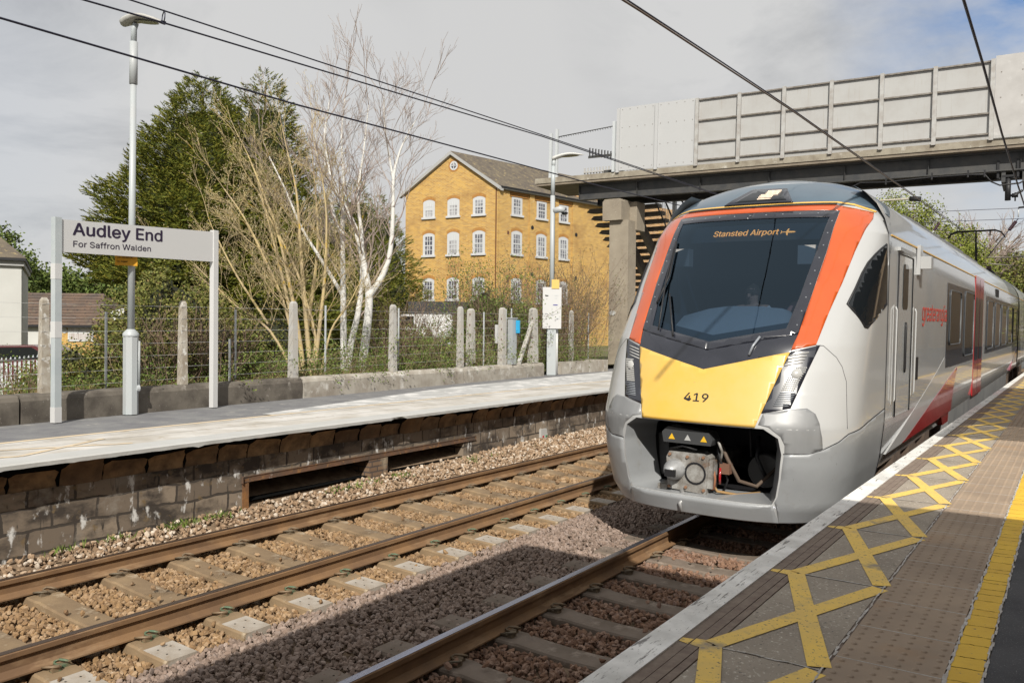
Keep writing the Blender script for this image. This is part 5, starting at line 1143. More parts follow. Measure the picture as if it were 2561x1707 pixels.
K = Vector((-38.233, 53.988, 0)); ex = Vector((-47.117+38.233, 52.847-53.988, 0)).normalized(); ey = Vector((1.735, 8.373, 0)).normalized()
ML = thing('brick_mill', 'tall yellow brick mill building with white sash windows and a slate gable roof', 'building', K)
def QP(a, b, z): return ex*a+ey*b+Vector((0, 0, z))
EV, RG, GW, SL = 13.75, 16.80, 8.96, 15.5
nx = -ex.cross(Vector((0, 0, 1))); nx = nx if nx.y < 0 else -nx          # gable outward
ny = ey.cross(Vector((0, 0, 1))).normalized(); ny = ny if ny.x > 0 else -ny  # side outward
b = MB()
b.poly([QP(0, 0, -1), QP(GW, 0, -1), QP(GW, 0, EV), QP(4.35, 0, RG-.15), QP(0, 0, EV)], [(0, -1), (GW, -1), (GW, EV), (4.35, RG), (0, EV)])
b.poly([QP(0, 0, -1), QP(0, SL, -1), QP(0, SL, EV), QP(0, 0, EV)], [(0, -1), (SL, -1), (SL, EV), (0, EV)])
b.poly([QP(GW, 0, -1), QP(GW, SL, -1), QP(GW, SL, EV), QP(GW, 0, EV)], [(0, -1), (SL, -1), (SL, EV), (0, EV)])
b.poly([QP(0, SL, -1), QP(GW, SL, -1), QP(GW, SL, EV), QP(4.35, SL, RG-.15), QP(0, SL, EV)], [(0, -1), (GW, -1), (GW, EV), (4.35, RG), (0, EV)])
wall = b.build('wall', M_MILL, ML, False)
# pilasters, corbelled brick dentils, straight joint at the corner
def face_box(b, o, d, n, a0, a1, z0, z1, t0, t1):
    """box on a facade: along d from a0 to a1, out along n from t0 to t1"""
    P = []; U = []
    for (a, t) in ((a0, t0), (a1, t0), (a1, t1), (a0, t1)): P.append(o+d*a+n*t)
    V = [p+Vector((0, 0, z0)) for p in P]+[p+Vector((0, 0, z1)) for p in P]
    for f in ((0, 1, 2, 3), (4, 5, 6, 7), (0, 1, 5, 4), (2, 3, 7, 6), (1, 2, 6, 5), (3, 0, 4, 7)):
        uv = []
        for i in f: aa = (a0, a1, a1, a0)[i % 4]; tt = (t0, t0, t1, t1)[i % 4]; uv.append((aa+tt, z1 if i > 3 else z0))
        b.poly([V[i] for i in f], uv)
    return b
Z0 = Vector((0, 0, 0)); b = MB()
for (a0, a1) in ((-.05, 1.10), (3.42, 3.99), (6.45, 6.95), (8.75, 9.45)): face_box(b, Z0, ey, ny, a0, a1, 0, 13.45, -.1, .12)
b.build('pilaster', M_MILL, ML, False)
b = MB()
for (a0, a1) in ((1.12, 3.40), (4.01, 6.43), (6.97, 8.73)):
    for k in range(3): face_box(b, Z0, ey, ny, a0+.08, a1-.08, 13.10+k*.13, 13.17+k*.13, 0, .07+.03*k)
b.build('dentil_course', M_ARCH, ML, False)
b = MB(); face_box(b, Z0, ex, nx, .18, .30, 0, 13.6, -.02, .006); b.build('straight_joint', pm('dark_brick_joint', (.14, .06, .02), .9), ML, False)
# roof with overhang, barge boards, fascia
def slope(b, a0, z0, a1, z1, b0, b1, th):
    b.poly([QP(a0, b0, z0), QP(a1, b0, z1), QP(a1, b1, z1), QP(a0, b1, z0)]); b.poly([QP(a0, b0, z0-th), QP(a0, b1, z0-th), QP(a1, b1, z1-th), QP(a1, b0, z1-th)])
    for (p, q) in ((b0, b0), (b1, b1)): b.poly([QP(a0, p, z0), QP(a1, p, z1), QP(a1, p, z1-th), QP(a0, p, z0-th)])
    b.poly([QP(a0, b0, z0), QP(a0, b1, z0), QP(a0, b1, z0-th), QP(a0, b0, z0-th)])
SLP = (RG-EV)/4.35
b = MB(); slope(b, -.35, EV-.10, 4.35, RG+.12, -.22, SL, .12); slope(b, GW+.35, EV-.10, 4.35, RG+.12, -.22, SL, .12); b.build('roof', M_SLATE, ML, False)
b = MB()
for (a0, a1) in ((-.42, 4.35), (GW+.42, 4.35)):
    z0 = EV-.24; z1 = RG+.02; b.poly([QP(a0, -.28, z0-.16), QP(a1, -.28, z1-.20), QP(a1, -.28, z1+.08), QP(a0, -.28, z0+.12)]); b.poly([QP(a0, -.20, z0-.16), QP(a1, -.20, z1-.20), QP(a1, -.20, z1+.08), QP(a0, -.20, z0+.12)]); b.poly([QP(a0, -.28, z0-.16), QP(a1, -.28, z1-.20), QP(a1, -.0, z1-.20), QP(a0, -.0, z0-.16)]); b.poly([QP(a0, -.28, z0-.16), QP(a0, -.28, z0+.12), QP(a0, -.0, z0+.12), QP(a0, -.0, z0-.16)])
b.build('bargeboard', M_BARGE, ML, False)
b = MB(); face_box(b, Z0, ey, ny, -.2, SL, 13.50, 13.64, 0, .36); b.build('eaves_fascia', M_BARGE, ML, False)
b = MB(); face_box(b, Z0, ey, ny, -.1, SL, 13.60, 13.72, .36, .46); b.build('gutter', P_BLK, ML, False)
def sash(o, d, n, a, zt, zb, w, parent, blind=0.0, seed=0):
    """arched sash window: outer white arch and sill, glazing bars, dark panes"""
    h = zt-zb; P = []
    for t in range(9): u = -1+2*t/8; P.append((a+u*w/2, zt-.16*u*u*1.1))
    fr = MB(); outer = P[::-1]+[(a-w/2, zb), (a+w/2, zb)]
    fr.poly([o+d*p+n*.02+Vector((0, 0, q)) for p, q in outer]); m = MB()
    gz0, gz1, gw = zb+.16, zt-.30, w*.60
    o1 = fr.build('window', M_WINW, parent, False)
    pn = MB(); pn.poly([o+d*(a-gw/2)+n*.03+Vector((0, 0, gz0)), o+d*(a+gw/2)+n*.03+Vector((0, 0, gz0)), o+d*(a+gw/2)+n*.03+Vector((0, 0, gz1)), o+d*(a-gw/2)+n*.03+Vector((0, 0, gz1))]); pn.build('pane', M_PANE[seed % len(M_PANE)], o1, False)
    for k in range(1, 3): x = a-gw/2+gw*k/3; face_box(m, o, d, n, x-.022, x+.022, gz0, gz1, .03, .05)
    for k in range(1, 4): z = gz0+(gz1-gz0)*k/4; face_box(m, o, d, n, a-gw/2, a+gw/2, z-(.045 if k == 2 else .02), z+(.045 if k == 2 else .02), .03, .055)
    if blind: face_box(m, o, d, n, a-gw/2, a+gw/2, gz1-(gz1-gz0)*blind, gz1, .028, .034)
    m.build('glazing_bar', M_WINW, o1, False)
    s = MB(); face_box(s, o, d, n, a-w/2-.10, a+w/2+.10, zb-.06, zb+.10, 0, .14); s.build('sill', M_WINW, o1, False)
    ar = MB()
    for t in range(12):
        u0, u1 = -1.08+2.16*t/12+.02, -1.08+2.16*(t+1)/12-.02; z0_, z1_ = zt-.18*u0*u0, zt-.18*u1*u1
        ar.poly([o+d*(a+u0*w/2)+n*.025+Vector((0, 0, z0_+.02)), o+d*(a+u1*w/2)+n*.025+Vector((0, 0, z1_+.02)), o+d*(a+u1*w/2*1.06)+n*.025+Vector((0, 0, z1_+.27)), o+d*(a+u0*w/2*1.06)+n*.025+Vector((0, 0, z0_+.27))])
    ar.build('brick_arch', M_ARCH, o1, False)
M_PANE = [pm('pane_painted_reflection', (.30, .31, .33), .1, col2=(.10, .10, .12), scale=1.8, lo=.42, hi=.6, coat=1), pm('pane_dark', (.05, .05, .07), .08, col2=(.30, .30, .32), scale=2.2, lo=.5, hi=.62, coat=1), pm('pane_curtained', (.42, .42, .43), .2, col2=(.20, .19, .20), scale=1.5, coat=1)]  # pale reflections are painted into the pane colour as blotches
rows_g = ((13.05, 11.50), (10.28, 8.33), (6.52, 4.64)); sd_ = 0
for ri, (zt, zb) in enumerate(rows_g):
    for ci, a in enumerate((6.60, 4.22, 1.80)):
        sash(Z0, ex, nx, a, zt, zb, 1.15, ML, (.5 if (ri, ci) == (0, 0) else (.25 if ri == 0 and ci == 1 else (.3 if (ri, ci) == (1, 1) else 0))), (2, 2, 0, 1, 2, 0, 1, 1, 0)[sd_]); sd_ += 1
for ri, (zt, zb) in enumerate(((13.20, 11.55), (10.35, 8.35), (6.50, 4.48))):
    for ci, a in enumerate((2.02, 4.92, 7.66)): sash(Z0, ey, ny, a, zt, zb, 1.22, ML, 0, (0, 1, 1, 0, 0, 0, 1, 1, 0)[ri*3+ci])
# round window and vents
def disc(o, d, n, a, z, r, t0, m, name, parent, n_=20):
    V = [o+d*(a+r*math.cos(q))+n*t0+Vector((0, 0, z+r*math.sin(q))) for q in [k*2*math.pi/n_ for k in range(n_)]]; return MB().faces(V, [tuple(range(n_))]).build(name, m, parent, False)
rw = disc(Z0, ex, nx, 4.22, 15.72, .52, .012, M_ARCH, 'round_window', ML); disc(Z0, ex, nx, 4.22, 15.72, .38, .03, M_WINW, 'window_frame', rw); disc(Z0, ex, nx, 4.22, 15.72, .24, .04, M_PANE[1], 'pane', rw)
b = MB(); face_box(b, Z0, ex, nx, 4.19, 4.25, 15.40, 16.04, .04, .06); face_box(b, Z0, ex, nx, 3.92, 4.52, 15.69, 15.75, .04, .06); b.build('glazing_bar', M_WINW, rw, False)
for (a, z) in ((3.70, 10.77), (9.17, 10.66), (3.70, 6.89), (9.17, 6.87)): disc(Z0, ey, ny, a, z, .17, .16, P_BLK, 'wall_anchor', ML, 12)
for (a, z) in ((.95, 10.1), (.95, 6.2)): b = MB(); face_box(b, Z0, ey, ny, a-.1, a+.1, z-.13, z+.13, .12, .14); b.build('air_brick', pm('terracotta_dark', (.12, .05, .03), .9), ML, False)
# rear wing
W2 = thing('brick_wing', 'orange brick wing of the mill with blocked windows seen behind the bridge pier', 'building', K)
b = MB(); o2 = ey*9.5-ny*.25
b.poly([o2+Vector((0, 0, -1)), o2+ey*42+Vector((0, 0, -1)), o2+ey*42+Vector((0, 0, 14.5)), o2+Vector((0, 0, 14.5))], [(0, -1), (42, -1), (42, 14.5), (0, 14.5)])
b.poly([o2+Vector((0, 0, -1)), o2-ny*6+Vector((0, 0, -1)), o2-ny*6+Vector((0, 0, 14.5)), o2+Vector((0, 0, 14.5))], [(0, -1), (6, -1), (6, 14.5), (0, 14.5)])
b.build('wall', M_MILLR, W2, False)
for (a, z) in ((2.3, 9.6), (2.3, 12.6), (7.6, 9.6), (13, 12.3), (19, 12.3), (7.6, 12.6)):
    q = MB(); face_box(q, o2, ey, ny, a-.75, a+.75, z-1.75, z-1.62, 0, .12); q.build('sill', M_WINW, W2, False)
    q = MB(); face_box(q, o2, ey, ny, a-.6, a+.6, z-1.62, z+.1, 0, .015); q.build('blocked_window', M_MILL, W2, False)
    q = MB()
    for t in range(9): u0, u1 = -1+2*t/9, -1+2*(t+1)/9; q.poly([o2+ey*(a+u0*.75)+ny*.03+Vector((0, 0, z+.28-.25*u0*u0)), o2+ey*(a+u1*.75)+ny*.03+Vector((0, 0, z+.28-.25*u1*u1)), o2+ey*(a+u1*.8)+ny*.03+Vector((0, 0, z+.48-.25*u1*u1)), o2+ey*(a+u0*.8)+ny*.03+Vector((0, 0, z+.48-.25*u0*u0))])
    q.build('brick_arch', M_ARCH, W2, False)
for a in (24.0, 27.0): sash(o2, ey, ny, a, 14.0, 12.0, 1.6, W2, 0, 0)
o = MB().obox((-35.0, 43.9, 2.6), (Vector((-32.858+37.226, 45.397-42.428, 0))).normalized(), (0, 0, 1), Vector((-.56, .83, 0)), 2.9, 1.5, .06).build('dark_hoarding', pm('hoarding_charcoal', (.025, .028, .033), .7)); tag(o, 'charcoal grey hoarding in front of the foot of the brick mill', 'hoarding')

# ================================================================== LEFT SIDE BUILDINGS
WH = thing('white_house', 'white rendered house with a dark slate roof at the left edge', 'house', (-31.68, 14.73, 0)); WH.rotation_euler = (0, 0, R(63))
# local x along facade (towards right edge at 0), local y away
M_REND = pm('white_render', (.52, .52, .50), .8, col2=(.48, .48, .46), scale=1.2)
MB().box(-9, 0, 0, 7, -.5, 4.30).build('wall', M_REND, WH)
MB().box(-9.2, .08, -.12, 7.1, 4.32, 4.50).build('fascia', M_BARGE, WH)
MB().box(-9.2, .14, -.26, 7.2, 4.50, 4.60).build('gutter', P_BLK, WH)
MB().faces([(-9.3, -.25, 4.60), (.16, -.25, 4.60), (.16, 7.3, 4.60), (-9.3, 7.3, 4.60), (-6.5, 3.4, 6.6), (-1.9, 3.4, 6.6)], [(0, 1, 5, 4), (1, 2, 5), (2, 3, 4, 5), (3, 0, 4)]).build('roof', M_SLATE, WH)
LB = thing('low_outbuilding', 'low yellow brick outbuilding with a long mossy dark tiled roof behind the first fence post', 'building', (-47.5, 22.1, 0)); LB.rotation_euler = (0, 0, math.atan2(2.43, 3.57))
M_TILE = pm('mossy_dark_tiles', (.085, .065, .055), .9, col2=(.13, .085, .06), scale=1.2, bump=1, bscale=6, spots=[((.16, .13, .09), 3, .56, .68), ((.04, .035, .035), 6, .56, .66)])
bw_ = MB(); bw_.poly([(-8, 0, -.5), (4.35, 0, -.5), (4.35, 0, 2.2), (-8, 0, 2.2)], [(-8, -.5), (4.35, -.5), (4.35, 2.2), (-8, 2.2)]); bw_.poly([(4.35, 0, -.5), (4.35, 5, -.5), (4.35, 5, 2.2), (4.35, 0, 2.2)], [(0, -.5), (5, -.5), (5, 2.2), (0, 2.2)]); bw_.build('wall', M_MILL, LB, False)
MB().faces([(-8.2, -.30, 2.22), (4.62, -.30, 2.22), (3.25, 2.5, 4.08), (-8.2, 2.5, 4.10), (4.62, 5.3, 2.22), (-8.2, 5.3, 2.22)], [(0, 1, 2, 3), (1, 4, 2), (4, 5, 3, 2)]).build('roof', M_TILE, LB)
tl = MB()
for r in range(11):
    t = r/11; y = -.30+2.8*t-.01; z = 2.22+1.87*t+.012; x1 = 4.62-1.37*t; x = -8.2
    while x < x1-.2: w_ = gr.uniform(.24, .30); tl.box(x, min(x+w_, x1), y, y+.02, z, z+gr.uniform(.02, .045)); x += w_+.012
tl.build('tile_course', M_TILE, LB)
MB().box(-8.2, 4.65, -.38, -.30, 2.12, 2.24).build('gutter', P_BLK, LB)
wv = MB().box(2.55, 3.95, -.05, -.0, 1.35, 2.15).build('window', M_WINW, LB)
MB().box(2.65, 3.15, -.06, -.05, 1.90, 2.08).box(3.28, 3.85, -.06, -.05, 1.90, 2.08).box(2.65, 3.85, -.06, -.05, 1.45, 1.80).build('pane', pm('curtain_pane', (.35, .30, .28), .2, col2=(.55, .53, .52), scale=2, stretch=(9, 1, .1)), wv)
MB().box(-.8, 1.9, -.04, 0, .2, 2.1).build('white_door', M_REND, LB)
for x in (.35-1.2, 1.9+.25): disc(Vector((0, 0, 0)), Vector((1, 0, 0)), Vector((0, -1, 0)), x+.2, 1.95, .16, .03, M_WINW, 'wall_lamp', LB, 14)
wn_ = MB().faces([(-44.2, 25.2, 3.0), (-43.4, 25.7, 3.25), (-43.2, 25.8, 2.5), (-43.8, 25.3, 2.35), (-44.1, 25.6, 3.0), (-43.3, 26.1, 3.25), (-43.1, 26.2, 2.5), (-43.7, 25.7, 2.35)], [(0, 1, 2, 3), (4, 5, 6, 7), (0, 1, 5, 4), (1, 2, 6, 5), (2, 3, 7, 6), (3, 0, 4, 7)]).build('white_sheet', M_REND); tag(wn_, 'small slanting white sheet beside the end of the mossy tiled roof', 'sheet')
# palisade fence in front of the house
PF = thing('palisade_fence', 'short run of grey steel palisade fence with a dark rail at the left edge', 'fence', (-24.752, 10.947, 0)); PF.rotation_euler = (0, 0, math.atan2(.61, .89))
for k in range(26):
    x = -1.6+k*.125+.02
    if x < 1.15: MB().faces([(x-.035, 0, -.3), (x+.035, 0, -.3), (x+.035, 0, 1.17+.09*x), (x, 0, 1.26+.09*x), (x-.035, 0, 1.17+.09*x), (x-.02, .03, -.3), (x+.02, .03, -.3), (x+.02, .03, 1.17+.09*x), (x, .03, 1.26+.09*x), (x-.02, .03, 1.17+.09*x)], [(0, 1, 2, 3, 4), (9, 8, 7, 6, 5), (0, 5, 6, 1), (1, 6, 7, 2), (4, 3, 8, 9), (0, 4, 9, 5)]).build('pale', M_GALV, PF)
MB().tube([(-1.7, -.04, 1.0), (1.15, -.04, 1.27)], .025, 6).build('dark_rail', P_BLK, PF); MB().box(-1.7, 1.15, .03, .06, .45, .50).build('rail', M_GALV, PF)
# parked vehicles
def car(loc, rz, paint, lab, van=False):
    t = thing('parked_van' if van else 'parked_car', lab, 'van' if van else 'car', loc, rz)
    pr = [(-2.1, .35), (-2.15, .8), (-1.9, 1.15 if van else .98), (-1.35, 1.25), (-.6, 2.0), (2.2, 2.02), (2.3, 1.8), (2.35, .4)] if van else [(-2.0, .35), (-2.08, .7), (-1.85, .92), (-1.05, 1.0), (-.35, 1.42), (1.0, 1.45), (1.75, 1.05), (2.05, .95), (2.08, .4)]
    MB().prism(pr, -.85, .85, 'y').build('body', paint, t)
    gl = [(-1.15, 1.27), (-.62, 1.88), (.1, 1.88), (.1, 1.27)] if van else [(-.95, 1.02), (-.35, 1.36), (.95, 1.38), (1.5, 1.05)]
    for s in (-1, 1): MB().prism(gl, s*.845, s*.856, 'y').build('side_window', P_GLASS, t)
    a, b_, c, d = ((-1.42, 1.28), (-.70, 1.97), (-.02, .02), 0) if van else ((-1.05, 1.03), (-.40, 1.41), (0, 0), 0)
    MB().faces([(a[0]-.01, -.72, a[1]+.01), (a[0]-.01, .72, a[1]+.01), (b_[0]-.01, .66, b_[1]+.01), (b_[0]-.01, -.66, b_[1]+.01)], [(0, 1, 2, 3)]).build('windscreen', P_GLASS, t)
    for x in (-1.35, 1.35):
        for s in (-1, 1): w_ = MB().tube([(x, s*.70, .33), (x, s*.87, .33)], .33, 16).build('wheel', P_BLK, t); MB().tube([(x, s*.865, .33), (x, s*.88, .33)], .19, 10).build('rim', M_GALV, w_)
    for s in (-1, 1): MB().box(-2.12, -2.05, s*.45, s*.78, .66, .80).build('headlight', M_WINW, t)
    return t
car((-26.3, 12.0, .15), R(38), pm('car_dark_red', (.10, .02, .025), .3, coat=1), 'dark red car parked behind the grey palisade fence')
car((-31.6, 36.2, 1.05), R(35), pm('van_white', (.58, .58, .58), .35, coat=.5), 'white van parked below the mill, roof seen left of the white fence post', True)
car((-27.4, 36.6, 1.15), R(32), pm('car_silver', (.45, .46, .47), .3, .3, coat=1), 'silver car parked below the mill, between the white fence post and the gate post')

# ================================================================== PLANTS
def unit(g, n): v = g.normal(size=(n, 3)); return v/np.linalg.norm(v, axis=1)[:, None]
def blades(name, P, D, L, W, m, parent, g, tri=True):
    """one narrow pointed blade per row: root P, direction D, length L, width W"""
    n = len(P); S = np.cross(D, unit(g, n)); S /= np.linalg.norm(S, axis=1)[:, None]+1e-9; L = np.asarray(L).reshape(-1, 1); W = np.asarray(W).reshape(-1, 1)
    if tri:
        V = np.stack([P-S*W/2, P+S*W/2, P+D*L], 1).reshape(-1, 3); F = np.arange(3*n).reshape(-1, 3)
    else:
        V = np.stack([P, P+D*L*.5-S*W/2, P+D*L, P+D*L*.5+S*W/2], 1).reshape(-1, 3); F = np.arange(4*n).reshape(-1, 4)
    return npobj(name, V, F, m, parent)
M_CONI = pm('conifer_needles', (.1, .1, .02), .75, island=[(.055, .08, .012), (.15, .155, .018), (.09, .115, .014), (.24, .21, .028), (.05, .07, .012), (.13, .14, .02)], spec=.25)
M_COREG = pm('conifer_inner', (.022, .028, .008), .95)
M_BARK = pm('brown_bark', (.12, .09, .06), .9, col2=(.07, .05, .035), scale=6, stretch=(1, 1, .2), bump=.8, bscale=30)
def conifer(x, y, z0, H, Rm, lab, seed, n=3000, name='conifer_tree', mat=None, k=15, low=.03, spiky=1.0):
    g = np.random.default_rng(seed); t = thing(name, lab, 'tree', (x, y, z0), 0, None); ph = g.uniform(0, 6.28, 6)
    def rad(h, a): 
        base = Rm*(np.minimum(1, (h+.02)/.16))**.5*(1-h)**.62
        return base*(1+.13*np.sin(3*a+ph[0]+h*5)+.10*np.sin(5*a+ph[1]-h*9)+.09*np.sin(h*34+2*a+ph[2])+.07*np.sin(h*60-3*a+ph[4]))
    h = low+(1-low)*(1-np.sqrt(g.uniform(0, 1, n)))**.95; h = np.clip(h, 0, .995); a = g.uniform(0, 2*math.pi, n); f = g.uniform(.55, 1.05, n)**.6
    r = rad(h, a)*f; C = np.stack([r*np.cos(a), r*np.sin(a), h*H], 1)
    out = np.stack([np.cos(a), np.sin(a), np.full(n, .25)+h*.9], 1); out += g.normal(size=(n, 3))*.25; out /= np.linalg.norm(out, axis=1)[:, None]
    sz = g.uniform(.22, .55, n)*(.7+.35*(1-h))*spiky
    # each clump is a feathery spray: a stem with side blades
    P = []; D = []; L = []; W = []
    side = np.cross(out, np.array([0, 0, 1.0])); side /= np.linalg.norm(side, axis=1)[:, None]+1e-9; tilt = g.normal(size=(n, 3))*.3; side = side+tilt; side /= np.linalg.norm(side, axis=1)[:, None]
    for j in range(k):
        s = (j/k); sg = 1 if j % 2 else -1
        p = C+out*(sz*s)[:, None]+np.array([0, 0, 1])*(-.22*sz*s*s)[:, None]; d = out*.75+side*(sg*(.85-.5*s)) + g.normal(size=(n, 3))*.18; d[:, 2] -= .12; d /= np.linalg.norm(d, axis=1)[:, None]
        P.append(p); D.append(d); L.append(sz*(.50-.26*s)*g.uniform(.8, 1.3, n)); W.append(sz*.105*g.uniform(.8, 1.3, n))
    blades('crown', np.concatenate(P), np.concatenate(D), np.concatenate(L), np.concatenate(W), mat or M_CONI, t, g)
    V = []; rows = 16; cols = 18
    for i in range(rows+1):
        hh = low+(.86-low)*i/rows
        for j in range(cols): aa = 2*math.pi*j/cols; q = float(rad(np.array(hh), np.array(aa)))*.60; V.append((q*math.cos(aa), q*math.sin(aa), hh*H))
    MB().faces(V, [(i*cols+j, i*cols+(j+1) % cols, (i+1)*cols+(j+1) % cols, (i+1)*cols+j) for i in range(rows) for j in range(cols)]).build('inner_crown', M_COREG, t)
    MB().tube([(0, 0, -.3), (0, 0, H*.95)], [Rm*.08+.05, .03], 7).build('trunk', M_BARK, t); return t
conifer(-26.35, 18.5, .4, 10.9, 4.6, 'great dark evergreen conifer behind the nameboard, the taller spread left one', 21, 15000, k=11, low=.30)
conifer(-24.5, 19.8, .4, 11.15, 2.9, 'dark evergreen conifer with a double spiky tip, right of the great one', 22, 9500, k=11)
conifer(-43.5, 45.6, 0, 12.2, 4.6, 'dark conifer close to the left wall of the brick mill', 23, 6000, k=9, spiky=1.4)
conifer(-38.6, 38.5, 0, 12.0, 3.0, 'narrow dark conifer in the gap between the birches and the mill', 24, 4800, k=9, spiky=1.3)
conifer(-33.0, 29.8, 0, 9.5, 3.6, 'dark evergreen behind the birch trunks', 25, 6500, k=9, spiky=1.2)
conifer(-4.6, 71.5, 0, 9.6, 2.6, 'narrow dark conifer at the far right beyond the train', 26, 900, k=10, spiky=1.6)

class Tw:
    """fast twig collector"""
    def __init__(s): s.V = []; s.F = []
    def seg(s, pts, r0, r1, n=4):
        base = len(s.V); m = len(pts)
        for i, p in enumerate(pts):
            q = pts[min(i+1, m-1)]; o = pts[max(i-1, 0)]; d = (q[0]-o[0], q[1]-o[1], q[2]-o[2]); l = math.sqrt(d[0]**2+d[1]**2+d[2]**2)+1e-9; d = (d[0]/l, d[1]/l, d[2]/l)
            a = (d[1], -d[0], 0.0) if abs(d[2]) < .95 else (1.0, 0.0, 0.0); l = math.hypot(a[0], a[1])+1e-9; a = (a[0]/l, a[1]/l, 0.0); b = (d[1]*a[2]-d[2]*a[1], d[2]*a[0]-d[0]*a[2], d[0]*a[1]-d[1]*a[0]); r = r0+(r1-r0)*i/(m-1)
            for k in range(n): c, sn = math.cos(2*math.pi*k/n)*r, math.sin(2*math.pi*k/n)*r; s.V.append((p[0]+a[0]*c+b[0]*sn, p[1]+a[1]*c+b[1]*sn, p[2]+a[2]*c+b[2]*sn))
        for i in range(m-1):
            for k in range(n): q = (k+1) % n; s.F.append((base+i*n+k, base+i*n+q, base+(i+1)*n+q, base+(i+1)*n+k))
    def build(s, name, m, parent): return npobj(name, s.V, s.F, m, parent, True)
def grow(tw, g, p, d, L, r, lvl, up, spread, tips, nch=(5, 4, 3), seglen=4, rmin=.0035):
    pts = [p]; d = list(d); q = list(p); dirs = []
    for i in range(seglen):
        d = [d[0]+g.gauss(0, .10), d[1]+g.gauss(0, .10), d[2]+g.gauss(0, .07)+up]; l = math.sqrt(sum(c*c for c in d)); d = [c/l for c in d]; q = [q[k]+d[k]*L/seglen for k in range(3)]; pts.append(tuple(q)); dirs.append(tuple(d))
    tw.seg(pts, r, max(rmin, r*.35), 5 if r > .03 else (4 if r > .008 else 3))
    if lvl == 0:
        tips.append((pts[-1], dirs[-1])); tips.append((pts[-2], dirs[-2])); return
    n = nch[min(len(nch)-1, lvl-1)]
    for k in range(n):
        t = .25+.72*(k+g.random()*.6)/n; i = min(seglen-1, int(t*seglen)); f = t*seglen-i; b = tuple(pts[i][j]+(pts[i+1][j]-pts[i][j])*min(1, f) for j in range(3)); dd = dirs[i]
        v = [g.gauss(0, 1) for _ in range(3)]; dot = sum(v[j]*dd[j] for j in range(3)); v = [v[j]-dot*dd[j] for j in range(3)]; l = math.sqrt(sum(c*c for c in v))+1e-9
        nd = [dd[j]*(1-spread*.45)+v[j]/l*spread for j in range(3)]
        grow(tw, g, b, nd, L*g.uniform(.42, .66)*(1.15-.4*t), max(rmin, r*.45), lvl-1, up, spread, tips, nch, seglen, rmin)
M_BIRCH = pm('white_birch_bark', (0.588, 0.579, 0.553), .8, spots=[((.10, .09, .08), 6, .60, .66, (1, 1, 4)), ((.30, .24, .16), 2.2, .58, .72)], bump=.5, bscale=30)
M_TWIG = pm('grey_brown_twig', (.24, .175, .145), .85, col2=(.36, .30, .26), scale=3)
M_TWIGY = pm('lichen_yellow_twig', (.46, .36, .17), .85, col2=(.34, .27, .18), scale=2.5, spots=[((.45, .30, .05), 5, .58, .66)])
M_BUD = pm('pale_buds', (.4, .33, .18), .8, island=[(.42, .34, .20), (.30, .24, .10), (.50, .44, .30), (.24, .22, .08)])
def sleeve(tw, pts, r0, r1):
    # smooth a traced stem a little
    P = []
    for i in range(len(pts)-1):
        a = pts[max(0, i-1)]; b = pts[i]; c = pts[i+1]; d = pts[min(len(pts)-1, i+2)]
        for k in range(4):
            t = k/4; P.append(tuple(.5*((2*b[j])+(-a[j]+c[j])*t+(2*a[j]-5*b[j]+4*c[j]-d[j])*t*t+(-a[j]+3*b[j]-3*c[j]+d[j])*t**3) for j in range(3)))
    P.append(pts[-1]); tw.seg(P, r0, r1, 9); return P
def stemtree(name, lab, cat, stems, bark, twigm, seed, dens, blen, lvl, up, spread, buds=0, budsize=.03, budm=None, grp=None, nch=(5, 4, 3), t0=.25):
    base = stems[0][0][0]; g = random.Random(seed); t = thing(name, lab, cat, base, 0, grp); tk = Tw(); tw = Tw(); tips = []
    for pts, r0, r1 in stems:
        pts = [tuple(p[j]-base[j] for j in range(3)) for p in pts]; P = sleeve(tk, pts, r0, r1); n = len(P)
        for k in range(int(dens*n/4)):
            f = t0+(1-t0)*(k+g.random())/(dens*n/4); i = min(n-2, int(f*n)); p = P[i]; d = [P[i+1][j]-P[i][j] for j in range(3)]; l = math.sqrt(sum(c*c for c in d))+1e-9; d = [c/l for c in d]
            a = g.uniform(0, 2*math.pi); nd = (d[0]*.55+math.cos(a)*spread, d[1]*.55+math.sin(a)*spread, d[2]*.6+.15)
            l = math.sqrt(sum(c*c for c in nd)); nd = tuple(c/l for c in nd)
            grow(tw, g, p, nd, blen*g.uniform(.5, 1.1)*(1.15-.65*f), max(.005, (r0+(r1-r0)*f)*.33), lvl, up, spread*.75, tips, nch)
        grow(tw, g, P[-1], tuple((P[-1][j]-P[-3][j]) for j in range(3)), blen*.8, r1*.9, lvl, up, spread*.6, tips, nch)
    tk.build('trunk', bark, t); tw.build('branches', twigm, t)
    if buds:
        gg = np.random.default_rng(seed); T_ = np.array([q[0] for q in tips]); Dr = np.array([q[1] for q in tips]); rep = buds; P = np.repeat(T_, rep, 0)+gg.normal(size=(len(T_)*rep, 3))*.035; D = np.repeat(Dr, rep, 0)+gg.normal(size=(len(T_)*rep, 3))*.8; D /= np.linalg.norm(D, axis=1)[:, None]
        blades('buds' if budsize < .05 else 'leaves', P, D, gg.uniform(.6, 1.4, len(P))*budsize, gg.uniform(.35, .6, len(P))*budsize, budm or M_BUD, t, gg, tri=False)
    return t
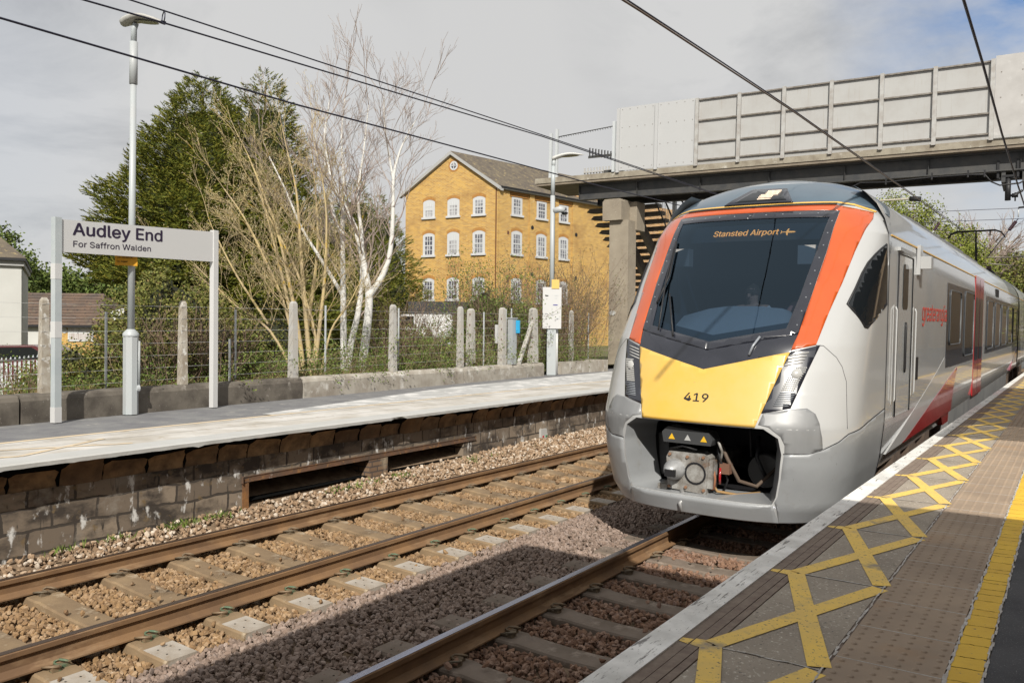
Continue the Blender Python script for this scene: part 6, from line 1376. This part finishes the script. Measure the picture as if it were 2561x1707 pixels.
B1 = [([(-13.58,13.72,1.0),(-13.48,13.81,2.1),(-13.44,13.84,2.9),(-13.53,13.79,3.5),(-13.68,13.7,4.3),(-13.87,13.58,4.8),(-14.08,13.44,5.3),(-14.21,13.36,5.7),(-14.34,13.28,6.4),(-14.33,13.3,6.9)], .11, .014),
      ([(-13.44,13.84,2.9),(-13.18,14.03,3.41),(-13.05,14.13,4.01),(-13.01,14.16,4.91),(-13.01,14.18,5.72),(-12.85,14.3,6.42),(-12.62,14.47,6.95)], .08, .010), ([(-13.01,14.18,5.5),(-13.19,14.07,6.72),(-13.22,14.05,7.5)], .032, .009)]
stemtree('birch_tree', 'white barked birch forking low into a curved right limb, in front of the mill corner', 'tree', B1, M_BIRCH, M_TWIG, 31, 2.7, 1.9, 2, .07, .60, nch=(5, 4))
B2 = [([(-13.85,13.55,1.0),(-13.77,13.6,1.79),(-13.65,13.7,2.5),(-13.60,13.77,3.3),(-13.62,13.77,4.3),(-13.68,13.7,5.21),(-13.6,13.79,6.21),(-13.52,13.86,7.3)], .09, .011)]
stemtree('birch_tree', 'straight white barked birch standing close behind the forked one', 'tree', B2, M_BIRCH, M_TWIG, 32, 2.6, 1.8, 2, .08, .60, nch=(5, 4))
B3 = [([(-14.3,13.9,.9),(-14.33,13.9,2.69),(-14.36,13.9,3.7),(-14.38,13.9,4.7),(-14.36,13.9,5.7),(-14.43,13.9,6.7),(-14.38,13.95,7.6)], .085, .011), ([(-14.33,13.9,2.9),(-14.7,13.6,3.69),(-15.1,13.3,4.49),(-15.45,13.1,5.39),(-15.8,12.9,6.19)], .05, .014), ([(-14.36,13.9,4.2),(-14.65,13.8,5.1),(-14.8,13.7,6.2),(-14.75,13.8,7.6)], .045, .012)]
stemtree('birch_tree', 'slim leftmost birch with pale stems leaning left among the twiggy shrubs', 'tree', B3, M_BIRCH, M_TWIG, 33, 2.6, 1.8, 2, .08, .60, nch=(5, 4))
SC = [([(-13.1,11.63,1.1),(-13.22,11.56,2.09),(-13.39,11.46,3.07),(-13.59,11.34,4.06),(-13.9,11.14,5.04),(-14.13,10.99,5.7)], .055, .012), ([(-13.17,11.58,1.1),(-13.41,11.43,2.44),(-13.8,11.19,3.52),(-14.18,10.94,4.41),(-14.53,10.71,5.0)], .045, .010),
      ([(-12.99,11.71,1.1),(-13.12,11.64,2.63),(-13.21,11.59,3.88),(-13.3,11.55,4.96),(-13.47,11.45,5.8)], .055, .012), ([(-12.95,11.73,1.1),(-12.85,11.81,2.27),(-12.79,11.87,3.17),(-12.78,11.9,4.43),(-12.87,11.85,5.3)], .05, .010),
      ([(-13.25,11.53,1.1),(-13.7,11.23,2.08),(-14.31,10.83,2.61),(-14.76,10.53,3.14),(-15.0,10.35,3.45)], .032, .008), ([(-13.1,11.63,1.1),(-12.92,11.76,1.91),(-13.28,11.54,3.34),(-13.74,11.24,4.4),(-13.9,11.1,4.9)], .04, .01), ([(-12.84,11.81,1.1),(-12.67,11.94,2.09),(-12.38,12.14,2.63),(-12.15,12.3,3.18)], .03, .008)]
stemtree('many_stemmed_tree', 'many stemmed leafless tree with yellow lichen on its bark, fanning out right of the nameboard', 'tree', SC, M_TWIGY, M_TWIGY, 34, 3.0, 1.45, 2, .05, .62, 2, .032, nch=(5, 4))
SC2 = [([(-15.3,13.4,.9),(-15.5,13.3,2.5),(-15.8,13.1,4.0),(-16.2,12.9,5.6)], .06, .014), ([(-15.3,13.4,.9),(-15.1,13.6,2.8),(-15.0,13.7,4.4),(-15.1,13.6,6.2)], .06, .014), ([(-15.3,13.4,.9),(-15.9,13.0,2.2),(-16.6,12.6,3.4),(-17.1,12.3,4.5)], .045, .012)]
stemtree('many_stemmed_tree', 'budding leafless tree seen against the dark conifers, behind the yellow lichened one', 'tree', SC2, M_TWIGY, M_TWIGY, 35, 3.2, 1.8, 2, .06, .60, 2, .038, nch=(5, 4))

# leafy trees: branching skeleton with leaf clusters
def leafmat(name, cols): return pm(name, cols[0], .7, island=cols, spec=.3)
M_LSPR = leafmat('spring_leaves', [(.20, .24, .03), (.12, .15, .02), (.28, .30, .05), (.09, .11, .02), (.17, .20, .03)])
M_LMID = leafmat('mid_green_leaves', [(.06, .10, .018), (.11, .15, .03), (.04, .065, .012), (.14, .17, .04), (.08, .11, .02)])
M_LDRK = leafmat('ivy_leaves', [(.08, .10, .02), (.15, .16, .03), (.06, .075, .018), (.24, .23, .06), (.11, .12, .03), (.19, .13, .05)])
M_LHDG = leafmat('hedge_leaves', [(.07, .12, .015), (.13, .19, .03), (.045, .07, .012), (.17, .22, .05), (.10, .09, .03)])
def leafy(name, lab, base, H, stems, lm, seed, nper, size, blen, clump=.35, lvl=2, spread=.75, up=.05, cat='tree', bark=None):
    g = random.Random(seed); S = []
    for k in range(stems):
        a = 2*math.pi*k/stems+g.uniform(-.4, .4); lean_ = g.uniform(.10, .45) if stems > 1 else .05; h = H*g.uniform(.62, .80)
        P = [base]
        for i in range(1, 6): t = i/5; P.append((base[0]+math.cos(a)*lean_*h*t+g.uniform(-.1, .1), base[1]+math.sin(a)*lean_*h*t+g.uniform(-.1, .1), base[2]+h*t))
        S.append((P, H*.016+.03, .02))
    t = thing(name, lab, cat, base); tk = Tw(); tw = Tw(); tips = []
    for pts, r0, r1 in S:
        pts = [tuple(p[j]-base[j] for j in range(3)) for p in pts]; P = sleeve(tk, pts, r0, r1); n = len(P)
        for k in range(16):
            f = .18+.80*(k+g.random())/16; i = min(n-2, int(f*n)); a = g.uniform(0, 2*math.pi); nd = (math.cos(a)*.8, math.sin(a)*.8, .45)
            grow(tw, g, P[i], nd, blen*(1.1-.55*f)*g.uniform(.7, 1.1), r0*.3, lvl, up, spread, tips, (5, 4), 4, .006)
    tk.build('trunk', bark or M_BARK, t); tw.build('branches', M_TWIG, t)
    if nper:
        gg = np.random.default_rng(seed); T_ = np.array([q[0] for q in tips]); P = np.repeat(T_, nper, 0)+gg.normal(size=(len(T_)*nper, 3))*clump*.45; D = unit(gg, len(P)); D[:, 2] -= .2
        blades('crown', P, D, gg.uniform(.6, 1.3, len(P))*size, gg.uniform(.5, .8, len(P))*size, lm, t, gg, tri=False)
    return t
leafy('leafy_tree', 'green leafed tree rising behind the white house at the left edge', (-65.5, 28.3, .0), 12.6, 3, M_LMID, 41, 10, .26, 3.0, .7)
leafy('leafy_tree', 'low tree behind the mossy roof, between nameboard post and lamp post, left one', (-71.5, 36.0, -.2), 7.0, 4, M_LMID, 42, 9, .34, 4.2, .9)
leafy('leafy_tree', 'broad low tree just left of the lamp post behind the mossy roof', (-65.5, 40.0, -.2), 6.6, 4, M_LMID, 43, 9, .34, 4.2, .9)
leafy('leafy_tree', 'dark round tree at the far left horizon behind the mossy roof', (-80, 33, -.2), 7.2, 4, M_LDRK, 44, 8, .40, 4.6, 1.0)
leafy('leafy_tree', 'broad hedge tree filling the gap below the great conifer', (-50, 34, -.2), 5.6, 5, M_LDRK, 45, 9, .28, 3.6, .8)
leafy('leafy_tree', 'large yellow green spring tree above the train roof', (-9.5, 48.0, 0), 10.6, 5, M_LSPR, 46, 22, .12, 4.0, .62)
leafy('leafy_tree', 'bright green young tree above the train roof, left of the pantograph', (-6.4, 52, 0), 9.0, 4, M_LSPR, 47, 20, .12, 3.0, .55)
leafy('leafy_tree', 'yellow green tree partly behind the train nose, directly under the bridge girder', (-12.5, 50, 0), 10.0, 4, M_LSPR, 48, 18, .13, 3.6, .6)
leafy('bare_tree', 'bare bluish grey branched tree against the sky right of the green trees', (-5.9, 60.0, 0), 10.8, 6, M_LSPR, 49, 0, .1, 4.6, lvl=2, up=.10, spread=.55)
leafy('bare_tree', 'brown twiggy tree behind the pantograph', (-6.0, 64, 0), 8.2, 5, M_LDRK, 50, 3, .16, 3.8, .5)
leafy('leafy_tree', 'dull green tree right of the pantograph at the far end of the train', (-3.2, 60, 0), 7.6, 5, M_LDRK, 51, 7, .2, 3.2, .6)
leafy('leafy_tree', 'low dark tree on the embankment at the far right horizon', (-5.0, 84, 0), 9.0, 5, M_LDRK, 52, 7, .3, 4.5, .8)

# ivy mound behind the fence
def mound(name, lab, c, rad, n, lm, seed, size, cat='bush', twigs=True, kind=None):
    g = np.random.default_rng(seed); t = thing(name, lab, cat, c); ph = g.uniform(0, 6.28, 4)
    d = unit(g, n); d[:, 2] = np.abs(d[:, 2])*.98; az = np.arctan2(d[:, 1], d[:, 0]); nz = 1+.10*np.sin(4*az+ph[0]+d[:, 2]*5)+.08*np.sin(9*az+ph[1])+.09*np.sin(d[:, 2]*14+ph[2]+3*az)
    f = nz*g.uniform(.84, 1.05, n); P = d*np.array(rad)*f[:, None]
    D = d+unit(g, n)*.9; D /= np.linalg.norm(D, axis=1)[:, None]; D[:, 2] -= .15
    blades('leaves', P, D, g.uniform(.6, 1.4, n)*size, g.uniform(.5, .8, n)*size, lm, t, g, tri=False)
    V = []; rows, cols = 10, 24
    for i in range(rows+1):
        e = math.pi/2*i/rows
        for j in range(cols):
            a = 2*math.pi*j/cols; a = (a+math.pi) % (2*math.pi)-math.pi; z_ = math.sin(e); q = (1+.10*math.sin(4*a+ph[0]+z_*5)+.08*math.sin(9*a+ph[1])+.09*math.sin(z_*14+ph[2]+3*a))*.86
            V.append((rad[0]*math.cos(e)*math.cos(a)*q, rad[1]*math.cos(e)*math.sin(a)*q, rad[2]*z_*q))
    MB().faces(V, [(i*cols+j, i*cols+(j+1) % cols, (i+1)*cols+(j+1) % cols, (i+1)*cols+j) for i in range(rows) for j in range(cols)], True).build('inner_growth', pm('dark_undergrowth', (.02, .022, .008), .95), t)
    return t
mound('ivy_bush', 'tall rounded ivy covered bush behind the lamp post', (-14.0, 9.2, .6), (1.45, 1.6, 2.30), 30000, M_LDRK, 61, .060)
mound('bush', 'lower rounded green bush between the lamp post and the first fence post', (-14.9, 7.9, .5), (1.2, 1.1, 1.15), 9000, M_LDRK, 62, .055)
mound('bush', 'bushy dark growth at the foot of the lichened tree', (-14.6, 12.0, .5), (1.3, 1.2, 1.8), 12000, M_LDRK, 63, .055)
mound('bush', 'leafy bright green bush in front of the mill corner', (-14.6, 20.2, .6), (1.5, 1.3, 2.55), 12000, M_LHDG, 64, .075)
mound('bush', 'low green bush beneath the white fence post', (-14.2, 16.6, .5), (1.3, 1.7, 1.35), 11000, M_LHDG, 65, .065)
mound('bush', 'dense hedge like bush beside the bridge pier', (-15.4, 23.6, .5), (1.3, 1.8, 2.3), 11000, M_LHDG, 66, .07)
mound('bush', 'dusty green bush below the hoarding, right of the birches', (-17.5, 19.0, .5), (2.0, 1.8, 1.7), 10000, M_LDRK, 67, .075)
# brambles and twigs along the fence: nobody could count them
def brambles():
    g = random.Random(71); tw = Tw(); tips = []
    for k in range(430):
        y = g.uniform(6.3, 24); x = xwall(y)-.32-abs(g.gauss(0, .55)); z = 1.0
        a = g.uniform(0, 6.28); L = g.uniform(.40, 1.2)*(1.25 if y > 13 else (.85 if y > 7.2 else .42)); grow(tw, g, (x, y, z-.1), (math.cos(a)*.6, math.sin(a)*.6, 1.0), L, .006, 1, -.03, .8, tips, (4, 3), 4, .0028)
    t = thing('brambles', 'tangle of thin brown brambles and young leaves along the wire fence', 'brambles'); t['kind'] = 'stuff'
    tw.build('bramble_stems', pm('bramble_stem', (.20, .12, .08), .85, col2=(.30, .25, .15), scale=3), t)
    gg = np.random.default_rng(72); T_ = np.array([q[0] for q in tips]); P = np.repeat(T_, 8, 0)+gg.normal(size=(len(T_)*8, 3))*.07; D = unit(gg, len(P))
    blades('leaves', P, D, gg.uniform(.025, .06, len(P)), gg.uniform(.018, .035, len(P)), M_LHDG, t, gg, tri=False)
    n = 26000; y = gg.uniform(3, 25, n); x = -10.65-.092*y-.30-np.abs(gg.normal(size=n))*.9; P = np.stack([x, y, .95+np.abs(gg.normal(size=n))*.16], 1); ok = in_view(P); P = P[ok]; D = unit(gg, len(P))
    D[:, 2] = np.abs(D[:, 2])+.3; D /= np.linalg.norm(D, axis=1)[:, None]
    blades('ground_leaves', P, D, gg.uniform(.03, .10, len(P)), gg.uniform(.012, .04, len(P)), M_LHDG, t, gg, tri=False)
    n = 5000; y = gg.uniform(4, 13, n); x = -10.65-.092*y-.30-np.abs(gg.normal(size=n))*.35; P = np.stack([x, y, np.full(n, 1.0)], 1); D = unit(gg, n)*.6; D[:, 2] = 1; D /= np.linalg.norm(D, axis=1)[:, None]
    blades('dry_grass', P, D, gg.uniform(.15, .42, n), np.full(n, .007), pm('straw', (.42, .30, .16), .9, island=[(.45, .33, .18), (.30, .20, .10), (.36, .30, .12)]), t, gg)
brambles()
def shrub(lab, base, H, W, seed, n, stemm, lm, nl, size):
    g = random.Random(seed); t = thing('twiggy_shrub', lab, 'shrub', base); tw = Tw(); tips = []
    for k in range(n):
        a = g.uniform(0, 6.28); rr = g.uniform(0, W*.5); l = g.uniform(.10, .35); grow(tw, g, (math.cos(a)*rr, math.sin(a)*rr, 0), (math.cos(a)*l, math.sin(a)*l, 1), H*g.uniform(.55, 1.0), .010, 1, .03, .5, tips, (6, 4), 5, .004)
    tw.build('stems', stemm, t); gg = np.random.default_rng(seed); T_ = np.array([q[0] for q in tips]); P = np.repeat(T_, nl, 0)+gg.normal(size=(len(T_)*nl, 3))*.08; D = unit(gg, len(P))
    blades('leaves', P, D, gg.uniform(.6, 1.4, len(P))*size, gg.uniform(.4, .7, len(P))*size, lm, t, gg, tri=False); return t
M_TWR = pm('reddish_twig', (.14, .085, .06), .85, col2=(.22, .16, .11), scale=3)
M_LRB = leafmat('olive_brown_leaves', [(.14, .12, .05), (.09, .08, .03), (.20, .15, .08), (.12, .14, .03)])
shrub('tall reddish brown twiggy shrub against the orange brick wing beside the pier', (-14.5, 24.3, .8), 3.4, 2.4, 81, 90, M_TWR, M_LRB, 4, .05)
shrub('second brown twiggy shrub between information post and pier', (-13.9, 22.6, .9), 2.6, 1.6, 82, 60, M_TWR, M_LRB, 4, .05)
shrub('thin twiggy shrub in front of the mill gable, right of the birches', (-13.9, 15.6, .9), 2.0, 1.8, 83, 60, M_TWR, M_LRB, 4, .04)
shrub('sparse twiggy shrub in front of the first fence post and the red car', (-12.3, 5.6, 1.0), .6, 1.2, 84, 14, M_TWR, M_LHDG, 5, .035)
shrub('green tipped twiggy shrub beside the thick gate post', (-13.9, 19.3, .9), 2.9, 1.8, 85, 60, M_TWR, M_LHDG, 6, .06)
shrub('low twiggy shrub behind the mossy fence post', (-12.7, 8.6, 1.0), 1.3, 1.8, 86, 50, M_TWR, M_LRB, 4, .04)

# ================================================================== DRIVER
def driver(x, y, z, shirt, lab, seed):
    V = [(0, 0, 0), (0, .03, .18), (0, .02, .36), (0, .0, .47), (0, -.02, .57), (0, -.03, .68), (.17, .02, .42), (.27, -.04, .20), (.20, -.30, .14), (-.17, .02, .42), (-.27, -.04, .20), (-.20, -.30, .14), (.10, -.12, -.02), (.13, -.42, -.02), (.13, -.45, -.38), (-.10, -.12, -.02), (-.13, -.42, -.02), (-.13, -.45, -.38)]
    E = [(0, 1), (1, 2), (2, 3), (3, 4), (4, 5), (2, 6), (6, 7), (7, 8), (2, 9), (9, 10), (10, 11), (0, 12), (12, 13), (13, 14), (0, 15), (15, 16), (16, 17)]
    RAD = [.15, .135, .145, .055, .085, .07, .07, .045, .032, .07, .045, .032, .09, .07, .05, .09, .07, .05]
    me = bpy.data.meshes.new('person'); me.from_pydata(V, E, []); o = bpy.data.objects.new('person', me); COL.objects.link(o)
    md = o.modifiers.new('s', 'SKIN'); sk = me.skin_vertices[0].data
    for i, r in enumerate(RAD): sk[i].radius = (r, r*.85)
    sk[0].use_root = True; ss = o.modifiers.new('b', 'SUBSURF'); ss.levels = 1; ss.render_levels = 1
    dg = bpy.context.evaluated_depsgraph_get(); dg.update(); m2 = bpy.data.meshes.new_from_object(o.evaluated_get(dg)); o.modifiers.clear(); o.data = m2
    m2.materials.clear(); m2.materials.append(shirt); m2.materials.append(pm('skin', (.45, .27, .20), .6)); m2.materials.append(pm('dark_trousers', (.02, .02, .03), .8))
    for p in m2.polygons:
        p.use_smooth = True; c = p.center; p.material_index = 1 if (c.z > .45 or (c.y < -.24 and c.z > .08)) else (2 if c.z < .06 else 0)
    o.location = (x, y, z); tag(o, lab, 'person')
    g = MB(); W = []
    for j in range(5):
        a0 = j/4*math.pi/2
        for k in range(12): a = k*math.pi/6; W.append((.088*math.cos(a0)*math.cos(a), .0+.095*math.cos(a0)*math.sin(a), .60+.10*math.sin(a0)+.02*math.sin(a)))
    g.faces(W, [(j*12+k, j*12+(k+1) % 12, (j+1)*12+(k+1) % 12, (j+1)*12+k) for j in range(4) for k in range(12)], True).build('hair', pm('dark_hair', (.03, .02, .015), .8), o)
    MB().obox((0, -.115, .575), (1, 0, 0), (0, 1, 0), (0, 0, 1), .012, .02, .018).build('nose', MATS['skin'], o)
    for q in (-.03, .03): MB().obox((q, -.098, .60), (1, 0, 0), (0, 1, 0), (0, 0, 1), .010, .006, .006).build('eye', M_DARK, o)
    MB().obox((0, -.098, .535), (1, 0, 0), (0, 1, 0), (0, 0, 1), .022, .006, .005).build('mouth', pm('lips', (.3, .12, .10), .6), o)
    return o
driver(-3.05, 9.35, 1.98, pm('white_shirt', (.6, .6, .62), .8), 'train driver in a white shirt seated at the desk behind the windscreen', 1)
driver(-2.45, 9.45, 2.02, pm('hi_vis_orange', (.5, .25, .22), .8), 'second person in a pinkish top seated behind the right side of the windscreen', 2)

# small weeds in the cess and a few scraps of litter, individually placed
def weeds():
    g = np.random.default_rng(91); n = 900; y = g.uniform(3, 22, n); k = g.integers(0, 26, n); cy = g.uniform(3, 22, 26); y = cy[k]+g.normal(size=n)*.10; x = -7.76-.034*y-.22+np.abs(g.normal(size=n))*.08
    P = np.stack([x, y, np.full(n, -.06)], 1); D = unit(g, n); D[:, 2] = np.abs(D[:, 2])+.6; D /= np.linalg.norm(D, axis=1)[:, None]
    o = blades('weeds', P, D, g.uniform(.04, .12, n), g.uniform(.008, .02, n), M_LHDG, None, g, tri=False); tag(o, 'small green weeds at the foot of the far platform wall', 'weeds', kind='stuff')
weeds()
